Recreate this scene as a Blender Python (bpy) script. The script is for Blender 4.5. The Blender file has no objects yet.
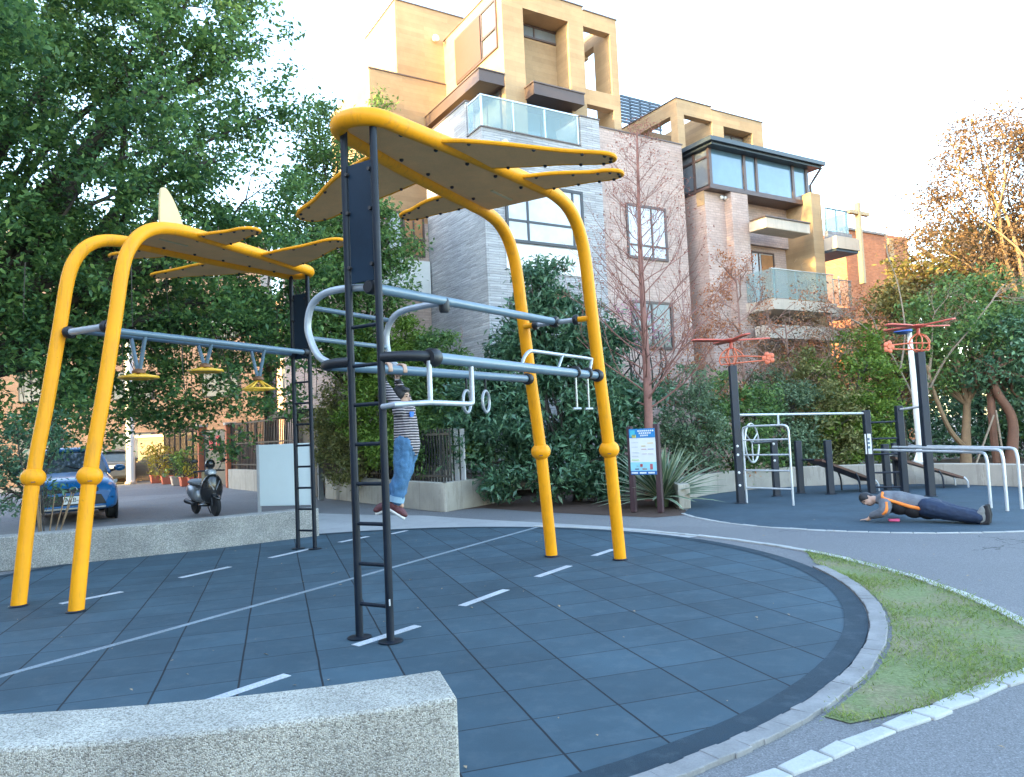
import bpy, bmesh, math, random
import numpy as np
from mathutils import Vector, Matrix, Quaternion
PI = math.pi
R = math.radians
random.seed(7)
rng = np.random.default_rng(11)
scene = bpy.context.scene
COL = scene.collection

# ------------------------------------------------------------------ camera
FOCAL, CAMH, PITCH, ROLL = 750.0, 1.55, R(3.5), 0.045
_r0 = Vector((1, 0, 0)); _u0 = Vector((0, -math.sin(PITCH), math.cos(PITCH))); CF = Vector((0, math.cos(PITCH), math.sin(PITCH)))
CR = math.cos(ROLL) * _r0 - math.sin(ROLL) * _u0
CU = math.sin(ROLL) * _r0 + math.cos(ROLL) * _u0
CP = Vector((0, 0, CAMH))
cam_d = bpy.data.cameras.new('camera'); cam = bpy.data.objects.new('camera', cam_d); COL.objects.link(cam)
cam_d.sensor_width = 36; cam_d.lens = 36 * FOCAL / 1024; cam_d.clip_start = 0.05; cam_d.clip_end = 2000
mw = Matrix((CR, CU, -CF)).transposed().to_4x4(); mw.translation = CP
cam.matrix_world = mw
scene.camera = cam
scene.render.resolution_x = 1024; scene.render.resolution_y = 777

# surveying helpers: where a sight line of the photo meets a real plane
def ray(px, py): return CF + CR * ((px - 512) / FOCAL) - CU * ((py - 388.5) / FOCAL)
def G(px, py, z=0.0):
    d = ray(px, py); return CP + d * ((z - CAMH) / d.z)
def AT(px, py, Y):
    d = ray(px, py); return CP + d * (Y / d.y)
class Fr:
    """local frame standing on the ground: a along, b to the right, z up"""
    def __init__(s, o, t):
        s.o = Vector((o[0], o[1], 0)); d = Vector((t[0], t[1], 0)) - s.o; s.L = d.length; s.a = d / s.L
        s.b = Vector((s.a.y, -s.a.x, 0))
    def w(s, a, b, z): return s.o + s.a * a + s.b * b + Vector((0, 0, z))
    def B(s, px, py, b):
        d = ray(px, py); p = CP + d * ((b - (CP - s.o).dot(s.b)) / d.dot(s.b)); return (p - s.o).dot(s.a), p.z
    def A(s, px, py, a):
        d = ray(px, py); p = CP + d * ((a - (CP - s.o).dot(s.a)) / d.dot(s.a)); return (p - s.o).dot(s.b), p.z

# ------------------------------------------------------------------ objects
ORG = {}
def tag(o, label=None, cat=None, group=None, kind=None):
    if label: o['label'] = label
    if cat: o['category'] = cat
    if group: o['group'] = group
    if kind: o['kind'] = kind
    return o
def thing(name, loc, label, cat, group=None):
    o = bpy.data.objects.new(name, None); COL.objects.link(o)
    o.empty_display_size = 0.1; o.location = loc; ORG[o.name] = Vector(loc)
    return tag(o, label, cat, group)
def kids(o): return list(o.children)
def copy_tree(o, parent=None):
    c = o.copy(); COL.objects.link(c); c.parent = parent
    for ch in kids(o): copy_tree(ch, c)
    return c

def frame_axes(t, up=None):
    t = t.normalized()
    if up is None: up = Vector((0, 0, 1)) if abs(t.z) < 0.95 else Vector((0, 1, 0))
    x = up.cross(t)
    if x.length < 1e-6: x = Vector((1, 0, 0)).cross(t)
    x.normalize(); return x, t.cross(x).normalized()

class MB:
    def __init__(s): s.v = []; s.f = []
    def add(s, vs, fs):
        n = len(s.v); s.v += [Vector(p) for p in vs]; s.f += [tuple(i + n for i in f) for f in fs]; return s
    def box(s, c, size, ax=None):
        c = Vector(c); hx, hy, hz = (q / 2 for q in size)
        X, Y, Z = ax if ax else (Vector((1, 0, 0)), Vector((0, 1, 0)), Vector((0, 0, 1)))
        vs = [c + X * (i * hx) + Y * (j * hy) + Z * (k * hz) for k in (-1, 1) for j in (-1, 1) for i in (-1, 1)]
        return s.add(vs, [(0, 2, 3, 1), (4, 5, 7, 6), (0, 1, 5, 4), (2, 6, 7, 3), (0, 4, 6, 2), (1, 3, 7, 5)])
    def tube(s, pts, r, seg=12, caps=True, closed=False, flat=None, up=None):
        """round bar through pts; r number or list; flat=(sx,sy) squashes the section"""
        pts = [Vector(p) for p in pts]; n = len(pts)
        rs = r if isinstance(r, (list, tuple)) else [r] * n
        tang = []
        for i in range(n):
            a = pts[i - 1] if (i > 0 or closed) else pts[0]; b = pts[(i + 1) % n] if (i < n - 1 or closed) else pts[-1]
            tang.append((b - a).normalized())
        x, y = frame_axes(tang[0], up); base = len(s.v); prev = tang[0]
        for i in range(n):
            if i:
                q = prev.rotation_difference(tang[i]); x = q @ x; y = q @ y; prev = tang[i]
            sx, sy = flat if flat else (1, 1)
            for k in range(seg):
                a = 2 * PI * k / seg
                s.v.append(pts[i] + x * (math.cos(a) * rs[i] * sx) + y * (math.sin(a) * rs[i] * sy))
        m = n if closed else n - 1
        for i in range(m):
            j = (i + 1) % n
            for k in range(seg):
                l = (k + 1) % seg
                s.f.append((base + i * seg + k, base + i * seg + l, base + j * seg + l, base + j * seg + k))
        if caps and not closed:
            s.f.append(tuple(base + k for k in reversed(range(seg)))); s.f.append(tuple(base + (n - 1) * seg + k for k in range(seg)))
        return s
    def lathe(s, prof, o=(0, 0, 0), axis=(0, 0, 1), seg=24):
        o = Vector(o); t = Vector(axis).normalized(); x, y = frame_axes(t); base = len(s.v); n = len(prof)
        for (r, z) in prof:
            for k in range(seg):
                a = 2 * PI * k / seg; s.v.append(o + t * z + x * (math.cos(a) * r) + y * (math.sin(a) * r))
        for i in range(n - 1):
            for k in range(seg):
                l = (k + 1) % seg
                s.f.append((base + i * seg + k, base + i * seg + l, base + (i + 1) * seg + l, base + (i + 1) * seg + k))
        s.f.append(tuple(base + k for k in reversed(range(seg)))); s.f.append(tuple(base + (n - 1) * seg + k for k in range(seg)))
        return s
    def prism(s, poly, vec):
        poly = [Vector(p) for p in poly]; vec = Vector(vec); n = len(poly)
        nrm = Vector((0, 0, 0))
        for i in range(n): nrm += (poly[i] - poly[0]).cross(poly[(i + 1) % n] - poly[0])
        if nrm.dot(vec) > 0: poly = poly[::-1]
        b = len(s.v); s.v += poly + [p + vec for p in poly]
        s.f.append(tuple(b + i for i in range(n))); s.f.append(tuple(b + n + i for i in reversed(range(n))))
        for i in range(n):
            j = (i + 1) % n; s.f.append((b + i, b + n + i, b + n + j, b + j))
        return s
    def sheet(s, poly):
        b = len(s.v); s.v += [Vector(p) for p in poly]; s.f.append(tuple(range(b, b + len(poly)))); return s
    def ball(s, c, r, seg=16, ring=10, ax=None):
        c = Vector(c); r = r if isinstance(r, (tuple, list)) else (r, r, r)
        X, Y, Z = ax if ax else (Vector((1, 0, 0)), Vector((0, 1, 0)), Vector((0, 0, 1)))
        b = len(s.v); s.v.append(c - Z * r[2])
        for i in range(1, ring):
            t = -PI / 2 + PI * i / ring
            for k in range(seg):
                a = 2 * PI * k / seg
                s.v.append(c + X * (r[0] * math.cos(t) * math.cos(a)) + Y * (r[1] * math.cos(t) * math.sin(a)) + Z * (r[2] * math.sin(t)))
        s.v.append(c + Z * r[2]); top = len(s.v) - 1
        for k in range(seg):
            l = (k + 1) % seg
            s.f.append((b, b + 1 + l, b + 1 + k)); s.f.append((top, top - seg + k, top - seg + l))
            for i in range(ring - 2):
                p = b + 1 + i * seg; s.f.append((p + k, p + l, p + seg + l, p + seg + k))
        return s
    def torus(s, c, R_, r, axis=(0, 0, 1), seg=28, rs=10, a0=0, a1=2 * PI):
        c = Vector(c); x, y = frame_axes(Vector(axis)); full = abs(a1 - a0 - 2 * PI) < 1e-6
        n = seg if full else seg + 1
        return s.tube([c + x * (math.cos(a0 + (a1 - a0) * i / seg) * R_) + y * (math.sin(a0 + (a1 - a0) * i / seg) * R_) for i in range(n)], r, rs, closed=full)
    def build(s, name, mat, parent=None, org=None, bevel=0, angle=40, sub=0, seg=2):
        o0 = ORG.get(parent.name, Vector((0, 0, 0))) if parent else Vector(org if org is not None else (0, 0, 0))
        me = bpy.data.meshes.new(name); me.from_pydata([tuple(p - o0) for p in s.v], [], s.f); me.update()
        me.materials.append(mat)
        for p in me.polygons: p.use_smooth = True
        me.set_sharp_from_angle(angle=R(angle))
        o = bpy.data.objects.new(name, me); COL.objects.link(o)
        if parent: o.parent = parent
        else: o.location = o0
        ORG[o.name] = o0
        if bevel:
            m = o.modifiers.new('bevel', 'BEVEL'); m.width = bevel; m.segments = seg; m.limit_method = 'ANGLE'; m.angle_limit = R(35)
        if sub:
            m = o.modifiers.new('sub', 'SUBSURF'); m.levels = sub; m.render_levels = sub
        return o
def fuse(o, voxel, smooth=3, fac=0.5):
    """melt overlapping lofts into one continuous skin"""
    m = o.modifiers.new('fuse', 'REMESH'); m.mode = 'VOXEL'; m.voxel_size = voxel; m.use_smooth_shade = True
    if smooth:
        k = o.modifiers.new('soft', 'SMOOTH'); k.factor = fac; k.iterations = smooth
    return o
def spline(pts, n=8, closed=False):
    pts = [Vector(p) for p in pts]; out = []; N = len(pts)
    rngi = range(N) if closed else range(N - 1)
    for i in rngi:
        if closed: p0, p1, p2, p3 = pts[i - 1], pts[i], pts[(i + 1) % N], pts[(i + 2) % N]
        else: p0, p1, p2, p3 = pts[max(i - 1, 0)], pts[i], pts[i + 1], pts[min(i + 2, N - 1)]
        for k in range(n):
            t = k / n
            out.append(0.5 * ((2 * p1) + (p2 - p0) * t + (2 * p0 - 5 * p1 + 4 * p2 - p3) * t * t + (3 * p1 - p0 - 3 * p2 + p3) * t ** 3))
    if not closed: out.append(pts[-1])
    return out

# ------------------------------------------------------------------ materials
def new_mat(name):
    m = bpy.data.materials.new(name); m.use_nodes = True; nt = m.node_tree; nt.nodes.clear()
    out = nt.nodes.new('ShaderNodeOutputMaterial'); b = nt.nodes.new('ShaderNodeBsdfPrincipled')
    nt.links.new(b.outputs[0], out.inputs[0]); return m, nt, b, out
def N(nt, typ, **kw):
    n = nt.nodes.new(typ)
    for k, v in kw.items():
        if k in ('op', 'operation'): n.operation = v
        elif hasattr(n, k) and not k.startswith('i_'): setattr(n, k, v)
    return n
def setin(n, **kw):
    for k, v in kw.items(): n.inputs[k.replace('_', ' ')].default_value = v
    return n
def ramp(nt, src, stops):
    r = nt.nodes.new('ShaderNodeValToRGB'); e = r.color_ramp.elements
    while len(e) < len(stops): e.new(0.5)
    for q, (p, c) in zip(e, stops):
        q.position = p; q.color = (*c, 1) if len(c) == 3 else c
    nt.links.new(src, r.inputs[0]); return r.outputs[0]
def noise(nt, scale, detail=4, rough=0.6, vec=None):
    n = nt.nodes.new('ShaderNodeTexNoise'); n.inputs['Scale'].default_value = scale; n.inputs['Detail'].default_value = detail; n.inputs['Roughness'].default_value = rough
    if vec is not None: nt.links.new(vec, n.inputs['Vector'])
    return n.outputs['Fac']
def pos(nt): return nt.nodes.new('ShaderNodeNewGeometry').outputs['Position']
def mixc(nt, fac, a, b, mode='MIX'):
    m = nt.nodes.new('ShaderNodeMix'); m.data_type = 'RGBA'; m.blend_type = mode
    for sock, val in ((m.inputs[0], fac), (m.inputs[6], a), (m.inputs[7], b)):
        if hasattr(val, 'links'): nt.links.new(val, sock)
        else: sock.default_value = val if not isinstance(val, tuple) or len(val) == 4 else (*val, 1)
    return m.outputs[2]
def math_(nt, op, a, b=None, clamp=False):
    m = nt.nodes.new('ShaderNodeMath'); m.operation = op; m.use_clamp = clamp
    for sock, val in ((m.inputs[0], a), (m.inputs[1], b)):
        if val is None: continue
        if hasattr(val, 'links'): nt.links.new(val, sock)
        else: sock.default_value = val
    return m.outputs[0]
def bump(nt, b, h, strength=0.3, dist=0.02):
    n = nt.nodes.new('ShaderNodeBump'); n.inputs['Strength'].default_value = strength; n.inputs['Distance'].default_value = dist
    nt.links.new(h, n.inputs['Height']); nt.links.new(n.outputs[0], b.inputs['Normal'])
def simple(name, c, rough=0.5, var=0.15, scale=6, bmp=0.0, bscale=60, metal=0.0, spec=0.5, coat=0.0, fine=0.0):
    """paint / plastic / cloth with a little wear: colour wanders by var"""
    m, nt, b, out = new_mat(name); c = Vector(c)
    p = nt.nodes.new('ShaderNodeTexCoord').outputs['Object']
    f = noise(nt, scale, 5, 0.65, p)
    col = ramp(nt, f, [(0.3, tuple(c * (1 - var))), (0.7, tuple(min(1, q * (1 + var)) for q in c))])
    if fine:
        g = noise(nt, scale * 30, 2, 0.5, p)
        col = mixc(nt, fine, col, ramp(nt, g, [(0.35, tuple(c * 0.45)), (0.65, tuple(min(1, q * 1.5) for q in c))]))
    nt.links.new(col, b.inputs['Base Color'])
    rr = ramp(nt, f, [(0.2, (rough * 0.85,) * 3), (0.8, (min(1, rough * 1.15),) * 3)]); nt.links.new(rr, b.inputs['Roughness'])
    b.inputs['Metallic'].default_value = metal; b.inputs['Specular IOR Level'].default_value = spec
    if coat: b.inputs['Coat Weight'].default_value = coat; b.inputs['Coat Roughness'].default_value = 0.08
    if bmp: bump(nt, b, noise(nt, bscale, 3, 0.6, p), bmp, 0.01)
    return m
def glass(name, tint, rough=0.03, alpha=0.35, refl=0.5):
    """window pane: mirror-like sheet that lets part of the inside show"""
    m, nt, b, out = new_mat(name)
    b.inputs['Base Color'].default_value = (*tint, 1); b.inputs['Roughness'].default_value = rough
    b.inputs['Specular IOR Level'].default_value = 0.8
    tr = nt.nodes.new('ShaderNodeBsdfTransparent'); mx = nt.nodes.new('ShaderNodeMixShader'); mx.inputs[0].default_value = alpha
    tr.inputs[0].default_value = (0.85, 0.95, 0.93, 1)
    nt.links.new(b.outputs[0], mx.inputs[1]); nt.links.new(tr.outputs[0], mx.inputs[2]); nt.links.new(mx.outputs[0], out.inputs[0])
    return m
def foliage(name, dark, mid, light, trans=0.3, rough=0.5, clump=0.5, spec=0.35):
    m, nt, b, out = new_mat(name); g = nt.nodes.new('ShaderNodeNewGeometry')
    big = noise(nt, clump, 3, 0.6, g.outputs['Position'])
    f = math_(nt, 'ADD', math_(nt, 'MULTIPLY', g.outputs['Random Per Island'], 0.6), math_(nt, 'MULTIPLY', big, 0.5))
    col = ramp(nt, f, [(0.2, dark), (0.55, mid), (0.95, light)])
    nt.links.new(col, b.inputs['Base Color']); b.inputs['Roughness'].default_value = rough; b.inputs['Specular IOR Level'].default_value = spec
    t = nt.nodes.new('ShaderNodeBsdfTranslucent'); nt.links.new(col, t.inputs[0])
    mx = nt.nodes.new('ShaderNodeMixShader'); mx.inputs[0].default_value = trans
    nt.links.new(b.outputs[0], mx.inputs[1]); nt.links.new(t.outputs[0], mx.inputs[2]); nt.links.new(mx.outputs[0], out.inputs[0])
    return m

# ------------------------------------------------------------------ daylight
SUN_EL = R(12.5); SH = Vector((-0.825, -0.565, 0)).normalized()
SUN_DIR = SH * math.cos(SUN_EL) + Vector((0, 0, math.sin(SUN_EL)))
world = bpy.data.worlds.new('World'); scene.world = world; world.use_nodes = True
nt = world.node_tree; nt.nodes.clear()
wo = nt.nodes.new('ShaderNodeOutputWorld'); bg = nt.nodes.new('ShaderNodeBackground'); sky = nt.nodes.new('ShaderNodeTexSky')
sky.sky_type = 'NISHITA'; sky.sun_disc = False; sky.sun_elevation = SUN_EL; sky.sun_rotation = math.atan2(SH.x, SH.y) % (2 * PI)
sky.air_density = 1.0; sky.dust_density = 0.8; sky.ozone_density = 1.0; sky.altitude = 0
hs = nt.nodes.new('ShaderNodeHueSaturation'); hs.inputs['Saturation'].default_value = 1.0
nt.links.new(sky.outputs[0], hs.inputs['Color']); nt.links.new(hs.outputs[0], bg.inputs[0]); nt.links.new(bg.outputs[0], wo.inputs[0])
bg.inputs[1].default_value = 0.15
sl = bpy.data.lights.new('sun', 'SUN'); so = bpy.data.objects.new('sun', sl); COL.objects.link(so)
sl.energy = 2.0; sl.angle = R(0.5); sl.color = (1.0, 0.73, 0.28)
so.rotation_euler = (-SUN_DIR).to_track_quat('-Z', 'Y').to_euler(); so.location = (-20, -20, 30)
vs = scene.view_settings; vs.view_transform = 'Standard'; vs.look = 'None'; vs.gamma = 1; vs.use_curve_mapping = False; vs.exposure = 3.5
scene.render.engine = 'CYCLES'
try:
    scene.cycles.use_denoising = True; scene.cycles.denoiser = 'OPENIMAGEDENOISE'
    scene.cycles.max_bounces = 8; scene.cycles.transparent_max_bounces = 16
except Exception: pass
# ------------------------------------------------------------------ ground materials
def asphalt(name, base=(0.085, 0.083, 0.088)):
    m, nt, b, out = new_mat(name); p = pos(nt); c = Vector(base)
    big = noise(nt, 0.35, 5, 0.6, p); fine = noise(nt, 115, 2, 0.75, p)
    col = ramp(nt, big, [(0.3, tuple(c * 0.82)), (0.7, tuple(c * 1.2))])
    col = mixc(nt, 0.7, col, ramp(nt, fine, [(0.35, tuple(c * 0.45)), (0.6, tuple(c * 1.15)), (0.75, tuple(c * 2.2))]))
    v = nt.nodes.new('ShaderNodeTexVoronoi'); v.feature = 'DISTANCE_TO_EDGE'; v.inputs['Scale'].default_value = 0.33
    w = nt.nodes.new('ShaderNodeVectorMath'); w.operation = 'ADD'; nn = nt.nodes.new('ShaderNodeTexNoise'); nn.inputs['Scale'].default_value = 2.2; nn.inputs['Detail'].default_value = 6
    nt.links.new(p, nn.inputs['Vector']); nt.links.new(p, w.inputs[0]); nt.links.new(nn.outputs['Color'], w.inputs[1]); nt.links.new(w.outputs[0], v.inputs['Vector'])
    crack = math_(nt, 'LESS_THAN', v.outputs['Distance'], 0.004)
    gate = math_(nt, 'MULTIPLY', crack, math_(nt, 'GREATER_THAN', noise(nt, 0.5, 2, 0.5, p), 0.55))
    col = mixc(nt, math_(nt, 'MULTIPLY', gate, 0.6), col, (0.025, 0.024, 0.024))
    pt_ = nt.nodes.new('ShaderNodeTexVoronoi'); pt_.inputs['Scale'].default_value = 0.22; nt.links.new(w.outputs[0], pt_.inputs['Vector']); sc_ = nt.nodes.new('ShaderNodeSeparateColor'); nt.links.new(pt_.outputs['Color'], sc_.inputs[0])
    col = mixc(nt, 1.0, col, ramp(nt, sc_.outputs[0], [(0, (.86, .86, .87)), (1, (1.12, 1.11, 1.08))]), 'MULTIPLY')
    nt.links.new(col, b.inputs['Base Color']); b.inputs['Roughness'].default_value = 0.85; b.inputs['Specular IOR Level'].default_value = 0.35
    bump(nt, b, fine, 0.5, 0.004); return m
M = {}
M['asphalt'] = asphalt('asphalt', (0.185, 0.182, 0.182))
M['path'] = asphalt('path_asphalt', (0.115, 0.113, 0.118))
def rubber(name, tiles=True, c0=(0.040, 0.072, 0.093)):
    m, nt, b, out = new_mat(name); p = pos(nt); c = Vector(c0)
    fine = noise(nt, 220, 2, 0.6, p); big = noise(nt, 1.1, 5, 0.65, p); streak = noise(nt, 5, 4, 0.7, p)
    col = ramp(nt, big, [(0.3, tuple(c * 0.72)), (0.7, tuple(c * 1.3))])
    col = mixc(nt, 0.35, col, ramp(nt, fine, [(0.3, tuple(c * 0.55)), (0.7, tuple(c * 1.5))]))
    dust = ramp(nt, streak, [(0.5, (0, 0, 0)), (0.8, (0.4, 0.4, 0.4))])
    col = mixc(nt, dust, col, (0.10, 0.125, 0.14))
    h = fine
    if tiles:
        sp = nt.nodes.new('ShaderNodeSeparateXYZ'); nt.links.new(p, sp.inputs[0])
        wob = math_(nt, 'MULTIPLY', math_(nt, 'SUBTRACT', noise(nt, 1.3, 3, .6, p), .5), .03)
        def lin(ax, ay, off, step):
            q = math_(nt, 'ADD', math_(nt, 'MULTIPLY', sp.outputs[0], ax), math_(nt, 'MULTIPLY', sp.outputs[1], ay))
            return math_(nt, 'ADD', wob, math_(nt, 'DIVIDE', math_(nt, 'ADD', q, -off), step))
        ca, sa = math.cos(R(17.6)), math.sin(R(17.6))
        n_ = lin(ca, sa, 1.291, 0.52); t_ = lin(sa, -ca, -3.98, 0.485)
        def edge(q, wdt):
            fr = math_(nt, 'FRACT', q); d = math_(nt, 'MINIMUM', fr, math_(nt, 'SUBTRACT', 1.0, fr)); return math_(nt, 'LESS_THAN', d, wdt)
        joint = math_(nt, 'MAXIMUM', math_(nt, 'MULTIPLY', edge(n_, 0.013), .95), math_(nt, 'MULTIPLY', edge(t_, 0.0105), 0.85))
        cell = nt.nodes.new('ShaderNodeCombineXYZ'); nt.links.new(math_(nt, 'FLOOR', n_), cell.inputs[0]); nt.links.new(math_(nt, 'FLOOR', t_), cell.inputs[1])
        wn = nt.nodes.new('ShaderNodeTexWhiteNoise'); nt.links.new(cell.outputs[0], wn.inputs['Vector'])
        hv = nt.nodes.new('ShaderNodeHueSaturation'); nt.links.new(col, hv.inputs['Color'])
        nt.links.new(math_(nt, 'ADD', math_(nt, 'MULTIPLY', wn.outputs['Value'], 0.26), 0.87), hv.inputs['Value'])
        col = mixc(nt, joint, hv.outputs['Color'], (0.008, 0.010, 0.014))
        h = math_(nt, 'SUBTRACT', math_(nt, 'MULTIPLY', fine, 0.25), joint)
    nt.links.new(col, b.inputs['Base Color']); b.inputs['Roughness'].default_value = 0.8; b.inputs['Specular IOR Level'].default_value = 0.3
    bump(nt, b, h, 0.5, 0.006); return m
M['rubber'] = rubber('rubber_tiles'); M['rubber_edge'] = rubber('rubber_edge', False, (0.018, 0.036, 0.050)); M['rubber_yard'] = rubber('yard_rubber', False, (0.042, 0.070, 0.092))
def aggregate(name, lo, mid, hi, scale=150):
    m, nt, b, out = new_mat(name); p = pos(nt)
    v = nt.nodes.new('ShaderNodeTexVoronoi'); v.inputs['Scale'].default_value = scale; nt.links.new(p, v.inputs['Vector'])
    sp = nt.nodes.new('ShaderNodeSeparateColor'); nt.links.new(v.outputs['Color'], sp.inputs[0])
    col = ramp(nt, sp.outputs[0], [(0.0, lo), (0.45, mid), (0.85, hi), (1.0, (0.62, 0.58, 0.52))])
    col = mixc(nt, math_(nt, 'MULTIPLY', math_(nt, 'SUBTRACT', 0.9, math_(nt, 'MULTIPLY', v.outputs['Distance'], 1.0), True), 0.0), col, lo)
    st = ramp(nt, noise(nt, 1.7, 5, 0.65, p), [(0.3, (0.62, 0.62, 0.62)), (0.7, (1.05, 1.04, 1.02))])
    col = mixc(nt, 1.0, col, st, 'MULTIPLY')
    nt.links.new(col, b.inputs['Base Color']); b.inputs['Roughness'].default_value = 0.8
    h = math_(nt, 'SUBTRACT', 1.0, v.outputs['Distance']); bump(nt, b, h, 0.9, 0.008); return m
M['aggregate'] = aggregate('washed_aggregate', (0.23, 0.205, 0.17), (0.50, 0.46, 0.39), (0.68, 0.63, 0.54), 185)
M['aggregate_far'] = aggregate('worn_aggregate', (0.22, 0.215, 0.20), (0.34, 0.33, 0.31), (0.46, 0.45, 0.42), 120)
def concrete(name, c, var=0.25, sc=1.2, stain=0.4):
    m, nt, b, out = new_mat(name); p = pos(nt); c = Vector(c)
    col = ramp(nt, noise(nt, sc, 6, 0.65, p), [(0.28, tuple(c * (1 - var))), (0.72, tuple(c * (1 + var)))])
    mp = nt.nodes.new('ShaderNodeMapping'); nt.links.new(p, mp.inputs[0]); mp.inputs['Scale'].default_value = (3, 3, 0.35)
    col = mixc(nt, math_(nt, 'MULTIPLY', math_(nt, 'GREATER_THAN', noise(nt, 1.5, 5, 0.7, mp.outputs[0]), 0.56), stain * 0.5), col, tuple(c * 0.5))
    fine = noise(nt, 90, 3, 0.6, p)
    col = mixc(nt, 0.2, col, ramp(nt, fine, [(0.3, tuple(c * 0.6)), (0.7, tuple(min(1, q * 1.35) for q in c))]))
    nt.links.new(col, b.inputs['Base Color']); b.inputs['Roughness'].default_value = 0.88
    bump(nt, b, fine, 0.25, 0.006); return m
M['kerb'] = concrete('kerb_stone', (0.40, 0.395, 0.37)); M['kerb_dark'] = concrete('paver_kerb', (0.23, 0.22, 0.21), 0.35, 3)
M['apron'] = concrete('apron_concrete', (0.34, 0.335, 0.325), 0.15, 0.8); M['wall_conc'] = concrete('wall_concrete', (0.40, 0.36, 0.30), 0.22, 1.4, 0.8)
M['line_worn'] = simple('worn_line_paint', (0.20, 0.235, 0.26), 0.75, 0.35, 3, fine=0.5)
M['line'] = simple('line_paint', (0.42, 0.43, 0.45), 0.75, 0.3, 3, fine=0.4)
m, nt, b, out = new_mat('turf_soil'); p = pos(nt)
f = noise(nt, 1.6, 6, 0.7, p); g2 = noise(nt, 40, 3, 0.7, p)
col = ramp(nt, f, [(0.34, (0.29, 0.225, 0.15)), (0.46, (0.21, 0.19, 0.09)), (0.55, (0.13, 0.20, 0.05)), (0.75, (0.19, 0.25, 0.08))])
col = mixc(nt, 0.5, col, ramp(nt, g2, [(0.3, (0.08, 0.08, 0.035)), (0.7, (0.30, 0.29, 0.15))]))
nt.links.new(col, b.inputs['Base Color']); b.inputs['Roughness'].default_value = 0.95; bump(nt, b, g2, 0.8, 0.02); M['turf'] = m
M['soil'] = simple('bed_soil', (0.075, 0.042, 0.028), 0.95, 0.45, 5, 0.8, 40, fine=0.5)

# ------------------------------------------------------------------ ground
PC = Vector((-2.08, 7.95, 0)); PR = 5.17
def arc(c, r, a0, a1, n, z=0.0): return [Vector((c[0] + r * math.cos(a0 + (a1 - a0) * i / n), c[1] + r * math.sin(a0 + (a1 - a0) * i / n), z)) for i in range(n + 1)]
S = lambda o: tag(o, kind='structure')
ZG = -0.012
mb = MB(); mb.sheet([(-420, -200, ZG), (420, -200, ZG), (420, 700, ZG), (-420, 700, ZG)])
S(mb.build('ground', M['asphalt']))
mb = MB(); mb.prism(arc(PC, PR, 0, 2 * PI, 95)[:-1], (0, 0, -0.028)); S(mb.build('playground_rubber_floor', M['rubber']))
ring = MB(); o_ = arc(PC, PR, 0, 2 * PI, 120, 0.004); i_ = arc(PC, PR - 0.165, 0, 2 * PI, 120, 0.004)
for k in range(120): ring.sheet([i_[k], o_[k], o_[k + 1], i_[k + 1]])
S(ring.build('rubber_floor_border', M['rubber_edge']))
# painted lines
def gz(x, y, z=0.005): return Vector((x, y, z))
def stripe(p, q, w, name, z=0.0045):
    p, q = Vector((*p, z)), Vector((*q, z)); n = (q - p).cross(Vector((0, 0, 1))).normalized() * (w / 2)
    m_ = MB(); m_.prism([p - n, q - n, q + n, p + n], (0, 0, -0.003)); return S(m_.build('painted_line', M['line_worn' if name == 'worn_line' else 'line']))
stripe((-4.55, 3.95), (0.33, 12.55), 0.065, 'worn_line')
for p, q in [((-1.28, 5.81), (-0.87, 6.33)), ((-0.55, 6.99), (-0.15, 7.62)), ((0.18, 8.22), (0.57, 8.80)), ((0.92, 9.42), (1.22, 9.86)), ((-1.98, 4.66), (-1.6, 5.16)),
             ((-4.11, 9.18), (-3.76, 9.84)), ((-3.44, 10.46), (-3.08, 11.17)), ((-4.8, 7.92), (-4.43, 8.44)), ((-2.78, 11.75), (-2.45, 12.3)), ((-2.1, 12.5), (-1.9, 12.85))]:
    stripe(p, q, 0.085, 'painted_line')
# paver kerb round the right-hand side of the pad: single stones with joints
def stones(c, r0, r1, a0, a1, n, top, name, mat, jit=0.012, bot=ZG):
    m_ = MB(); rr = random.Random(5); da = (a1 - a0) / n
    for k in range(n):
        s, e = a0 + da * k + 0.0012, a0 + da * (k + 1) - 0.0012
        j = rr.uniform(-jit, jit); t = top + rr.uniform(-jit, jit) * 0.5; jj = rr.uniform(-jit, jit)
        P = [Vector((c[0] + r * math.cos(a), c[1] + r * math.sin(a), t + (rr.uniform(-.003, .003)))) for r, a in ((r0 + j, s), (r1 + j + jj * .4, s), (r1 + j, e), (r0 + j, e))]
        m_.prism(P, (0, 0, bot - top - 0.02))
    return S(m_.build(name, mat, bevel=0.005))
a_start = math.atan2(G(824, 567).y - PC.y, G(824, 567).x - PC.x)
stones(PC, PR + 0.010, PR + 0.13, a_start, a_start - R(112), 92, 0.016, 'paver_kerb', M['kerb_dark'], 0.005)
KC = Vector((-2.62, 6.95, 0)); KR = 6.40
a0 = math.atan2(G(545, 523).y - KC.y, G(545, 523).x - KC.x); a1 = math.atan2(G(1050, 640).y - KC.y, G(1050, 640).x - KC.x) * 0 - 0.318
def flushk(): return stones(KC, KR, KR + 0.09, a0, a1, 46, 0.006, 'kerb_line', M['kerb'], 0.008)
flushk()
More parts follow.
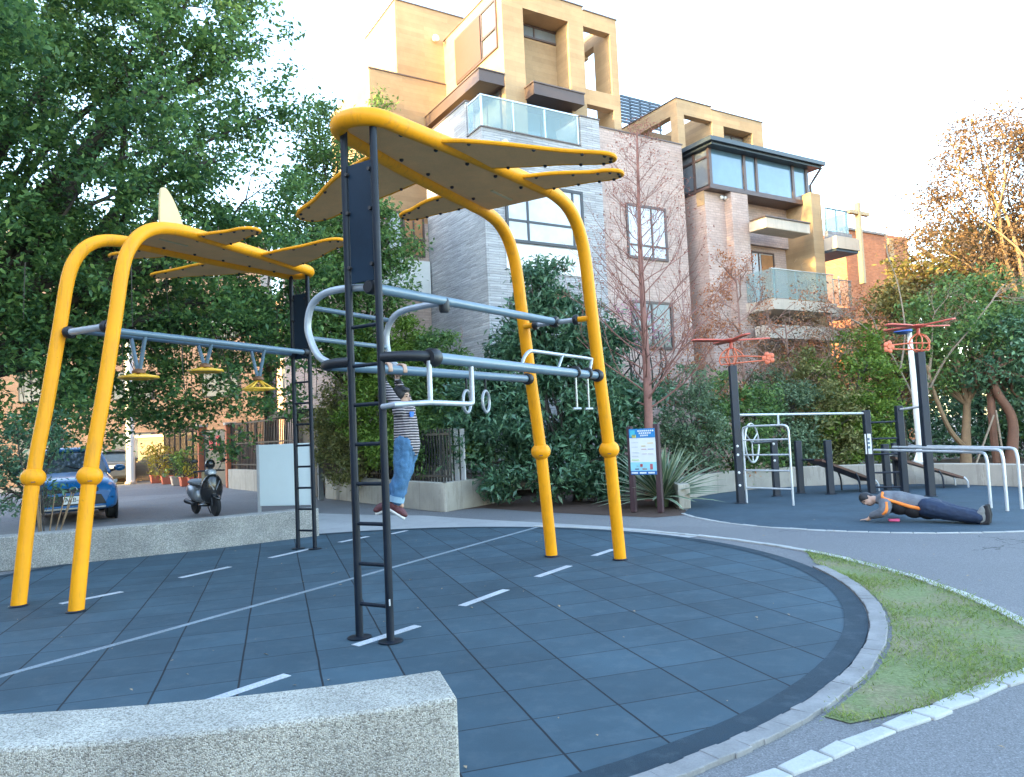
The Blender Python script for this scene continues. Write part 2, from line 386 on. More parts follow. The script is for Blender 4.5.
# near kerb line: flat light stones
mb = MB(); A_, B_ = G(700, 803), Vector((3.42, 4.82, 0)); dv = (B_ - A_); L_ = dv.length; dv.normalize(); nv = Vector((-dv.y, dv.x, 0)); s_ = 0; rr = random.Random(3)
while s_ < L_:
    l = rr.choice((0.13, 0.18, 0.24, 0.28, 0.33)); h = 0.003 + rr.uniform(-.003, .003)
    mb.prism([A_ + dv * (s_ + .006) + nv * (-.052 + rr.uniform(-.018, .018)) + Vector((0, 0, h)), A_ + dv * (s_ + l - .006) + nv * (-.052 + rr.uniform(-.018, .018)) + Vector((0, 0, h)),
              A_ + dv * (s_ + l - .006) + nv * (.052 + rr.uniform(-.018, .018)) + Vector((0, 0, h)), A_ + dv * (s_ + .006) + nv * (.052 + rr.uniform(-.018, .018)) + Vector((0, 0, h))], (0, 0, -0.06)); s_ += l
S(mb.build('kerb_line', M['kerb'], bevel=0.008))
# concrete apron behind the pad
ap = [G(318, 513), G(388, 515), G(423, 515), G(458, 517.5), G(490, 519.5), G(530, 521.5), G(600, 525.5), G(650, 529), G(700, 535.5)]
mb = MB(); inn = []
for p in ap:
    d = (p - PC); d.z = 0; inn.append(PC + d.normalized() * (PR + 0.0))
for k in range(len(ap) - 1): mb.sheet([Vector((q.x, q.y, -0.0075)) for q in (inn[k], inn[k + 1], ap[k + 1], ap[k])])
S(mb.build('concrete_apron', M['apron']))
# grass wedge between the two kerbs
GI = [Vector((PC.x + (PR + .16) * math.cos(a), PC.y + (PR + .16) * math.sin(a), -0.006)) for a in np.linspace(a_start + .05, math.atan2(G(812, 712).y - PC.y, G(812, 712).x - PC.x), 31)]
_oa = [Vector((KC.x + (KR + .01) * math.cos(a), KC.y + (KR + .01) * math.sin(a), 0)) for a in np.linspace(math.atan2(G(800, 552).y - KC.y, G(800, 552).x - KC.x), -0.31, 20)]
_ol = _oa + [Vector((3.36, 4.86, 0)), Vector((p.x, p.y, 0)) if False else G(1010, 676), G(960, 694), G(900, 712), G(850, 722)]
def resample(pts, n):
    L = [0]
    for a, b in zip(pts, pts[1:]): L.append(L[-1] + (b - a).length)
    out = []
    for i in range(n):
        t = L[-1] * i / (n - 1); k = max(q for q in range(len(L)) if L[q] <= t + 1e-9); k = min(k, len(pts) - 2)
        out.append(pts[k].lerp(pts[k + 1], (t - L[k]) / max(1e-9, L[k + 1] - L[k])))
    return out
GO = resample(_ol, 31)
mb = MB()
for k in range(30): mb.sheet([Vector((q.x, q.y, -0.006)) for q in (GI[k], GI[k + 1], GO[k + 1], GO[k])])
turf_o = S(mb.build('turf', M['turf']))
# rear exercise yard pad
YC1, YC2 = Vector((6.78, 13.68, 0)), Vector((6.93, 14.5, 0))
yard = arc(YC1, 3.77, PI, 2 * PI, 40, -0.003) + arc(YC2, 3.62, 0, PI, 40, -0.003)
mb = MB(); mb.prism(yard, (0, 0, -0.018)); S(mb.build('exercise_yard_floor', M['rubber_yard']))
stones(YC1, 3.78, 3.845, PI + 0.02, 2 * PI - .25, 40, 0.0, 'kerb_line', M['kerb'], 0.006)
mb = MB(); a_ = arc(YC1, 3.62, PI + 1.0, 2 * PI - .6, 20, -0.004); b_ = arc(YC1, 3.66, PI + 1.0, 2 * PI - .6, 20, -0.004)
# soil bed behind, from the planter to the yard and back to the house
bed = [G(483, 507.5), G(530, 511), G(600, 514.5), G(655, 517), G(692, 514), Vector((3.15, 14.3, 0))] + arc(YC2, 3.8, PI - 0.05, 0.15, 24) + [Vector((14, 15.5, 0)), Vector((40, 20, 0)), Vector((40, 42, 0)), Vector((6, 30, 0)), Vector((-3.5, 20, 0)), Vector((-1.6, 16.2, 0))]
mb = MB(); mb.sheet([Vector((p.x, p.y, -0.008)) for p in bed]); S(mb.build('soil_bed', M['soil']))

# ------------------------------------------------------------------ low walls
def strip_wall(inner, outer, h, name, mat, label, cat, bev=0.015, z0=ZG):
    m_ = MB(); n = len(inner); b0 = 0
    for p, q in zip(inner, outer):
        m_.v += [Vector((p.x, p.y, z0)), Vector((p.x, p.y, h)), Vector((q.x, q.y, h)), Vector((q.x, q.y, z0))]
    for k in range(n - 1):
        for j in range(4):
            l = (j + 1) % 4; m_.f.append((k * 4 + j, k * 4 + l, (k + 1) * 4 + l, (k + 1) * 4 + j))
    m_.f.append((3, 2, 1, 0)); e = (n - 1) * 4; m_.f.append((e, e + 1, e + 2, e + 3))
    o = m_.build(name, mat, bevel=bev, org=inner[n // 2]); return tag(o, label, cat)
aw0 = math.atan2(3.26 - PC.y, -0.345 - PC.x)
WPC = PC
fi = arc(PC, 4.94, aw0, aw0 - R(62), 40); fo = arc(PC, 5.31, aw0 - R(.3), aw0 - R(62), 40)
strip_wall(fi, fo, 0.55, 'low_wall', M['aggregate'], 'curved washed aggregate low wall in the near left corner, with a square cut end', 'wall')
li = spline([(-7.9, 10.05, 0), (-7.12, 10.38, 0), (-6.15, 10.85, 0), (-5.09, 11.42, 0), (-4.14, 12.08, 0), (-3.34, 12.72, 0)], 6)
lo = []
for k, p in enumerate(li):
    t = (li[min(k + 1, len(li) - 1)] - li[max(k - 1, 0)]).normalized(); lo.append(p + Vector((-t.y, t.x, 0)) * 0.36)
strip_wall(li, lo, 0.46, 'low_wall', M['aggregate_far'], 'grey speckled low wall curving behind the left climbing frame, beside the street', 'wall')
yi = arc(YC2, 3.63, PI + 0.03, -0.25, 50); yo = arc(YC2, 3.86, PI + 0.03, -0.25, 50)
strip_wall(yi, yo, 0.46, 'low_wall', M['wall_conc'], 'plain buff concrete low wall curving round the back of the exercise yard', 'wall')
# ------------------------------------------------------------------ play metal
M['yellow'] = simple('yellow_paint', (0.88, 0.34, 0.003), 0.5, 0.07, 4, 0.05, 50, spec=0.3)
def weather(m, amount, c=(0.12, 0.085, 0.05), scale=16, thr=0.66):
    nt = m.node_tree; b = next(n for n in nt.nodes if n.type == 'BSDF_PRINCIPLED'); src = b.inputs['Base Color'].links[0].from_socket; p = nt.nodes.new('ShaderNodeTexCoord').outputs['Object']
    a = ramp(nt, noise(nt, scale, 6, .75, p), [(thr, (0, 0, 0)), (thr + .05, (amount,) * 3)]); mp = nt.nodes.new('ShaderNodeMapping'); mp.inputs['Scale'].default_value = (9, 9, .8); nt.links.new(p, mp.inputs[0])
    st = ramp(nt, noise(nt, 2.2, 5, .7, mp.outputs[0]), [(.52, (0, 0, 0)), (.75, (amount * .45,) * 3)])
    col = mixc(nt, st, src, c); nt.links.new(mixc(nt, a, col, c), b.inputs['Base Color'])
weather(M['yellow'], .75)
M['tan'] = simple('tan_panel', (0.84, 0.44, 0.17), 0.75, 0.12, 3, fine=0.12)
M['fin'] = simple('beige_panel', (0.62, 0.47, 0.24), 0.6, 0.1, 3)
M['navy'] = simple('dark_paint', (0.007, 0.012, 0.021), 0.45, 0.25, 5, 0.06, 60, spec=0.28)
M['navy_panel'] = simple('dark_panel', (0.010, 0.024, 0.042), 0.4, 0.25, 2, spec=0.22)
weather(M['navy'], .35, (.12, .11, .10), 22, .70)
M['black'] = simple('black_rubber', (0.009, 0.010, 0.013), 0.5, 0.2, 8)
M['steel_blue'] = simple('blue_grey_paint', (0.105, 0.165, 0.215), 0.35, 0.1, 4, 0.03, 60)
M['silver'] = simple('galvanised_steel', (0.40, 0.43, 0.46), 0.4, 0.15, 6, metal=0.35)
M['bolt'] = simple('bolt_steel', (0.03, 0.028, 0.028), 0.5, 0.2, 8)
M['brown'] = simple('brown_hub', (0.17, 0.075, 0.03), 0.5, 0.2, 6)
M['wheel_yellow'] = simple('wheel_yellow', (0.72, 0.40, 0.03), 0.4, 0.1, 5)
M['chain'] = simple('sling_steel', (0.4, 0.41, 0.41), 0.4, 0.2, 30, metal=0.6)

def wing_outline(fr, r0, r1, tip, zr, zt, blunt, bulge):
    """closed plan of one wing: root leading, root trailing (a,b), tip (a,b); heights run from root to tip"""
    r0, r1, tip = Vector((*r0, 0)), Vector((*r1, 0)), Vector((*tip, 0))
    mid = (r0 + r1) / 2; ax = (tip - mid).normalized(); ch = (r0 - r1)
    sid = Vector((-ax.y, ax.x, 0)); sid = sid if sid.dot(ch) > 0 else -sid
    q = [r0, r0.lerp(tip, 0.35) + sid * (bulge * 1.1), r0.lerp(tip, 0.7) + sid * bulge, tip - ax * blunt * 1.1 + sid * blunt * .95, tip - ax * blunt * 0.25 + sid * blunt * 0.6, tip,
         tip - ax * blunt * 0.25 - sid * blunt * 0.6, tip - ax * blunt * 1.1 - sid * blunt * .95, r1.lerp(tip, 0.6) - sid * bulge * .75, r1.lerp(tip, 0.3) - sid * bulge * .55, r1]
    q = spline(q, 6); L = (tip - mid).length
    return [(p.x, p.y, zr + (zt - zr) * max(0, min(1, (p - mid).dot(ax) / L))) for p in q]

def plane_wing(root, fr, name, *args):
    pl = [fr.w(*p) for p in wing_outline(fr, *args)]
    mb = MB(); mb.prism([p + Vector((0, 0, -0.006)) for p in pl], (0, 0, 0.03)); w = mb.build(name, M['tan'], root)
    rim = MB(); rim.tube([p + Vector((0, 0, 0.009)) for p in pl], 0.021, 8); rim.build('wing_rim', M['yellow'], w)
    c = sum(pl, Vector((0, 0, 0))) / len(pl); proto = None
    for k in range(3, len(pl) - 3, 6):
        p = pl[k].lerp(c, 0.07)
        bm_ = MB(); bm_.lathe([(0.017, 0), (0.017, -0.012), (0.009, -0.02)], p + Vector((0, 0, -0.005)), (0, 0, 1), 8); bm_.build('bolt', M['bolt'], w)
    return w

POLE = [(3.87, 0.0), (3.71, 1.32), (3.55, 2.15), (3.40, 3.0), (3.31, 3.52), (3.22, 3.77), (3.08, 3.95), (2.88, 4.065), (2.62, 4.115), (2.4, 4.125)]
FUS = [(2.4, .455), (1.8, .415), (1.0, .345), (0.4, .27), (0.12, .235)]
NOSE = [(0.12 - 0.235 * math.sin(t), 0.235 * math.cos(t)) for t in [PI * k / 12 for k in range(1, 12)]]
ZT = 4.125
def clamp(root, p, axis, r=0.065, l=0.09, name='clamp'):
    ax = Vector(axis).normalized(); mb = MB(); mb.lathe([(r * .8, -l / 2), (r, -l * .3), (r, l * .3), (r * .8, l / 2)], p, ax, 16); return mb.build(name, M['black'], root)
def bar(root, pts, r, mat, name): mb = MB(); mb.tube(pts, r, 12); return mb.build(name, mat, root)

def frame_common(fr, label, wings):
    root = thing('climbing_frame', fr.w(1.8, 0, 0), label, 'climbing frame', 'aeroplane topped climbing frames')
    # splayed yellow poles that bend over into the fuselage
    for s in (1, -1):
        pp = spline([fr.w(a, .46 * s, z) for a, z in POLE], 5)
        p_ = MB(); p_.tube(pp, 0.073, 18); pole = p_.build('pole', M['yellow'], root)
        d = (fr.w(POLE[1][0], 0, POLE[1][1]) - fr.w(POLE[0][0], 0, 0)).normalized(); x, y = frame_axes(d)
        bl = MB(); bl.ball(fr.w(3.71, .46 * s, 1.32), (0.122, 0.122, 0.108), 22, 14, (x, y, d)); ball = bl.build('pole_ball', M['yellow'], pole)
        sl_ = MB(); c = fr.w(3.71, .46 * s, 1.275); tow = (CP - c); tow.z = 0; tow.normalize(); sd = Vector((tow.y, -tow.x, 0))
        sl_.box(c + tow * 0.109, (0.04, 0.03, 0.012), (sd, tow, Vector((0, 0, 1)))); sl_.build('slot', M['brown'], pole)
        ft = MB(); ft.lathe([(0.092, 0.004), (0.092, 0.01), (0.08, 0.02)], fr.w(3.87, .46 * s, 0), (0, 0, 1), 20); ft.build('foot_plate', M['navy'], pole)
    edge = spline([fr.w(a, b, ZT) for a, b in FUS], 4) + [fr.w(a, b, ZT) for a, b in NOSE] + spline([fr.w(a, -b, ZT) for a, b in FUS[::-1]], 4)
    mb = MB(); mb.tube(edge, 0.073, 16); mb.build('fuselage_tube', M['yellow'], root)
    pan = [(2.62, .395), (1.8, .36), (1.0, .285), (0.4, .21), (.1, .18), (.0, .12)] ; pan = pan + [(a, -b) for a, b in pan[::-1]]
    mb = MB(); mb.prism([fr.w(a, b, ZT - 0.012) for a, b in pan], (0, 0, 0.025)); fp = mb.build('fuselage_panel', M['tan'], root)
    for a in (0.35, 0.8, 1.25, 1.7, 2.15):
        for s in (1, -1):
            hb = .135 + .075 * a; bm_ = MB(); bm_.lathe([(0.019, 0), (0.019, -0.014), (0.01, -0.022)], fr.w(a, s * hb, ZT - 0.012), (0, 0, 1), 8); bm_.build('bolt', M['bolt'], fp)
    for nm, w in wings: plane_wing(root, fr, nm, *w)
    # fin standing on the tail
    mb = MB(); mb.prism([fr.w(a, -.018, z) for a, z in [(p[0], p[1]) for p in spline([Vector((a, z, 0)) for a, z in [(2.04, 4.10), (2.13, 4.40), (2.24, 4.62), (2.33, 4.74), (2.39, 4.765), (2.44, 4.71), (2.455, 4.45), (2.46, 4.10)]], 5)]], fr.b * 0.036)
    mb.build('tail_fin', M['fin'], root, bevel=0.008)
    # ladder
    for s in (1, -1):
        mb = MB(); mb.tube([fr.w(0, .157 * s, 0), fr.w(0, .157 * s, 4.10)], 0.031, 16); po = mb.build('ladder_post', M['navy'], root)
        ft = MB(); ft.lathe([(0.095, 0.004), (0.095, 0.011), (0.04, 0.018)], fr.w(0, .157 * s, 0), (0, 0, 1), 22); ft.build('foot_plate', M['navy'], po)
    for k in range(8):
        z = 0.27 + 0.314 * k; bar(root, [fr.w(0, -.14, z), fr.w(0, .14, z)], 0.0155, M['navy'], 'rung')
    mb = MB(); mb.box(fr.w(0, 0, 3.31), (0.245, 0.012, 0.98), (fr.b, fr.a, Vector((0, 0, 1)))); pn = mb.build('ladder_panel', M['navy_panel'], root, bevel=0.006)
    for z in (2.95, 3.4, 3.72):
        for s in (1, -1):
            bm_ = MB(); bm_.lathe([(0.016, -0.035), (0.016, 0.035)], fr.w(0, .118 * s, z), fr.a, 8); bm_.build('bolt', M['bolt'], pn)
    return root

# --- right frame
FA = Fr((-1.155, 5.95), (.755, 9.21))
A_w = [('wing', ((0.62, .30), (1.38, .38), (1.60, 1.57), ZT - .03, 3.95, .13, .05)), ('wing', ((0.55, -.29), (1.30, -.36), (1.22, -1.86), ZT - .03, 3.95, .20, .11)),
       ('tailplane', ((1.86, .42), (2.30, .45), (2.30, 1.36), ZT - .03, 4.06, .14, .07)), ('tailplane', ((1.86, -.42), (2.30, -.45), (2.13, -1.24), ZT - .03, 4.06, .15, .08))]
ra = frame_common(FA, 'aeroplane climbing frame with a dark ladder in front and two steel rings, nearest and right', A_w); fr = FA
w = fr.w
bar(ra, [w(0.06, .06, 2.775), w(3.33, -.0, 2.862)], 0.043, M['steel_blue'], 'overhead_bar')
clamp(ra, w(0.03, .06, 2.775), fr.a, 0.058, .1)
bar(ra, [w(3.38, -.43, 2.855), w(3.38, -.30, 2.857)], 0.034, M['yellow'], 'stub'); bar(ra, [w(3.38, .43, 2.855), w(3.38, .30, 2.857)], 0.034, M['yellow'], 'stub')
bar(ra, [w(3.38, -.32, 2.856), w(3.38, .32, 2.856)], 0.030, M['silver'], 'cross_bar')
for b_ in (-.27, .27): clamp(ra, w(3.38, b_, 2.856), fr.b, 0.062, .06)
clamp(ra, w(3.35, 0, 2.858), fr.b, 0.066, .1)
# near parallel bar
bar(ra, spline([w(0, .16, 2.20), w(.06, .30, 2.20), w(.14, .41, 2.20), w(.27, .455, 2.195)], 6), 0.042, M['black'], 'elbow')
clamp(ra, w(.27, .46, 2.19), fr.a, 0.075, .12)
bar(ra, [w(.28, .46, 2.19), w(3.50, .46, 2.19)], 0.047, M['steel_blue'], 'parallel_bar'); clamp(ra, w(3.47, .46, 2.19), fr.a, 0.075, .1)
# far parallel bar
bar(ra, spline([w(0, -.16, 2.19), w(.0, -.33, 2.195), w(.02, -.45, 2.19), w(.10, -.50, 2.19)], 6), 0.042, M['black'], 'elbow')
bar(ra, [w(.10, -.50, 2.20), w(3.52, -.46, 2.22)], 0.045, M['steel_blue'], 'parallel_bar'); clamp(ra, w(3.46, -.46, 2.22), fr.a, 0.072, .1)
# two hoops and the rungs between them
bar(ra, spline([w(.08, -.47, 2.215), w(.05, -.56, 2.28), w(.05, -.645, 2.42), w(.05, -.675, 2.56), w(.05, -.62, 2.72), w(.05, -.47, 2.80), w(.05, -.24, 2.81), w(.05, .02, 2.785)], 7), 0.03, M['silver'], 'hoop')
bar(ra, spline([w(1.05, -.50, 2.21), w(1.05, -.62, 2.34), w(1.05, -.65, 2.55), w(1.05, -.58, 2.70), w(1.05, -.41, 2.775), w(1.05, 0.03, 2.79)], 7), 0.03, M['silver'], 'hoop')
clamp(ra, w(1.05, .04, 2.76), Vector((0, 0, 1)), .05, .13)
for b_, z in ((-.62, 2.70), (-.645, 2.44)): bar(ra, [w(.05, b_ - .01, z), w(1.05, b_, z)], 0.021, M['steel_blue'], 'hoop_rung')
# hanging steel trapeze under the near bar
bar(ra, spline([w(.82, .46, 2.16), w(.82, .46, 1.87), w(.81, .46, 1.835), w(.77, .46, 1.825)], 4) + [w(.21, .46, 1.83), w(-.1, .36, 1.815), w(-.05, .2, 1.81)], 0.021, M['silver'], 'trapeze_bar')
bar(ra, [w(.22, .46, 2.16), w(.22, .46, 1.83)], 0.021, M['silver'], 'trapeze_hanger')
# rings on straps from the far bar
for b_, a_ in ((-.46, 2.40), (-.46, 2.78)):
    c = w(*((lambda q: (q[0], b_, q[1]))(fr.B(467 if a_ < 2.5 else 486, 401.5, b_))))
    rg = MB(); ax = (fr.a * .25 + fr.b).normalized(); rg.torus(c, 0.118, 0.0165, ax, 30, 10); rg.build('ring', M['silver'], ra)
    top = Vector((c.x, c.y, 2.21)); s2 = MB(); s2.tube([c + Vector((0, 0, .118)), top], 0.012, 8); s2.build('ring_strap', M['black'], ra)
# raised hand rail on the near bar and two hanging grips
bar(ra, spline([w(1.71, .46, 2.22), w(1.76, .46, 2.29), w(1.86, .46, 2.35), w(1.98, .46, 2.365), w(2.6, .46, 2.37), w(3.28, .46, 2.375), w(3.33, .46, 2.35), w(3.25, .46, 2.2)], 5), 0.018, M['silver'], 'hand_rail')
bar(ra, [w(2.60, .46, 2.37), w(2.46, .46, 2.2)], 0.015, M['silver'], 'rail_support')
for a_ in (2.89, 3.20):
    clamp(ra, w(a_, .46, 2.205), fr.a, .066, .05); g_ = bar(ra, [w(a_, .46, 2.16), w(a_, .46, 1.80)], 0.011, M['chain'], 'sling')
    bar(g_, [w(a_ - .05, .44, 1.80), w(a_ + .05, .48, 1.80)], 0.014, M['silver'], 'grip')
# white sticker on the right ladder post
mb = MB(); st = w(-.029, .157, .30); mb.box(w(-.0, .157, .30) + (CP - w(0, .157, .3)).normalized() * .031, (0.018, 0.004, 0.05), (fr.b, fr.a, Vector((0, 0, 1)))); mb.build('sticker', simple('sticker_white', (.7, .7, .68), .5), ra)

# --- left frame
FB = Fr((-3.135, 11.185), (-4.82, 7.66)); fr = FB; w = fr.w
B_w = [('wing', ((0.55, .29), (1.30, .36), (1.17, 1.70), ZT - .03, 4.09, .16, .08)), ('wing', ((0.45, -.28), (1.20, -.35), (1.20, -1.78), ZT - .03, 4.09, .16, .08)),
       ('tailplane', ((1.86, .42), (2.30, .45), (2.2, 1.2), ZT - .03, 4.1, .14, .06)), ('tailplane', ((1.86, -.42), (2.34, -.45), (2.15, -1.26), ZT - .03, 4.09, .14, .06))]
rb = frame_common(FB, 'aeroplane climbing frame with yellow poles in front and three hanging spinner wheels, far left', B_w)
bar(rb, [w(3.40, -.45, 2.90), w(3.40, -.33, 2.90)], .034, M['yellow'], 'stub'); bar(rb, [w(3.40, .45, 2.90), w(3.40, .33, 2.90)], .034, M['yellow'], 'stub')
bar(rb, [w(3.40, -.36, 2.90), w(3.40, .36, 2.90)], .04, M['silver'], 'cross_bar')
for b_ in (-.31, .31): clamp(rb, w(3.40, b_, 2.90), fr.b, .068, .08)
for b_ in (-.12, .12):
    bar(rb, [w(.08, b_, 2.905), w(3.38, b_, 2.90)], .037, M['steel_blue'], 'overhead_bar'); clamp(rb, w(.05, b_, 2.905), fr.a, .06, .1)
for a_, zr, cone in ((2.77, 2.405, .05), (1.80, 2.535, .05), (.88, 2.335, .13)):
    zh = zr + cone
    hg = bar(rb, [w(a_, -.12, 2.88), w(a_, -.015, zh + .02)], .023, M['steel_blue'], 'hanger'); bar(rb, [w(a_, .12, 2.88), w(a_, .015, zh + .02)], .023, M['steel_blue'], 'hanger')
    sw = MB(); sw.torus(w(a_, 0, zr), .205, .017, (0, 0, 1), 30, 8)
    for k in range(6):
        t = 2 * PI * k / 6 + .3; e = w(a_, 0, zr) + Vector((math.cos(t) * .2, math.sin(t) * .2, 0)); sw.tube([w(a_, 0, zh), e], .014, 8)
    spn = sw.build('spinner_wheel', M['wheel_yellow'], rb)
    if cone < .1:
        dm = MB(); dm.lathe([(.19, 0.004), (.12, .02), (.05, .04)], w(a_, 0, zr), (0, 0, 1), 24); dm.build('wheel_disc', M['wheel_yellow'], spn)
    hb = MB(); hb.lathe([(.05, -.01), (.075, .0), (.075, .025), (.04, .05)], w(a_, 0, zh), (0, 0, 1), 18); hb.build('hub', M['brown'], spn)
# ------------------------------------------------------------------ house row
TH = R(31.3); U = Vector((math.cos(TH), math.sin(TH), 0)); V = Vector((-math.sin(TH), math.cos(TH), 0)); ZA = Vector((0, 0, 1))
C0 = AT(490, 330, 20.5); C0.z = 0
def fu(px, py, v):
    d = ray(px, py); p = CP + d * ((v - (CP - C0).dot(V)) / d.dot(V)); return (p - C0).dot(U), p.z
def fv(px, py, u):
    d = ray(px, py); p = CP + d * ((u - (CP - C0).dot(U)) / d.dot(U)); return (p - C0).dot(V), p.z
def HW(u, v, z): return C0 + U * u + V * v + ZA * z
def bb(mb, u0, u1, v0, v1, z0, z1):
    return mb.box(HW((u0 + u1) / 2, (v0 + v1) / 2, (z0 + z1) / 2), (abs(u1 - u0), abs(v1 - v0), abs(z1 - z0)), (U, V, ZA))
def part(root, name, mat, boxes, bevel=0.0):
    mb = MB()
    for b in boxes: bb(mb, *b)
    return mb.build(name, mat, root, bevel=bevel)
def facade_vec(nt):
    p = pos(nt); sp = nt.nodes.new('ShaderNodeSeparateXYZ'); nt.links.new(p, sp.inputs[0])
    h = math_(nt, 'ADD', math_(nt, 'MULTIPLY', sp.outputs[0], U.x + V.x), math_(nt, 'MULTIPLY', sp.outputs[1], U.y + V.y))
    c = nt.nodes.new('ShaderNodeCombineXYZ'); nt.links.new(h, c.inputs[0]); nt.links.new(sp.outputs[2], c.inputs[1]); return c.outputs[0], p
def masonry(name, c1, c2, mortar, bw, bh, mw=0.006, bmp=0.5, rough=0.85, wob=0.0, dist=0.02, streak=.7):
    m, nt, b, out = new_mat(name); vec, p = facade_vec(nt)
    t = nt.nodes.new('ShaderNodeTexBrick'); t.inputs['Scale'].default_value = 1; t.inputs['Brick Width'].default_value = bw; t.inputs['Row Height'].default_value = bh
    t.inputs['Mortar Size'].default_value = mw; t.inputs['Mortar Smooth'].default_value = 0.3; t.inputs['Bias'].default_value = 0.0
    t.inputs['Color1'].default_value = (*c1, 1); t.inputs['Color2'].default_value = (*c2, 1); t.inputs['Mortar'].default_value = (*mortar, 1); t.offset = 0.37; t.offset_frequency = 2
    nt.links.new(vec, t.inputs['Vector'])
    big = ramp(nt, noise(nt, 0.6, 5, 0.65, p), [(0.3, (0.82, 0.82, 0.82)), (0.7, (1.12, 1.1, 1.08))])
    rowv = nt.nodes.new('ShaderNodeMapping'); rowv.inputs['Scale'].default_value = (1.0 / bw * 0.9, 1 / bh * 0.9, 1); nt.links.new(vec, rowv.inputs[0])
    rn = noise(nt, 1.0, 2, 0.8, rowv.outputs[0])
    col = mixc(nt, 1.0, t.outputs['Color'], big, 'MULTIPLY'); col = mixc(nt, streak, col, ramp(nt, rn, [(0.3, (0.7, 0.7, 0.7)), (0.7, (1.25, 1.25, 1.25))]), 'MULTIPLY')
    nt.links.new(col, b.inputs['Base Color']); b.inputs['Roughness'].default_value = rough
    h = math_(nt, 'ADD', math_(nt, 'MULTIPLY', rn, 1.0), math_(nt, 'MULTIPLY', t.outputs['Fac'], -0.8)); bump(nt, b, h, bmp, dist); return m
M['slate'] = masonry('split_slate', (0.34, 0.335, 0.335), (0.47, 0.46, 0.46), (0.16, 0.16, 0.17), 0.55, 0.07, 0.004, 0.8, dist=0.035, streak=.4)
M['tile'] = masonry('facade_tile', (0.45, 0.325, 0.275), (0.52, 0.385, 0.33), (0.33, 0.26, 0.23), 0.235, 0.085, 0.007, 0.5, streak=.3)
M['tile_grey'] = masonry('grey_facade_tile', (0.235, 0.235, 0.25), (0.30, 0.295, 0.30), (0.17, 0.17, 0.18), 0.235, 0.085, 0.007, 0.6)
M['church_brick'] = masonry('church_brick', (0.32, 0.10, 0.04), (0.40, 0.135, 0.055), (0.26, 0.13, 0.08), 0.3, 0.1, 0.01, 0.4)
# board-marked concrete
m, nt, b, out = new_mat('board_concrete'); vec, p = facade_vec(nt)
t = nt.nodes.new('ShaderNodeTexBrick'); t.inputs['Scale'].default_value = 1; t.inputs['Brick Width'].default_value = 1.9; t.inputs['Row Height'].default_value = 0.16; t.inputs['Mortar Size'].default_value = 0.003
t.inputs['Color1'].default_value = (0.38, 0.25, 0.135, 1); t.inputs['Color2'].default_value = (0.44, 0.295, 0.16, 1); t.inputs['Mortar'].default_value = (0.32, 0.21, 0.13, 1); nt.links.new(vec, t.inputs['Vector'])
st = ramp(nt, noise(nt, 0.9, 6, 0.7, p), [(0.3, (0.82, 0.80, 0.78)), (0.72, (1.12, 1.12, 1.12))])
nt.links.new(mixc(nt, 1.0, t.outputs['Color'], st, 'MULTIPLY'), b.inputs['Base Color']); b.inputs['Roughness'].default_value = 0.85
bump(nt, b, math_(nt, 'ADD', noise(nt, 14, 4, 0.6, p), t.outputs['Fac']), 0.2, 0.02); M['conc_board'] = m
M['coping'] = simple('coping_metal', (0.11, 0.075, 0.065), 0.5, 0.2, 3)
M['hood'] = simple('hood_metal', (0.085, 0.055, 0.047), 0.5, 0.15, 2)
M['frame_brown'] = simple('window_frame', (0.085, 0.055, 0.05), 0.45, 0.15, 3)
M['frame_dark'] = simple('dark_window_frame', (0.035, 0.038, 0.045), 0.45, 0.15, 3)
M['blind_brown'] = simple('brown_shutter', (0.10, 0.05, 0.038), 0.6, 0.08, 2)
M['pane'] = simple('window_glass', (0.16, 0.18, 0.20), 0.07, 0.25, 0.7, spec=1.0)  # reflected sky put into the glass as a lighter base
M['pane_blue'] = simple('blue_window_glass', (0.09, 0.16, 0.22), 0.05, 0.2, 0.6, spec=1.0)
M['pane_dark'] = simple('dark_window_glass', (0.03, 0.035, 0.045), 0.06, 0.25, 0.8, spec=0.9)
M['curtain'] = simple('curtain_glass', (0.50, 0.52, 0.55), 0.12, 0.15, 1.2, spec=0.8)
M['rail_glass'] = glass('rail_glass', (0.34, 0.42, 0.43), 0.05, 0.62)
M['rail_steel'] = simple('rail_steel', (0.55, 0.57, 0.58), 0.3, 0.1, 5, metal=0.5)
M['gutter'] = simple('roof_metal', (0.035, 0.05, 0.065), 0.45, 0.2, 3)
M['slab'] = concrete('balcony_concrete', (0.50, 0.42, 0.34), 0.12, 1)
M['white_paint'] = simple('white_paint', (0.70, 0.69, 0.66), 0.55, 0.08, 2)
M['orange_brown'] = simple('orange_brown', (0.36, 0.17, 0.07), 0.5, 0.2, 4)
M['louver'] = simple('louver_metal', (0.03, 0.045, 0.07), 0.5, 0.2, 4)
M['grey_box'] = simple('grey_enamel', (0.4, 0.4, 0.4), 0.5, 0.1, 4)

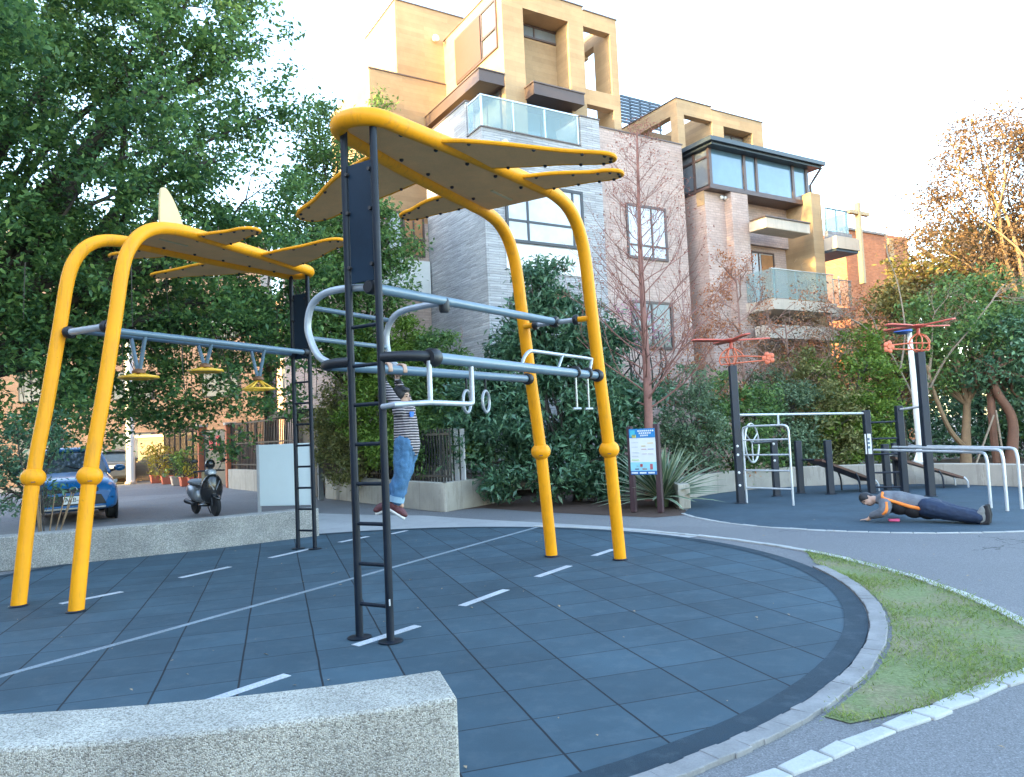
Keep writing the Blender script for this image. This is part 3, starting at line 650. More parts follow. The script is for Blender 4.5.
def win_front(root, v, u0, u1, z0, z1, cols=(0.5,), rows=(), fm='frame_brown', pm='pane', name='window', fr_w=0.06, dep=0.05):
    """framed window standing in a plane v = const (faces -V)"""
    f = MB(); d0, d1 = v - dep, v + 0.03
    for a, c in ((u0, u0 + fr_w), (u1 - fr_w, u1)): bb(f, a, c, d0, d1, z0, z1)
    for a, c in ((z0, z0 + fr_w), (z1 - fr_w, z1)): bb(f, u0 + fr_w, u1 - fr_w, d0, d1, a, c)
    for q in cols: x = u0 + (u1 - u0) * q; bb(f, x - fr_w * .4, x + fr_w * .4, d0 + .008, d1, z0 + fr_w, z1 - fr_w)
    for q in rows: z = z0 + (z1 - z0) * q; bb(f, u0 + fr_w, u1 - fr_w, d0 + .012, d1 - .004, z - fr_w * .4, z + fr_w * .4)
    fo = f.build(name, M[fm], root)
    g = MB(); bb(g, u0 + .01, u1 - .01, v - .018, v - .008, z0 + .01, z1 - .01); g.build('pane', M[pm], fo); return fo
def win_side(root, u, v0, v1, z0, z1, cols=(0.5,), rows=(), fm='frame_brown', pm='pane', name='window', fr_w=0.06, dep=0.05):
    f = MB(); d0, d1 = u - dep, u + 0.03
    for a, c in ((v0, v0 + fr_w), (v1 - fr_w, v1)): bb(f, d0, d1, a, c, z0, z1)
    for a, c in ((z0, z0 + fr_w), (z1 - fr_w, z1)): bb(f, d0, d1, v0 + fr_w, v1 - fr_w, a, c)
    for q in cols: x = v0 + (v1 - v0) * q; bb(f, d0 + .008, d1, x - fr_w * .4, x + fr_w * .4, z0 + fr_w, z1 - fr_w)
    for q in rows: z = z0 + (z1 - z0) * q; bb(f, d0 + .012, d1 - .004, v0 + fr_w, v1 - fr_w, z - fr_w * .4, z + fr_w * .4)
    fo = f.build(name, M[fm], root)
    g = MB(); bb(g, u - .018, u - .008, v0 + .01, v1 - .01, z0 + .01, z1 - .01); g.build('pane', M[pm], fo); return fo

# ---- first house: slate base, tile wing, concrete tower
h1 = thing('house', HW(3, 2, 0), 'tall modern house with grey slate base, glass railed terrace and peach concrete tower', 'house', 'houses in the row behind the playground')
TZ = 10.18
part(h1, 'slate_wall', M['slate'], [(0, 4.2, 0, 3.70, 0, TZ), (0, .24, .86, 3.70, TZ, 11.25), (3.48, 4.2, 0, 1.28, TZ, 11.12)])
part(h1, 'coping', M['coping'], [(-.03, .27, .84, 3.72, 11.25, 11.29), (3.45, 4.22, -.03, 1.28, 11.12, 11.16), (-.03, 3.45, -.03, .12, TZ, TZ + .035), (-.03, .12, .12, .84, TZ, TZ + .035)])
part(h1, 'tile_wall', M['tile'], [(4.2, 7.69, .04, 5.5, 0, 10.93)])
part(h1, 'coping', M['coping'], [(4.2, 7.72, .01, .3, 10.93, 10.97)])
# windows of the slate front
win_front(h1, 0, .66, 3.40, 6.98, 8.75, (0.27, 0.86), (0.36,), 'frame_dark', 'curtain', fr_w=.085)
win_front(h1, 0, .66, 3.40, 3.6, 5.4, (0.5,), (0.36,), 'frame_dark', 'pane', fr_w=.085)
part(h1, 'band', M['white_paint'], [(.62, 3.42, -.03, .0, 6.15, 6.93)])
a, z1 = fu(625, 206, .04); c, z0 = fu(668, 262, .04)
win_front(h1, .04, a, c, z0, z1 + .1, (0.62,), (0.25,), 'frame_brown', 'curtain', fr_w=.08)
a, z1 = fu(630, 300, .04); c, z0 = fu(674, 350, .04)
win_front(h1, .04, a, c, z0, z1, (0.5,), (), 'frame_brown', 'pane_dark', fr_w=.08)
# concrete tower
TU, TV, TZ1 = 1.66, 1.3, 15.6
uw0 = fu(523, 20, TV)[0]; uw1 = fu(568, 25, TV)[0]; TR = 4.80; zt = fu(545, 8, TV)[1]
T2b = 5.40
part(h1, 'tower_wall', M['conc_board'], [(TU, uw0, TV, T2b, TZ, TZ1), (uw1, TR, TV, T2b, TZ, TZ1), (uw0, uw1, TV, T2b, 14.95, TZ1), (uw0, uw1, TV + .75, T2b, TZ, 14.95)])
part(h1, 'coping', M['coping'], [(TU - .03, TR + .03, TV - .03, TV + .25, TZ1, TZ1 + .04), (TU - .03, TU + .25, TV + .25, T2b, TZ1, TZ1 + .04)])
r0 = TV + .75
a, zz1 = fu(524.5, 8, r0); c, zz0 = fu(557, 45, r0); zz1 = 14.95
win_front(h1, r0, uw0 + .02, c, fu(541, 42, r0)[1], zz1 - .02, (0.48,), (), 'frame_brown', 'pane')
a, dz1 = fu(527, 100, r0); c, _ = fu(563, 110, r0)
win_front(h1, r0, uw0 + .05, c, TZ + .03, dz1 + .1, (0.5,), (), 'frame_brown', 'pane_blue', name='terrace_door')
hz0 = fu(550, 98, TV - .45)[1]; hz1 = fu(550, 82, TV - .45)[1]
part(h1, 'window_hood', M['hood'], [(uw0 - .05, uw1 + .12, TV - .5, TV + .73, hz0, hz0 + .36)])
part(h1, 'hood_edge', M['coping'], [(uw0 - .08, uw1 + .15, TV - .53, TV + .1, hz0 + .36, hz0 + .40)])
# side window of the tower with its brown shutter
win_side(h1, TU, 1.60, 4.42, 13.62, 15.22, (0.34,), (), 'frame_brown', 'pane', fr_w=.07)
part(h1, 'shutter', M['blind_brown'], [(TU - .06, TU - .052, 2.62, 4.36, 13.68, 15.15)])
part(h1, 'window_rail', M['frame_brown'], [(TU - .06, TU - .03, 1.66, 2.55, 14.25, 14.33)])
win_side(h1, TU, 1.55, 3.3, TZ + .03, 12.3, (0.5,), (), 'frame_brown', 'pane', name='terrace_door')
cu = fu(479, 67, TV)[0]; cz = 12.62
part(h1, 'canopy', M['hood'], [(cu, TU, TV + .02, 5.2, cz - .36, cz)]); part(h1, 'canopy_edge', M['coping'], [(cu - .03, TU, TV - .01, 5.2, cz, cz + .04)])
for v_ in (2.2, 4.4):
    mb = MB(); mb.lathe([(.06, -.02), (.06, .0)], HW(cu + .45, v_, cz - .365), (0, 0, 1), 14); mb.build('downlight', M['white_paint'], h1)
# open concrete frame on the right of the tower
pr = fu(618, 60, TV)[0]; pl_ = fu(611, 60, TV)[0]; fz1 = fu(582, 25, TV)[1] - .02; fz0 = fu(585, 88, TV)[1]; fzb = fu(588, 104, TV)[1]
part(h1, 'open_frame', M['conc_board'], [(pl_, pr, TV, 2.2, TZ + .3, 15.5), (TR + .002, pl_, TV, 1.6, fz1, 15.5), (TR + .002, pl_, TV, 1.6, fzb, fz0), (TR + .002, pr, 2.9, 3.2, fz1 - .1, 15.4), (pl_, pr, 2.2, 3.2, fz1, 15.5)])
part(h1, 'coping', M['coping'], [(TR + .03, pr + .03, TV - .03, TV + .3, 15.5, 15.54)])
part(h1, 'low_room', M['tile_grey'], [(TR + .01, pr - .1, 3.3, 5, TZ, fzb + .1)])
# glass balustrade round the terrace corner
gl = part(h1, 'balustrade', M['rail_glass'], [(.06, 3.46, .05, .062, TZ + .08, 11.12), (.05, .062, .08, .84, TZ + .08, 11.12)])
posts = MB()
for u_ in (.06, 1.1, 2.2, 3.4): bb(posts, u_ - .02, u_ + .02, .03, .09, TZ, 11.1)
bb(posts, .04, .08, .80, .84, TZ, 11.14); bb(posts, .03, 3.46, .035, .08, 11.12, 11.16); bb(posts, .035, .08, .08, .86, 11.12, 11.16); posts.build('handrail', M['rail_steel'], gl)
# stepped concrete blocks at the back left
v2 = fv(444, 50, TU)[0]; t1u = fu(396, 40, v2)[0]; t1z = fu(396, 0, v2)[1]
lu, lz = fu(369, 68, v2 - .05)
part(h1, 'stair_tower', M['conc_board'], [(t1u, TU + 2, v2, 8.2, 9, t1z)])
part(h1, 'coping', M['coping'], [(t1u - .03, TU + 2, v2 - .03, v2 + .2, t1z, t1z + .04), (t1u - .03, t1u + .2, v2 + .2, 8.2, t1z, t1z + .04)])
part(h1, 'rear_block', M['conc_board'], [(lu, TU - .002, v2 - .05, v2 - .004, 8.4, lz), (lu, t1u - .004, v2 - .004, 9.4, 8.4, lz - .004)])
part(h1, 'coping', M['coping'], [(lu - .03, TU - .01, v2 - .08, v2 - .01, lz, lz + .04)])
part(h1, 'rear_wall', M['tile'], [(-3.2, TU, 3.72, 9.3, 0, 8.4)])
a, z1 = fu(402, 212, 3.72); c, z0 = fu(425, 258, 3.72)
win_front(h1, 3.72, a, c, z0, z1, (0.5,), (0.4,), 'frame_brown', 'orange_brown')
win_front(h1, 3.72, fu(385, 212, 3.72)[0], a - .02, z0 - .3, z1, (), (), 'frame_brown', 'curtain')
part(h1, 'rear_sill', M['white_paint'], [(-3.3, -.05, 3.55, 3.72, z0 - 1.25, z0 - .15)])
mb = MB(); c = HW(*(lambda q: (q[0], v2 - .06, q[1]))(fu(434, 40, v2))); mb.lathe([(.10, 0), (.12, .12), (.05, .17)], c, -V, 16); mb.build('security_lamp', M['white_paint'], h1)
lv = MB(); lu0 = fu(621, 100, 4.0)[0]; lu1 = fu(661, 112, 4.0)[0]; lz0 = fu(630, 124, 4.0)[1]; lz1 = fu(622, 94, 4.0)[1]
for k in range(9): z = lz0 + (lz1 - lz0) * (k + .5) / 9; bb(lv, lu0, lu1, 4.0, 4.05, z - .055, z + .035)
for k in range(5): x = lu0 + (lu1 - lu0) * k / 4; bb(lv, x - .03, x + .03, 4.06, 4.1, 10.9, lz1)
lv.build('roof_louver', M['louver'], h1)

# ---- second house: glazed corner, fin wall, balconies
h2 = thing('house', HW(11.5, 2, 0), 'tiled house with a dark glazed top floor corner, yellow fin wall and glass balconies', 'house', 'houses in the row behind the playground')
VM = -.6
FV_ = VM - .35; FU0 = fu(812, 215, FV_)[0]; FU1 = fu(822, 215, FV_)[0]; WV = max(-.45, min(fv(790, 250, FU0)[0], .4))
HU1 = fu(811, 240, VM - .75)[0]; RU1 = fu(826, 168, VM - .42)[0]; SU1 = fu(860, 245, VM - .85)[0]; QU0 = fu(826, 225, VM - .45)[0]; QU1 = fu(848, 220, VM - .45)[0]
ZQ = fu(840, 233, VM - .45)[1]; ZQT = fu(840, 211, VM - .45)[1]; ZS1 = fu(840, 236, VM - .85)[1]; ZS0 = fu(840, 248, VM - .85)[1]
part(h2, 'tile_wall', M['tile'], [(8.27, 9.2, -.30, 5, 0, 9.36), (9.2, 10.0, VM, 5, 0, 9.36), (10.0, FU0, WV + .05, 5, 7.9, 9.36), (10.0, FU0, WV + .2, 5, 0, 7.9), (FU1, SU1 - .6, .9, 6, 0, 8.0)])
part(h2, 'sunlit_strip', M['conc_board'], [(8.24, 8.27, -.30, .04, 8.9, 9.36)])  # sun on the top of the return wall put in as a peach strip
part(h2, 'soffit', M['frame_brown'], [(8.22, FU0, VM - .02, 3, 9.36, 9.46)])
gz0, gz1 = 9.46, 10.72
def mull(us): 
    f = MB()
    for u_, w_ in us: bb(f, u_ - w_ / 2, u_ + w_ / 2, VM - .02, VM + .08, gz0, gz1)
    for v_ in (.05, .7): bb(f, 8.24, 8.32, v_, v_ + .09, gz0, gz1)
    bb(f, 8.24, RU1 - .5, VM - .01, VM + .07, gz0, gz0 + .06); bb(f, 8.25, 8.31, VM + .08, .7, gz0 + .95, gz0 + 1.02); return f.build('window', M['frame_brown'], h2)
us = [(8.30, .12)] + [(fu(p, 180, VM)[0], w_) for p, w_ in ((745, .12), (757, .1), (793, .12), (806, .06))] + [(RU1 - .55, .1)]
wf = mull(us)
g = MB(); bb(g, 8.36, RU1 - .56, VM + .03, VM + .04, gz0 + .06, gz1); g.build('pane', M['pane_blue'], wf)
g = MB(); bb(g, 8.29, 8.30, VM + .09, .7, gz0 + .06, gz1); g.build('pane', M['pane'], wf)
part(h2, 'attic_room', M['tile_grey'], [(8.5, RU1 - .6, .6, 4.5, 9.4, 10.74)])
part(h2, 'roof', M['gutter'], [(7.95, RU1, VM - .42, 2.2, 10.80, 10.94), (8.1, RU1 - .1, VM - .3, 2.0, 10.72, 10.80)])
dp = MB(); dp.tube([HW(RU1 - .1, VM - .3, 10.75), HW(RU1 - .2, VM - .1, 10.45), HW(RU1 - .25, VM + .1, 10.2), HW(RU1 - .25, VM + .1, 8.3)], .05, 8); dp.build('downpipe', M['frame_brown'], h2)
part(h2, 'dark_panel', M['frame_brown'], [(FU1 + .02, FU1 + .3, .5, .9, 7.9, 10.7)])
part(h2, 'fin_wall', M['conc_board'], [(FU0, FU1, FV_, WV + .3, 0, 9.72)], 0.01)
part(h2, 'balcony_hood', M['slab'], [(9.94, HU1, VM - .75, VM - .002, 8.02, 8.38)], 0.03); part(h2, 'hood_edge', M['coping'], [(9.90, HU1, VM - .79, VM - .1, 8.38, 8.42)])
win_front(h2, WV + .2, 10.15, 12.2, 5.62, 7.7, (0.42, 0.6), (), 'frame_brown', 'curtain', name='balcony_door')
part(h2, 'lit_wall_sheet', M['orange_brown'], [(11.5, 12.1, WV + .15, WV + .17, 5.7, 7.6)])  # orange-brown sheet stands for the lit inner wall, its light in the colour
part(h2, 'balcony', M['slab'], [(9.6, FU0 - .02, VM - 1.1, WV + .18, 5.22, 5.56), (FU1 + .02, SU1 - .2, VM - .6, .88, 5.22, 5.56)])
rg = part(h2, 'balustrade', M['rail_glass'], [(9.65, FU0 - .04, VM - 1.05, VM - 1.038, 5.6, 6.55), (9.65, 9.662, VM - 1.03, VM - .02, 5.6, 6.55), (FU1 + .04, SU1 - .25, VM - .55, VM - .538, 5.6, 6.55)])
part(rg if False else h2, 'handrail', M['rail_steel'], [(9.63, FU0 - .02, VM - 1.07, VM - 1.02, 6.55, 6.58), (FU1 + .03, SU1 - .23, VM - .57, VM - .52, 6.55, 6.58)] + [(x - .015, x + .015, VM - 1.036, VM - 1.0, 5.56, 6.55) for x in (9.8, 10.9, 12.0, 13.2)])
part(h2, 'upper_balcony', M['slab'], [(FU1 + .02, SU1, VM - .85, .88, ZS0, ZS1)]); part(h2, 'balcony_soffit', M['gutter'], [(FU1 + .03, SU1 - .05, VM - .8, .87, ZS0 - .09, ZS0)])
part(h2, 'parapet', M['tile_grey'], [(QU0, QU1 + .1, VM - .5, VM - .35, ZS1, ZQ)])
part(h2, 'balustrade', M['rail_glass'], [(QU0, QU1, VM - .45, VM - .438, ZQ, ZQT), (QU1 - .01, QU1 + .002, VM - .436, .8, ZQ, ZQT)])
part(h2, 'handrail', M['gutter'], [(QU0, QU1 + .02, VM - .47, VM - .42, ZQT, ZQT + .04)] + [(x - .02, x + .02, VM - .43, VM - .39, ZQ, ZQT) for x in (QU0 + .05, (QU0 + QU1) / 2, QU1 - .05)])
win_front(h2, .9, FU1 + .2, FU1 + 1.5, 5.62, 7.6, (0.55,), (), 'frame_dark', 'curtain', name='balcony_door')
part(h2, 'side_wall', M['tile_grey'], [(SU1 - .6, SU1 - .3, 1.2, 6, 0, 7.4)])
part(h2, 'ground_band', M['slab'], [(9.6, SU1 - .3, VM - .9, VM - .3, 4.3, 4.75)])
# roof storey with open corner frame
BV = 1.5; cu0, cz1 = fu(676, 98, BV); cu1 = fu(762, 122, BV)[0]; cm = fu(711, 105, BV)[0]; bz = cz1 - .55
part(h2, 'roof_frame', M['conc_board'], [(cu0, cu0 + .34, BV, BV + .35, 10.7, cz1 - .004), (cu0 + .34, cm, BV + .003, BV + .3, bz, cz1 - .008), (cu0 + .003, cu0 + .3, BV + .35, 4.6, bz, cz1 - .008), (cu0, cu0 + .34, 3.6, 4.6, 10.7, bz), (cu0 + .34, cm, 3.4, 3.7, 10.7, bz + .1)])
part(h2, 'roof_room', M['conc_board'], [(cm, fu(723, 120, BV)[0], BV, 4.6, 10.9, cz1 - .1), (fu(752, 130, BV)[0], cu1, BV, 4.6, 10.9, cz1 - .1), (fu(723, 120, BV)[0], fu(752, 130, BV)[0], BV + .5, 4.6, 10.9, cz1 - .1), (fu(723, 120, BV)[0], fu(752, 130, BV)[0], BV, BV + .5, cz1 - .62, cz1 - .1)])
part(h2, 'coping', M['coping'], [(cu0 - .03, cm, BV - .03, BV + .2, cz1, cz1 + .035), (cm, cu1 + .03, BV - .03, BV + .2, cz1 - .1, cz1 - .06), (cu0 - .03, cu0 + .2, BV + .2, 4.6, cz1, cz1 + .035)])
win_front(h2, BV + .5, fu(724, 120, BV)[0] + .05, fu(744, 120, BV + .5)[0], 11.0, cz1 - .64, (0.5,), (), 'frame_brown', 'pane')
lp = MB(); c = HW(9.0, -.36, 9.2); lp.ball(c, .07, 10, 8); lp.ball(c + U * .16, .07, 10, 8); lp.build('flood_lamp', M['white_paint'], h2)

# ---- third house further up the street, behind the tree and the fence
h3 = thing('house', HW(3, 16, 0), 'pink tiled house far up the street behind the black bar fence', 'house', 'houses in the row behind the playground')
M['pink'] = masonry('pink_tile', (0.46, 0.30, 0.25), (0.54, 0.36, 0.30), (0.36, 0.26, 0.23), 0.3, 0.12, 0.008, 0.4)
part(h3, 'wall', M['pink'], [(0.3, 8, 10.0, 30, 0, 9.6)]); part(h3, 'roof_edge', M['coping'], [(.1, 8.2, 9.8, 30.2, 9.6, 9.8)])
for v_ in (11.2, 14.6, 18.0, 21.4, 24.8):
    for z_ in (.4, 3.6, 6.6): win_side(h3, .3, v_, v_ + 1.9, z_ + (.5 if z_ > 1 else 0), z_ + 2.2, (0.5,), (), 'frame_dark', 'pane' if (v_ + z_) % 2 > .8 else 'curtain')
part(h3, 'floor_band', M['white_paint'], [(.18, .3, 10, 30, 3.0, 3.25), (.18, .3, 10, 30, 6.1, 6.35)])

# ---- church behind the trees
cY = 46.0; c0 = AT(858, 420, cY); c0.z = 0; ch = thing('church', c0, 'orange brick church far behind the houses, with a tall pale cross on its front', 'church')
def CW(u, v, z): return c0 + U * u + V * v + ZA * z
def cb(mb, u0, u1, v0, v1, z0, z1): return mb.box(CW((u0 + u1) / 2, (v0 + v1) / 2, (z0 + z1) / 2), (u1 - u0, v1 - v0, z1 - z0), (U, V, ZA))
def cu_(px, py, v):
    d = ray(px, py); p = CP + d * ((v - (CP - c0).dot(V)) / d.dot(V)); return (p - c0).dot(U), p.z
um, zt1 = cu_(884, 236, 0); ur, zt2 = cu_(907, 238, .8)
mb = MB(); cb(mb, 0, um, 0, 10, 0, zt1); cb(mb, um, ur, .8, 10, 0, zt2); mb.build('brick_wall', M['church_brick'], ch)
mb = MB(); cb(mb, -.1, um + .1, -.1, .3, zt1, zt1 + .15); mb.build('coping', M['coping'], ch)
mb = MB(); u_ = cu_(888, 270, .8)[0]; cb(mb, u_, u_ + .55, .6, .8, 0, zt2 - .3); mb.build('stone_strip', simple('church_stone', (.36, .22, .11), .8), ch)
mb = MB(); uc, zc = cu_(857, 203, -.6); za = cu_(857, 213, -.6)[1]; cb(mb, uc - .13, uc + .13, -.75, -.45, zt1 - 3.5, zc); cb(mb, uc - 1.0, uc - .13, -.74, -.46, za - .12, za + .12); cb(mb, uc + .13, uc + 1.05, -.74, -.46, za - .12, za + .12)
mb.build('cross', simple('cross_paint', (.26, .17, .07), .5), ch, bevel=.02)
# ---- apartment block across the street on the left (seen in scraps through the tree), and an unseen row added to shade the playground
M['apt'] = masonry('apartment_tile', (0.17, 0.115, 0.10), (0.21, 0.14, 0.12), (0.17, 0.13, 0.12), 0.4, 0.14, 0.01, 0.3)
def block(name, c, ax, ln, dp, h, label, floors=4):
    root = thing(name, c, label, 'building'); X = Vector((ax[0], ax[1], 0)).normalized(); Y = Vector((-X.y, X.x, 0)); c = Vector(c)
    mb = MB(); mb.box(c + ZA * h / 2, (ln, dp, h), (X, Y, ZA)); mb.build('wall', M['apt'], root)
    mb = MB(); mb.box(c + ZA * (h + .2), (ln + .5, dp + .5, .4), (X, Y, ZA)); mb.build('roof_edge', M['slab'], root)
    n = int(ln / 4.0)
    for f in range(floors):
        for k in range(n):
            for s in (-1, 1):
                q = c + X * (-ln / 2 + (k + .5) * ln / n) + Y * (s * dp / 2) + ZA * ((f + .55) * h / floors)
                wb = MB(); wb.box(q, (1.9, .10, 1.5), (X, Y, ZA)); wo_ = wb.build('window', M['frame_dark'], root)
                pb = MB(); pb.box(q + Y * s * .052, (1.76, .02, 1.36), (X, Y, ZA)); pb.build('pane', M['pane'], wo_)
    return root
block('apartment_building', (-25.5, 43, 0), (1, .25), 22, 9, 13, 'peach apartment block glimpsed through the big tree beyond the parked cars', 4)
sd = SH * 21 + Vector((-4, 3, 0)); block('apartment_building', (sd.x, sd.y, 0), (-SH.y, SH.x), 70, 8, 15.0, 'unseen long peach apartment row added behind and left to shade the playground', 4)
# ------------------------------------------------------------------ street side
M['brick_red'] = simple('brick_post', (0.42, 0.13, 0.06), 0.8, 0.2, 8, 0.3, 30, fine=.2)
M['iron'] = simple('fence_iron', (0.02, 0.02, 0.022), 0.5, 0.2, 6)
M['cream_stone'] = masonry('cream_stone', (0.24, 0.18, 0.12), (0.30, 0.23, 0.155), (0.18, 0.14, 0.11), 0.7, 0.3, 0.012, 0.4)
M['terra'] = simple('terracotta', (0.55, 0.14, 0.075), 0.7, 0.15, 6)
P_end, P_cor, P_rt = Vector((-5.4, 21.3, 0)), Vector((-1.62, 15.85, 0)), Vector((-0.72, 17.0, 0))
# planter wall with a rounded corner
pin = []; 
cpath = [P_end, P_end.lerp(P_cor, .5), P_end.lerp(P_cor, .9), P_cor + Vector((.06, .02, 0)), P_cor.lerp(P_rt, .25) + Vector((.05, -.05, 0)), P_rt, P_rt + Vector((.5, 1.0, 0))]
cpath = spline(cpath, 6); outp = []
for k, p in enumerate(cpath):
    t = (cpath[min(k + 1, len(cpath) - 1)] - cpath[max(k - 1, 0)]).normalized(); outp.append(p + Vector((-t.y, t.x, 0)) * 0.2)
strip_wall(cpath, outp, 0.60, 'planter_wall', M['wall_conc'], 'buff concrete planter wall with a rounded corner, along the street behind the hanging child', 'wall')
pl = MB(); pl.sheet([Vector((p.x, p.y, .5)) for p in outp] + [Vector((2.5, 21, .5)), Vector((-2.5, 25.5, .5))]); tag(pl.build('planter_soil', M['soil']), kind='structure')
# bar fence on the planter
def bar_fence(p, q, z0, z1, step, label, base=None, slats=False, rails=(0.12, 0.9)):
    d = (q - p); L = d.length; d.normalize(); n = Vector((-d.y, d.x, 0)); root = thing('bar_fence', (p + q) / 2, label, 'fence')
    ax = (d, n, ZA); k = int(L / step); mb = MB()
    for i in range(k + 1):
        wd = .035 if i % 6 else .06
        mb.box(p + d * (i * L / k) + ZA * ((z0 + z1) / 2), (wd, wd * .8, z1 - z0), ax)
    mb.build('bars', M['iron'], root); mb = MB()
    for r_ in rails: mb.box((p + q) / 2 + ZA * (z0 + (z1 - z0) * r_), (L, .045, .05), ax)
    mb.build('rail', M['iron'], root)
    if slats:
        mb = MB(); rr = random.Random(2)
        for i in range(0, k, 2): mb.box(p + d * ((i + .6) * L / k) + n * .35 + ZA * (z0 + .6), (.16, .03, 1.2 + rr.uniform(-.1, .1)), ax)
        mb.build('pale_slats', M['white_paint'], root)
    if base:
        mb = MB(); mb.box((p + q) / 2 + ZA * (z0 / 2 - .02), (L, .3, z0 + .02), ax); mb.build('concrete_base', M['wall_conc'], root, bevel=.01)
    return root
nrm = (P_cor - P_end).normalized(); nrm = Vector((-nrm.y, nrm.x, 0))
bar_fence(P_end + nrm * .5 + (P_cor - P_end) * .12, P_cor + nrm * .5 + Vector((-.2, .3, 0)), .55, 1.75, .14, 'dark bar fence with pale slats behind it, standing on the planter by the hanging child', slats=True)
gp = G(231, 487.5); gp.z = 0; ge = gp.lerp(P_end, .78)
bar_fence(gp + (ge - gp).normalized() * .2, ge, .72, 2.45, .17, 'tall black bar fence on concrete, from the brick gate post to the grey post', base=True, rails=(0.1, .55, .97))
gl_ = G(203, 487); gl_.z = 0
def brick_post(p, label): 
    t = thing('gate_post', p, label, 'gate post', 'brick gate posts'); mb = MB(); mb.box(Vector((p.x, p.y, 1.2)), (.32, .32, 2.4), (U, V, ZA)); mb.build('shaft', M['brick_red'], t, bevel=.012)
    mb = MB(); mb.box(Vector((p.x, p.y, 2.45)), (.42, .42, .1), (U, V, ZA)); mb.build('cap', M['slab'], t, bevel=.01)
brick_post(gp, 'orange brick gate post joined to the low concrete base of the fence'); brick_post(gl_, 'orange brick gate post beside the flower pots')
gd = (gp - gl_).normalized(); gn = Vector((-gd.y, gd.x, 0)); gt = thing('gate', (gp + gl_) / 2, 'narrow dark metal gate hung between two orange brick posts', 'gate'); mb = MB(); Lg = (gp - gl_).length - .34
mb.box((gp + gl_) / 2 + ZA * 1.15, (Lg, .05, 2.1), (gd, gn, ZA)); mb.build('gate_leaf', M['frame_dark'], gt, bevel=.01)
for k in range(2):
    mb = MB(); c = (gp + gl_) / 2 - gn * .06 + gd * (-.25 + k * .5) + ZA * 1.75; mb.box(c, (.26, .012, .55), (gd, gn, ZA)); mb.build('red_couplet', simple('red_paper', (.6, .04, .05), .6), gt)
fl0 = G(165, 482); fl0.z = 0
bar_fence(fl0, gl_ + (fl0 - gl_).normalized() * .25, .15, 2.5, .2, 'black bar fence behind the red flower pots, far up the street', rails=(0.05, .5, .97))
# cream stone wall at the end of the street
cw0, cw1 = G(60, 486), G(163, 482.5); cw0.z = cw1.z = 0; d = (cw1 - cw0).normalized()
ct = thing('stone_wall', (cw0 + cw1) / 2, 'cream stone garden wall at the far end of the street behind the grey car', 'wall'); mb = MB(); mb.box((cw0 + cw1) / 2 + ZA * 1.1 + Vector((0, 3, 0)), ((cw1 - cw0).length + 6, .3, 2.3), (d, Vector((-d.y, d.x, 0)), ZA)); mb.build('masonry', M['cream_stone'], ct)
mb = MB(); mb.box((cw0 + cw1) / 2 + ZA * 2.32 + Vector((0, 3, 0)), ((cw1 - cw0).length + 6, .45, .14), (d, Vector((-d.y, d.x, 0)), ZA)); mb.build('coping', M['slab'], ct)
# white utility pole
up = G(131, 484); up.z = 0; ut = thing('utility_pole', up, 'white painted round pole beside the grey car at the far end of the street', 'pole'); mb = MB(); mb.tube([up, up + ZA * 7], .19, 16); mb.build('shaft', M['white_paint'], ut)
mb = MB(); mb.tube([up + ZA * .02, up + ZA * .12], .26, 16); mb.build('collar', M['slab'], ut)
# grey metal post by the planter end
gp2 = G(321, 500); gp2.z = 0; gpt = thing('metal_post', gp2, 'slim grey square metal post at the left end of the planter wall', 'post'); mb = MB(); mb.box(gp2 + ZA * 1.2, (.13, .13, 2.4), (U, V, ZA)); mb.build('shaft', simple('grey_post', (.16, .18, .2), .5), gpt, bevel=.01)
mb = MB(); mb.box(gp2 + ZA * 2.42, (.17, .17, .05), (U, V, ZA)); mb.build('cap', M['grey_box'], gpt)
# black metal door beyond the post
bd = thing('entrance_door', gp2 + V * 1.2, 'black metal entrance canopy and door behind the grey post', 'door'); mb = MB(); c = gp2 + V * 2.2 + U * .3; mb.box(c + ZA * 1.15, (.08, 2.0, 2.3), (U, V, ZA)); mb.build('leaf', M['frame_dark'], bd); mb = MB(); mb.box(c + ZA * 2.45 - U * .3, (1.0, 2.6, .2), (U, V, ZA)); mb.build('canopy', M['iron'], bd, bevel=.02)
# blank white board behind the far left wall
s0, s1 = G(261, 514), G(312, 513); s0.z = s1.z = 0; d = (s1 - s0).normalized(); n = Vector((-d.y, d.x, 0))
sb = thing('notice_board', (s0 + s1) / 2, 'blank pale board on grey posts, its back to the playground, behind the left ladder', 'notice board')
zt_ = AT(262, 445, s0.y).z
mb = MB(); mb.box((s0 + s1) / 2 + ZA * (zt_ / 2 + .09), ((s1 - s0).length, .05, zt_ - .18), (d, n, ZA)); mb.build('board', simple('pale_board', (.66, .74, .73), .5, .04, 1), sb, bevel=.008)
for p in (s0 - d * .03, s1 + d * .03): mb = MB(); mb.box(p + ZA * (zt_ / 2), (.06, .08, zt_ + .02), (d, n, ZA)); mb.build('post', M['grey_box'], sb, bevel=.006)
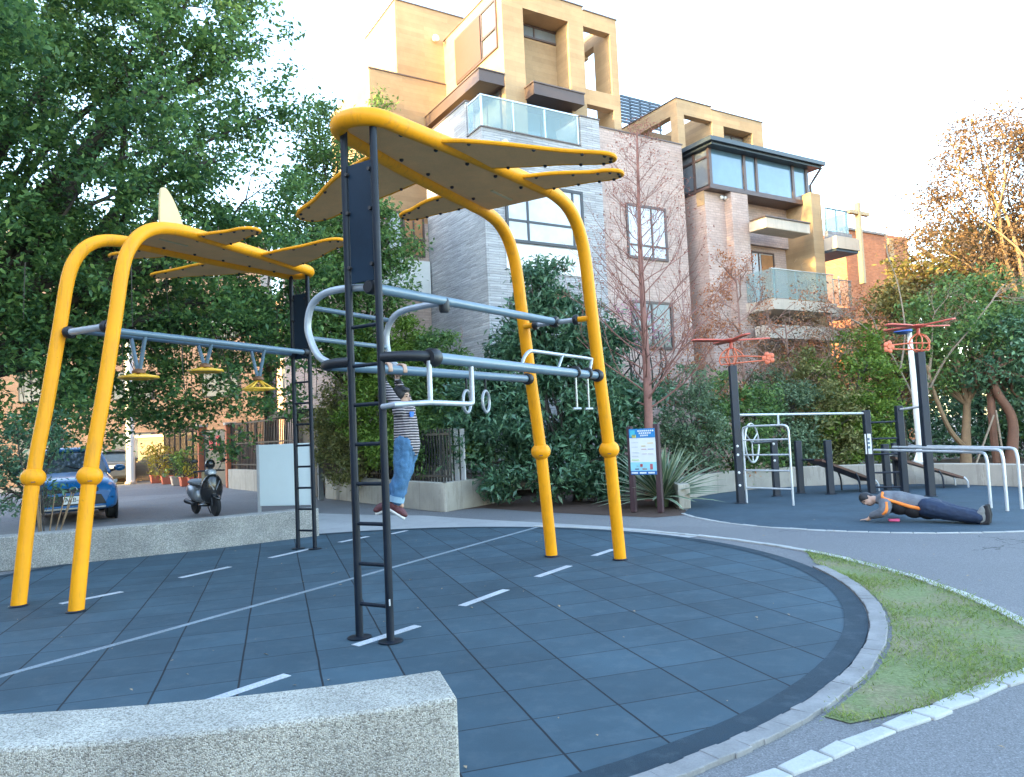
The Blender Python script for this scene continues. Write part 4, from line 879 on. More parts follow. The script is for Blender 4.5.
# terracotta troughs
tr0 = None
for k, (px, py, w_) in enumerate(((156, 483, .6), (167, 484, .6), (177, 485, .7), (186, 486, .7), (195, 486.5, .75))):
    p = G(px, py); p.z = 0
    lab = ['red plastic planter trough, farthest of the row by the street', 'red planter trough, second from the far end of the row', 'red planter trough in the middle of the row by the fence', 'red planter trough, second nearest to the brick gate post', 'red planter trough standing right beside the brick gate post'][k]
    t = thing('planter_trough', p, lab, 'planter', 'planter troughs along the fence'); sx = w_ / 2; q = []
    mb = MB()
    for z, f in ((0, .82), (.36, 1.0), (.36, .9), (.32, .88)):
        q.append([p + U * (i * .24 * f) + V * (j * sx * f) + ZA * z for i, j in ((-1, -1), (1, -1), (1, 1), (-1, 1))])
    for r_ in q: mb.v += r_
    for i in range(3):
        for j in range(4): l = (j + 1) % 4; mb.f.append((i * 4 + j, i * 4 + l, (i + 1) * 4 + l, (i + 1) * 4 + j))
    mb.f.append((12, 13, 14, 15)); mb.f.append((3, 2, 1, 0)); mb.build('trough', M['terra'] if k != 2 else M['slab'], t, bevel=.01)
    rm = MB(); rm.tube(q[1], .022, 6, closed=True); rm.build('rim', M['terra'] if k != 2 else M['slab'], t)
# ------------------------------------------------------------------ vegetation
M['leaf_banyan'] = foliage('banyan_leaf', (0.041, 0.096, 0.048), (0.108, 0.216, 0.074), (0.252, 0.384, 0.096), 0.45, 0.42, 0.45)
M['leaf_mid'] = foliage('mid_leaf', (0.054, 0.114, 0.042), (0.120, 0.222, 0.066), (0.240, 0.348, 0.090), 0.35, 0.45, 0.8)
M['leaf_gloss'] = foliage('glossy_leaf', (0.036, 0.094, 0.055), (0.090, 0.190, 0.102), (0.180, 0.300, 0.150), 0.22, 0.36, 1.2, 0.5)
M['leaf_bright'] = foliage('bright_leaf', (0.066, 0.132, 0.024), (0.144, 0.240, 0.036), (0.288, 0.384, 0.072), 0.35, 0.5, 1.2)
M['leaf_olive'] = foliage('olive_leaf', (0.102, 0.120, 0.042), (0.204, 0.216, 0.072), (0.336, 0.312, 0.114), 0.3, 0.55, 1.2)
M['leaf_grey'] = foliage('grey_green_leaf', (0.078, 0.132, 0.072), (0.150, 0.228, 0.126), (0.252, 0.330, 0.180), 0.3, 0.5, 1.2)
M['leaf_yellow'] = foliage('yellow_leaf', (0.16, 0.14, 0.02), (0.36, 0.29, 0.03), (0.5, 0.4, 0.06), 0.3, 0.5, 2)
M['leaf_autumn'] = foliage('autumn_leaf', (0.11, 0.08, 0.065), (0.21, 0.135, 0.08), (0.34, 0.19, 0.075), 0.35, 0.55, 0.7)
M['leaf_sunlit'] = foliage('sunlit_leaf', (0.120, 0.114, 0.036), (0.228, 0.198, 0.060), (0.384, 0.264, 0.072), 0.35, 0.5, .5)  # low sun on the crowns put into the leaf colour
M['leaf_redwood'] = foliage('redwood_leaf', (0.24, 0.085, 0.065), (0.40, 0.155, 0.115), (0.5, 0.23, 0.16), 0.35, 0.6, 1)
M['leaf_rust'] = foliage('rust_leaf', (0.24, 0.075, 0.035), (0.42, 0.15, 0.06), (0.55, 0.24, 0.10), 0.35, 0.6, 1)
M['leaf_pink'] = foliage('pink_blossom', (0.30, 0.09, 0.16), (0.48, 0.18, 0.28), (0.6, 0.3, 0.38), 0.3, 0.6, 2)
M['bark_dark'] = simple('dark_bark', (0.055, 0.045, 0.036), 0.9, 0.35, 4, 0.8, 18, fine=.3)
M['bark_tan'] = simple('tan_bark', (0.25, 0.165, 0.095), 0.9, 0.25, 4, 0.6, 20, fine=.25)
M['bark_red'] = simple('red_bark', (0.15, 0.075, 0.048), 0.9, 0.25, 4, 0.7, 20, fine=.25)
M['bark_pale'] = simple('pale_bark', (0.24, 0.19, 0.14), 0.9, 0.2, 4, 0.5, 20, fine=.2)
M['twig'] = simple('brown_twig', (0.28, 0.165, 0.13), 0.9, 0.25, 5)
M['twig_red'] = simple('reddish_twig', (0.26, 0.125, 0.10), 0.9, 0.25, 5)

def leaf_object(name, P, size, mat, parent, aspect=0.45, droop=0.0, jit=0.55, upb=0.35, org=None, kind=None):
    """one mesh of single leaf blades (a folded kite each) centred on the points P"""
    n = len(P); P = np.asarray(P, dtype=np.float64); o0 = np.array(ORG[parent.name]) if parent else np.array(org)
    nrm = rng.normal(size=(n, 3)); nrm[:, 2] = np.abs(nrm[:, 2]) + upb; nrm /= np.linalg.norm(nrm, axis=1)[:, None]
    d = rng.normal(size=(n, 3)); d[:, 2] -= droop; d -= nrm * (d * nrm).sum(1)[:, None]; d /= np.linalg.norm(d, axis=1)[:, None]
    s = np.cross(nrm, d); L = size * (1 + jit * rng.uniform(-1, 1, n))[:, None]; W = L * aspect * .5
    b = P - d * L * .5; t = P + d * L * .5 - nrm * L * .08; m = P - d * L * .05
    v = np.stack([b, m + s * W + nrm * W * .3, t, m - s * W + nrm * W * .3], 1).reshape(-1, 3) - o0
    me = bpy.data.meshes.new(name); me.vertices.add(4 * n); me.vertices.foreach_set('co', v.astype(np.float32).ravel())
    me.loops.add(4 * n); me.loops.foreach_set('vertex_index', np.arange(4 * n, dtype=np.int32))
    me.polygons.add(n); me.polygons.foreach_set('loop_start', np.arange(0, 4 * n, 4, dtype=np.int32)); me.polygons.foreach_set('loop_total', np.full(n, 4, dtype=np.int32))
    me.update(); me.validate(); me.materials.append(mat)
    o = bpy.data.objects.new(name, me); COL.objects.link(o); ORG[o.name] = Vector(o0)
    if parent: o.parent = parent
    else: o.location = o0
    if kind: o['kind'] = kind
    return o
def clumps_in(els, per, r_sub, shell=0.55):
    """sub-clump centres inside a list of ellipsoids (c, r[, squash]) with ragged outer shells"""
    out = []
    for e in els:
        c, r = np.array(e[0]), e[1]; sq = e[2] if len(e) > 2 else 0.85; k = max(3, int(per * r * r))
        u = rng.normal(size=(k, 3)); u /= np.linalg.norm(u, axis=1)[:, None]; rad = r * (shell + (1.08 - shell) * rng.random(k) ** .6)
        q = c + u * rad[:, None] * np.array([1, 1, sq]); out.append(q)
    return np.concatenate(out)
def leaves_round(cl, n, r, flat=0.7):
    k = len(cl); m = rng.poisson(n, k); idx = np.repeat(np.arange(k), m); g = rng.normal(size=(len(idx), 3)) * r * .5 * np.array([1, 1, flat]); return cl[idx] + g
def limbs(mb, base, fork, targets, r0, r1=.02, twigs=None, wig=.12, seg=7):
    """tapering limbs from a fork to targets, with fine twigs out to clumps"""
    for T in targets:
        T = Vector(T); f = Vector(fork); L = (T - f).length
        mid1 = f.lerp(T, .35) + Vector((random.uniform(-1, 1), random.uniform(-1, 1), random.uniform(.0, 1))) * L * wig
        mid2 = f.lerp(T, .7) + Vector((random.uniform(-1, 1), random.uniform(-1, 1), random.uniform(-.3, .8))) * L * wig * .8
        p = spline([f, mid1, mid2, T], 5); n = len(p)
        mb.tube(p, [r0 + (r1 - r0) * (i / (n - 1)) ** .7 for i in range(n)], seg)
        if twigs is not None:
            pass
def twigs_to(mb, pts, skel, r=.008, maxd=1.6):
    S_ = np.array([tuple(q) for q in skel])
    for q in pts:
        d = np.linalg.norm(S_ - q, axis=1); j = int(d.argmin())
        if d[j] < maxd: a = Vector(S_[j]); b = Vector(q); mb.tube([a, a.lerp(b, .5) + Vector((0, 0, .12 * d[j])), b], [r * 1.6, r, r * .4], 4, caps=False)

def tree(name, base, label, els, leaf, bark, size, n=60, per=26, r_sub=.42, trunk=None, r0=.18, group=None, cat='tree', aspect=.45, droop=0, shell=.5, fork_z=None, nlimb=12, leafname='crown', ntw=120):
    root = thing(name, base, label, cat, group)
    cl = clumps_in(els, per, r_sub, shell); P = leaves_round(cl, n, r_sub)
    P = P[P[:, 2] > .08]
    leaf_object(leafname, P, size, leaf, root, aspect, droop)
    mb = MB(); base = Vector(base)
    tr = [base] + [Vector(t) for t in (trunk or [])]
    if not trunk: tr.append(base + Vector((0, 0, fork_z or .5)))
    p = spline(tr, 6); k = len(p); mb.tube(p, [r0 * (1.25 if i == 0 else 1) * (1 - .45 * i / (k - 1)) for i in range(k)], 10)
    tg = [e[0] for e in els]; extra = cl[rng.choice(len(cl), min(nlimb, len(cl)), replace=False)]
    n0 = len(mb.v); limbs(mb, base, tr[-1], list(tg), r0 * .42, .02); limbs(mb, base, tr[-1], [tuple(q) for q in extra], r0 * .28, .012)
    sk = mb.v[n0::7]
    twigs_to(mb, cl[rng.choice(len(cl), min(ntw, len(cl)), replace=False)], sk, .009)
    mb.build('trunk', M[bark] if isinstance(bark, str) else bark, root); return root
def E(px, py, Y, r, sq=.85): p = AT(px, py, Y); return ((p.x, p.y, p.z), r, sq)

# big banyan on the left
bel = [E(40, 50, 15, 2.0), E(140, 30, 15.5, 2.0), E(215, 45, 16, 1.55), E(255, 120, 16.5, .95), E(175, 140, 15, 1.4), E(80, 190, 14.5, 1.5), E(-50, 130, 14, 2.2), E(-20, -60, 14.5, 2.2), E(110, -90, 15.5, 2.2), E(210, -50, 16.5, 1.5),
       E(0, 260, 14.3, 1.6), E(70, 310, 15.2, 1.35), E(180, 230, 15.5, 1.35), E(245, 200, 16.5, 1.25), E(285, 265, 17, 1.15), E(215, 300, 16.5, 1.2), E(130, 340, 16, 1.2), E(20, 385, 14.5, 1.2), E(215, 385, 17, .95), E(95, 400, 16.5, .8), E(222, 435, 17.6, .5, 1.1),
       E(-90, 300, 13.8, 1.8), E(-120, 60, 13.5, 2.0), E(150, 395, 17.5, .7), E(285, 345, 17.5, .9), ((-9.5, 9.0, 7.8), 1.9), ((-10.5, 6.5, 7.4), 1.9), ((-9.3, 11.5, 8.6), 1.9), ((-11, 9, 9.4), 2.0), E(150, 412, 16.8, .6), E(60, 415, 15.2, .65), E(268, 400, 17.6, .65), E(112, 425, 17.2, .45), E(185, 415, 17.4, .5), E(130, 300, 17.8, 1.2), E(60, 360, 17, 1.1), E(180, 350, 18, 1.0), E(255, 300, 18, 1.0), E(90, 250, 17, 1.4), E(160, 290, 18.5, 1.3), E(40, 60, 19, 1.8), E(150, 170, 19.5, 1.8), E(40, 280, 18.5, 1.7), E(240, 330, 19, 1.2)]  # plain-coordinate clumps: crown added out of view to darken the left floor
bb_ = Vector((-12.3, 15.2, 0)); root = thing('banyan_tree', bb_, 'huge spreading dark green tree with hanging aerial roots filling the left side', 'tree')
cl = clumps_in(bel, 22, .42, .35); P = leaves_round(cl, 98, .37); leaf_object('crown', P, .118, M['leaf_banyan'], root, .5)
mb = MB(); fk = Vector((-11.6, 15.2, 3.0)); p = spline([bb_, bb_ + Vector((.1, 0, 1.2)), fk], 6); mb.tube(p, [.85, .72, .66, .6, .57, .55, .53, .5, .5, .48, .47, .46, .45], 14)
for off in ((-.7, .4), (.6, .5), (.45, -.4)): q = bb_ + Vector((off[0], off[1], 0)); mb.tube(spline([q, q + Vector((-off[0] * .2, -off[1] * .2, 1.6)), fk + Vector((off[0] * .4, off[1] * .4, 1.2))], 6), [.26] * 6 + [.2] * 7, 9)
n0 = len(mb.v)
big = [E(135, 97, 14.8, 0)[0], E(60, 60, 15, 0)[0], E(215, 160, 15.5, 0)[0], E(160, 215, 15.5, 0)[0], E(-30, 60, 14, 0)[0], E(250, 235, 16.5, 0)[0], E(200, 300, 16.5, 0)[0], E(100, 330, 16, 0)[0], E(230, 60, 16, 0)[0]]
limbs(mb, bb_, fk, big, .24, .05, seg=9); limbs(mb, bb_, fk, [e[0] for e in bel if e[0][2] > 4.2], .13, .02)
twigs_to(mb, cl[rng.choice(len(cl), 420, replace=False)], mb.v[n0::7], .012, 2.2); mb.build('trunk', M['bark_dark'], root)
for k in range(60):
    e = random.choice([q for q in bel if 3.2 < q[0][2] < 6.2 and q[0][1] > 13.5]); x, y, z = e[0]; x += rng.normal() * .8; y += rng.normal() * .8; z0 = z - rng.random() * .6; l = rng.uniform(1.0, 2.6); q = Vector((x, y, z0))
    zb = max(2.6, z0 - l * .8); mb = MB(); mb.tube([q, q + Vector((rng.normal() * .04, rng.normal() * .04, (zb - z0) * .5)), Vector((x + rng.normal() * .05, y, zb))], [.012, .009, .005], 4, caps=False); mb.build('aerial_root', M['bark_dark'], root)
# tree behind the ladder
b = AT(372, 470, 20); b.z = .45
tree('broadleaf_tree', b, 'mid green tree growing from the planter, seen behind the dark ladder and between both frames', [E(318, 130, 19.5, .8), E(338, 175, 19.5, 1.0), E(312, 215, 19.5, 1.1), E(355, 235, 19, 1.1), E(325, 290, 19, 1.1), E(375, 285, 19.2, .95), E(398, 250, 19.5, .6), E(340, 340, 19, .95), E(300, 330, 19.5, .8)],
     M['leaf_mid'], 'bark_dark', .125, 80, 44, trunk=[b + Vector((-.2, 0, 2.2))], r0=.13)
# large glossy shrub in the middle
b = Vector((1.35, 16.9, 0))
tree('large_shrub', b, 'large dark glossy evergreen shrub right behind the yellow poles of the right frame', [E(549, 280, 17, .5, 1.2), E(540, 305, 17, .6), E(560, 310, 17.2, .6), E(520, 340, 17, .7), E(480, 390, 17.3, .6), E(635, 400, 17.2, .6), E(575, 335, 17, .8), E(545, 330, 17, .8), E(515, 375, 17, .85), E(575, 370, 17, .9), E(610, 350, 17.4, .6), E(600, 410, 16.8, .9), E(548, 420, 16.6, 1.0), E(500, 430, 16.8, .85), E(468, 415, 17.4, .55), E(470, 455, 17.2, .5), E(615, 450, 16.7, .75), E(560, 470, 16.4, .8), E(510, 475, 16.6, .6), E(600, 485, 16.5, .5)],
     M['leaf_gloss'], 'bark_dark', .155, 84, 52, .34, fork_z=.5, r0=.1, cat='shrub', aspect=.32, droop=.8, leafname='foliage')
# shrubs on the planter
def shrub(px, py, Y, els, leaf, label, size=.1, n=80, per=90, aspect=.42, droop=0, bark='bark_dark', group=None, zb=0.0, r_sub=.26, name='shrub', r0=.05):
    b = AT(px, py, Y); b.z = zb; return tree(name, b, label, els, M[leaf], bark, size, n, per, r_sub, fork_z=.35, r0=r0, cat='shrub', aspect=aspect, droop=droop, group=group, leafname='foliage', nlimb=10, ntw=40)
g1 = 'shrubs on the planter'
shrub(345, 480, 20, [E(345, 395, 20, .6), E(328, 425, 20, .55), E(338, 420, 20, .6), E(352, 445, 19.6, .65), E(330, 452, 20, .5), E(362, 465, 19.2, .45), E(345, 472, 19.6, .4)], 'leaf_olive', 'pale olive shrub at the left end of the planter by the grey post', .08, zb=.5, group=g1)
shrub(390, 480, 19.5, [E(350, 345, 19.6, .65), E(362, 420, 18.8, .6), E(400, 450, 18, .55), E(392, 340, 19.5, .7), E(400, 375, 19.2, .85), E(375, 400, 19, .7), E(408, 415, 18.6, .65), E(385, 445, 18.4, .6), E(365, 365, 19.6, .55), E(410, 345, 19.5, .5)], 'leaf_bright', 'bright yellow-green shrub rising behind the hanging child', .1, zb=.5, group=g1)
shrub(440, 480, 18.5, [E(415, 460, 17.6, .4), E(432, 395, 18.4, .8), E(452, 425, 17.8, .75), E(428, 438, 18, .55), E(458, 375, 18.6, .65), E(468, 450, 17.3, .5), E(440, 350, 18.8, .5)], 'leaf_mid', 'darker green shrub above the pale slats at the rounded end of the planter', .1, zb=.5, group=g1)
# bush in front of the blue car
b = Vector((-7.9, 12.6, 0)); tree('street_bush', b, 'thin leafy bush on bare stems in front of the blue car', [E(30, 455, 13, .55), E(10, 490, 12.8, .45), E(46, 490, 13, .3), E(-5, 455, 13, .5), E(35, 425, 13.2, .4)], M['leaf_gloss'], 'bark_dark', .08, 60, 70, .24, fork_z=.55, r0=.012, cat='shrub', aspect=.4, leafname='foliage', nlimb=14)
mb = MB()
for k in range(7): x, y = rng.normal() * .12, rng.normal() * .12; mb.tube([b + Vector((x, y, 0)), b + Vector((x * 3, y * 2, .9))], [.014, .009], 5)
mb.build('stem', M['bark_tan'], bpy.data.objects['street_bush'])
# hedge of mixed shrubs round the back of the yard
g2 = 'mixed shrubs behind the exercise yard'
for px, py, Y, els, lf, lab, sz in [
    (690, 480, 17.2, [E(685, 420, 17.5, .8), E(705, 450, 17.2, .65), E(670, 450, 17.3, .55), E(690, 390, 18, .6)], 'leaf_grey', 'grey-green shrub above the striped spiky plant, left of the first rotor post', .085),
    (738, 480, 18.4, [E(735, 425, 18.6, .9), E(720, 395, 19, .7), E(750, 455, 18.4, .7), E(755, 410, 19, .7)], 'leaf_mid', 'mid green shrub right behind the first rotor post and the silver ladder', .09),
    (778, 480, 19, [E(775, 440, 19, .8), E(790, 410, 19.4, .8), E(770, 395, 19.6, .7), E(800, 450, 19, .6)], 'leaf_grey', 'dull green shrub behind the wheel and the short dark post', .085),
    (815, 478, 19.4, [E(815, 400, 20, 1.0), E(830, 430, 19.6, .9), E(805, 375, 20.4, .8), E(840, 455, 19.2, .6)], 'leaf_olive', 'yellowish olive shrub behind the left sloping bench', .085),
    (855, 478, 19.6, [E(850, 380, 20.4, 1.1), E(865, 415, 20, .95), E(845, 440, 19.6, .8), E(875, 445, 19.6, .6), E(860, 350, 20.8, .7)], 'leaf_bright', 'tall bright green shrub behind the high bar and the dark ladder posts', .095)]:
    shrub(px, py, Y, els, lf, lab, sz * 1.1, 70, 62, group=g2)
shrub(632, 500, 18.6, [E(632, 312, 19, .5), E(645, 335, 18.8, .45), E(620, 335, 18.8, .4)], 'leaf_pink', 'pink blossoming shrub just left of the bare red tree trunk', .07, 26, 40, zb=.0, group=g2)

# bare and half-bare trees
def grow(mb, p, d, L, r, depth, tips, up=.15, spread=.6, kids_=(2, 4), seg=5, wob=.16, k1=.62):
    pts = [p]; n = 4; q = Vector(p); dd = Vector(d)
    for i in range(n):
        dd = (dd + Vector((random.gauss(0, wob), random.gauss(0, wob), random.gauss(0, wob) + up * .3))).normalized(); q = q + dd * (L / n); pts.append(q.copy())
    mb.tube(pts, [r * (1 - .55 * i / n) for i in range(n + 1)], seg if depth > 1 else 4, caps=False)
    tips.append(pts[-1])
    if depth <= 0: return
    for k in range(random.randint(*kids_)):
        t = random.uniform(.3, 1.0); i = min(n - 1, int(t * n)); b = pts[i].lerp(pts[i + 1], t * n - i)
        nd = (dd + Vector((random.gauss(0, spread), random.gauss(0, spread), random.gauss(0, spread) * .7 + up))).normalized()
        grow(mb, b, nd, L * random.uniform(.5, .8) * (k1 / .62), r * .5, depth - 1, tips, up, spread, kids_, seg, wob, k1)
b = G(649, 500); b.z = 0; b = Vector((2.85, 16.2, 0)); top = AT(637, 132, 16.2)
root = thing('bare_redwood_tree', b, 'tall straight bare tree with thin rising branches and a reddish top, behind the notice sign', 'tree'); mb = MB(); tips = []
tr = spline([b, b.lerp(top, .3) + Vector((.03, 0, 0)), b.lerp(top, .65) + Vector((-.02, 0, 0)), top], 10); k = len(tr); mb.tube(tr, [.115 * (1 - .9 * i / (k - 1)) + .008 for i in range(k)], 9)
for i in range(64):
    t = .24 + .75 * i / 63; q = b.lerp(top, t); a = i * 2.4 + random.uniform(-.4, .4); L = (1 - t) * 2.3 + .35; d = Vector((math.cos(a), math.sin(a), .42 + .5 * t)).normalized()
    grow(mb, q, d, L * random.uniform(.75, 1.1), .019 * (1 - t) + .007, 2, tips, .16, .42, (2, 4), 5, .1)
mb.build('trunk', M['twig_red'], root)
tp = np.array([tuple(t) for t in tips]); hi = tp[tp[:, 2] > 4.4]
leaf_object('crown', leaves_round(hi[rng.random(len(hi)) < .5], 8, .2), .055, M['leaf_redwood'], root, .35)
low = tp[(tp[:, 2] > 1.8) & (tp[:, 2] < 3.2)]
if len(low): leaf_object('dead_sprays', leaves_round(low[rng.random(len(low)) < .35], 14, .18), .07, M['leaf_autumn'], root, .3, 1.2)
def bare_tree(name, base, hts, label, n, L, leafmat, frac, nl, bark='twig', up=.2, r=.06, depth=3, z0=.5, group=None, spread=.6):
    base = Vector(base); root = thing(name, base, label, 'tree', group); mb = MB(); tips = []
    top = base + Vector((0, 0, hts)); mb.tube(spline([base, base + Vector((.06, 0, hts * .4)), top], 8), [r * (1 - .8 * i / 16) for i in range(17)], 8)
    for i in range(n):
        t = z0 + (1 - z0) * (i + .3) / n; q = base.lerp(top, t * .98); a = i * 2.4; d = Vector((math.cos(a), math.sin(a), .5)).normalized()
        grow(mb, q, d, L * (1.15 - t * .7), r * .34, depth, tips, up, spread)
    mb.build('trunk', M[bark], root); tp = np.array([tuple(t) for t in tips])
    if frac > 0: leaf_object('crown', leaves_round(tp[rng.random(len(tp)) < frac], nl, .2), .07, M[leafmat], root, .4, .5)
    return root
q = AT(748, 470, 19.5); bare_tree('bare_tree', (q.x, q.y, 0), 5.6, 'slender bare tree with rust coloured leaf tufts, in front of the tiled house corner', 13, 1.5, 'leaf_rust', .5, 14, r=.075, z0=.35)
q = AT(700, 470, 18.8); bare_tree('bare_tree', (q.x, q.y, 0), 3.2, 'low bare tree with spreading twigs between the notice sign and the first rotor post', 10, 1.3, 'leaf_rust', .3, 12, r=.06, z0=.3, up=.05, spread=.8)
q = AT(795, 470, 20.6); bare_tree('bare_tree', (q.x, q.y, 0), 4.4, 'bare brown tree with dense arching twigs behind the bent steel ladder', 15, 1.6, 'leaf_autumn', .5, 14, r=.07, z0=.3, up=.0, spread=.8)
q = AT(842, 470, 21.4); bare_tree('bare_tree', (q.x, q.y, 0), 4.6, 'bare twiggy tree with sparse orange leaves below the glass balconies', 14, 1.7, 'leaf_rust', .5, 14, r=.07, z0=.35, up=.05, spread=.75)
q = AT(672, 470, 19.5); bare_tree('bare_tree', (q.x, q.y, 0), 3.6, 'small bare tree with red-brown twigs just right of the tall bare redwood trunk', 8, 1.1, 'leaf_rust', .25, 8, 'twig_red', r=.05, z0=.3, up=.1)
q = AT(455, 470, 19.6); bare_tree('bare_tree', (q.x, q.y, .5), 3.4, 'leafless grey shrub tree against the slate wall, behind the hanging rings', 9, 1.1, 'leaf_rust', 0, 8, 'twig', r=.035, z0=.15, up=.35, spread=.35)

# trees on the right edge
g3 = 'trees at the right edge behind the yard'
b = AT(966, 470, 21); b.z = 0
t1 = tree('evergreen_tree', b, 'evergreen tree with a forked tan trunk between the parallel bars and the second rotor post', [E(945, 325, 21, 1.2), E(985, 345, 21.4, 1.1), E(925, 350, 21.2, .7), E(975, 300, 22, 1.2), E(1005, 325, 22, .9), E(945, 372, 20.8, .6)], M['leaf_mid'], 'bark_tan', .13, 48, 34, trunk=[AT(966, 440, 21), AT(967, 405, 21)], r0=.16, group=g3)
mb = MB(); mb.tube(spline([AT(966, 448, 21), AT(950, 430, 20.8), AT(935, 395, 20.6), AT(927, 365, 20.6)], 5), [.08 - .003 * i for i in range(16)], 7); mb.tube(spline([AT(967, 405, 21), AT(975, 375, 21), AT(985, 345, 21)], 5), [.09 - .004 * i for i in range(11)], 7); mb.build('fork', M['bark_tan'], t1)
b = AT(1008, 470, 20.2); b.z = 0
t2 = tree('leaning_tree', b, 'tree with a crooked red-brown trunk at the right edge, propped by thin stakes', [E(1005, 355, 20.6, 1.0), E(1035, 345, 20.6, 1.2), E(985, 375, 20.6, .6), E(1045, 390, 20.4, .9), E(1025, 400, 20.6, .5)], M['leaf_gloss'], 'bark_red', .14, 52, 34, trunk=[AT(1013, 440, 20.2), AT(1011, 415, 20.2), AT(997, 392, 20.2), AT(990, 372, 20.2)], r0=.15, group=g3)
mb = MB(); mb.tube(spline([AT(998, 470, 20.4), AT(993, 430, 20.4), AT(990, 380, 20.4)], 5), .1, 8); mb.build('second_stem', M['bark_red'], t2)
for k, (p, q) in enumerate((((975, 467, 20), (994, 415, 20.1)), ((1003, 455, 20), (996, 410, 20.1)))): mb = MB(); mb.tube([AT(*p), AT(*q)], .025, 6); mb.build('stake', M['bark_pale'], t2)
b = AT(1052, 470, 24); b.z = 0
tree('autumn_tree', b, 'tall sparse tree with brown and orange leaves against the white sky on the right', [E(935, 200, 24, .8), E(950, 165, 24, .7), E(975, 130, 24, .8), E(915, 240, 24, .6), E(985, 160, 24, 1.3), E(1015, 130, 24, .9), E(1045, 150, 24, 1.3), E(960, 205, 24, 1.1), E(1000, 215, 24.2, 1.3), E(935, 245, 24, .9), E(970, 265, 24, 1.1), E(1040, 230, 24.2, 1.5), E(1010, 270, 24.5, 1.2), E(1070, 180, 24, 1.5), E(920, 285, 24, .7)],
     M['leaf_autumn'], 'bark_tan', .105, 72, 28, .5, trunk=[AT(1045, 400, 24), AT(1030, 330, 24)], r0=.2, group=g3, shell=.3, nlimb=26, ntw=200)
b = AT(918, 472, 20.6); b.z = 0
root = thing('pale_trunk_tree', b, 'thin pale bare trunk with long crossing limbs behind the white lamp post', 'tree', g3); mb = MB()
mb.tube(spline([b, AT(918, 440, 20.6), AT(926, 395, 20.6), AT(932, 350, 20.6)], 6), [.085 - .003 * i for i in range(19)], 8)
mb.tube(spline([AT(924, 400, 20.6), AT(945, 360, 20.4), AT(965, 335, 20.2), AT(985, 310, 20.2)], 6), [.038 - .0014 * i for i in range(19)], 7)
mb.tube(spline([AT(921, 415, 20.6), AT(905, 380, 20.6), AT(885, 345, 20.6), AT(862, 325, 20.6)], 6), [.034 - .0013 * i for i in range(19)], 7)
mb.tube(spline([AT(900, 372, 20.6), AT(905, 330, 20.8), AT(898, 285, 21), AT(890, 262, 21)], 6), [.03 - .0012 * i for i in range(19)], 7)
tips = []
for q, d in ((AT(985, 310, 20.2), (.6, 0, .6)), (AT(862, 325, 20.6), (-.6, 0, .5)), (AT(890, 262, 21), (-.2, 0, 1)), (AT(932, 350, 20.6), (.1, 0, 1)), (AT(880, 340, 20.6), (-.3, 0, .8))): grow(mb, q, Vector(d), 1.1, .025, 3, tips)
mb.build('trunk', M['bark_pale'], root); tp = np.array([tuple(t) for t in tips]); leaf_object('crown', leaves_round(tp, 3, .2), .08, M['leaf_autumn'], root, .4)
for px, py, Y, els, lf, lab in [
    (905, 470, 23.5, [E(900, 320, 24, 1.3), E(925, 300, 24.5, 1.4), E(890, 360, 23.6, 1.1), E(915, 370, 23.6, 1.0), E(905, 285, 25, .9)], 'leaf_sunlit', 'bushy green tree below the church, behind the white lamp post'),
    (985, 470, 27, [E(960, 270, 27, 1.8), E(1000, 260, 27.5, 1.8), E(1040, 280, 27, 1.8), E(975, 310, 26.5, 1.6), E(1020, 330, 26.5, 1.7), E(940, 300, 27, 1.3)], 'leaf_sunlit', 'broad olive tree with a sunlit top behind the forked trunk'),
    (1075, 470, 26, [E(1070, 300, 26, 2.2), E(1090, 380, 25, 2.0), E(1110, 230, 26, 2.0), E(1050, 420, 25, 1.3)], 'leaf_mid', 'green tree cut off by the right edge of the picture')]:
    b = AT(px, py, Y); b.z = 0; tree('background_tree', b, lab, els, M[lf], 'bark_dark', .16, 66, 24, .5, trunk=[b + Vector((0, 0, 2.2))], r0=.16, group=g3)
for px, Y, lab in ((880, 25, 'dark low bush under the green tree, between the ladder posts and the lamp post'), (940, 26, 'dark low bush in the shade behind the second rotor post'), (1000, 26, 'dark low bush in the shade behind the crooked red trunk'), (1060, 25, 'dark low bush at the right edge beyond the wall')):
    b = AT(px, 472, Y); b.z = 0; tree('dark_bush', b, lab, [E(px - 25, 445, Y, 1.0), E(px + 20, 440, Y, 1.1), E(px, 405, Y + .5, 1.1), E(px + 30, 410, Y + .5, 1.0)], M['leaf_gloss'], 'bark_dark', .16, 34, 26, .45, fork_z=.4, r0=.06, cat='shrub', leafname='foliage', group='dark bushes under the right-hand trees')
# trees far beyond to close the horizon
gz_ = 'far trees closing the horizon'
for k, (px, Y, h, lf, lab) in enumerate(((930, 52, 7, 'leaf_mid', 'far green tree beside the church wall'), (1010, 50, 8, 'leaf_olive', 'far olive tree right of the church'), (1090, 48, 8, 'leaf_mid', 'far green tree beyond the right edge trees'))):
    b = AT(px, 460, Y); b.z = 0; c = (b.x, b.y, h * .55); tree('far_tree', b, lab, [((b.x - 1.5, b.y, h * .45), 2.4), ((b.x + 1.5, b.y, h * .5), 2.5), ((b.x, b.y, h * .75), 2.2)], M[lf], 'bark_dark', .3, 30, 12, .7, trunk=[b + Vector((0, 0, 1.5))], r0=.2, group=gz_, nlimb=6, ntw=20)

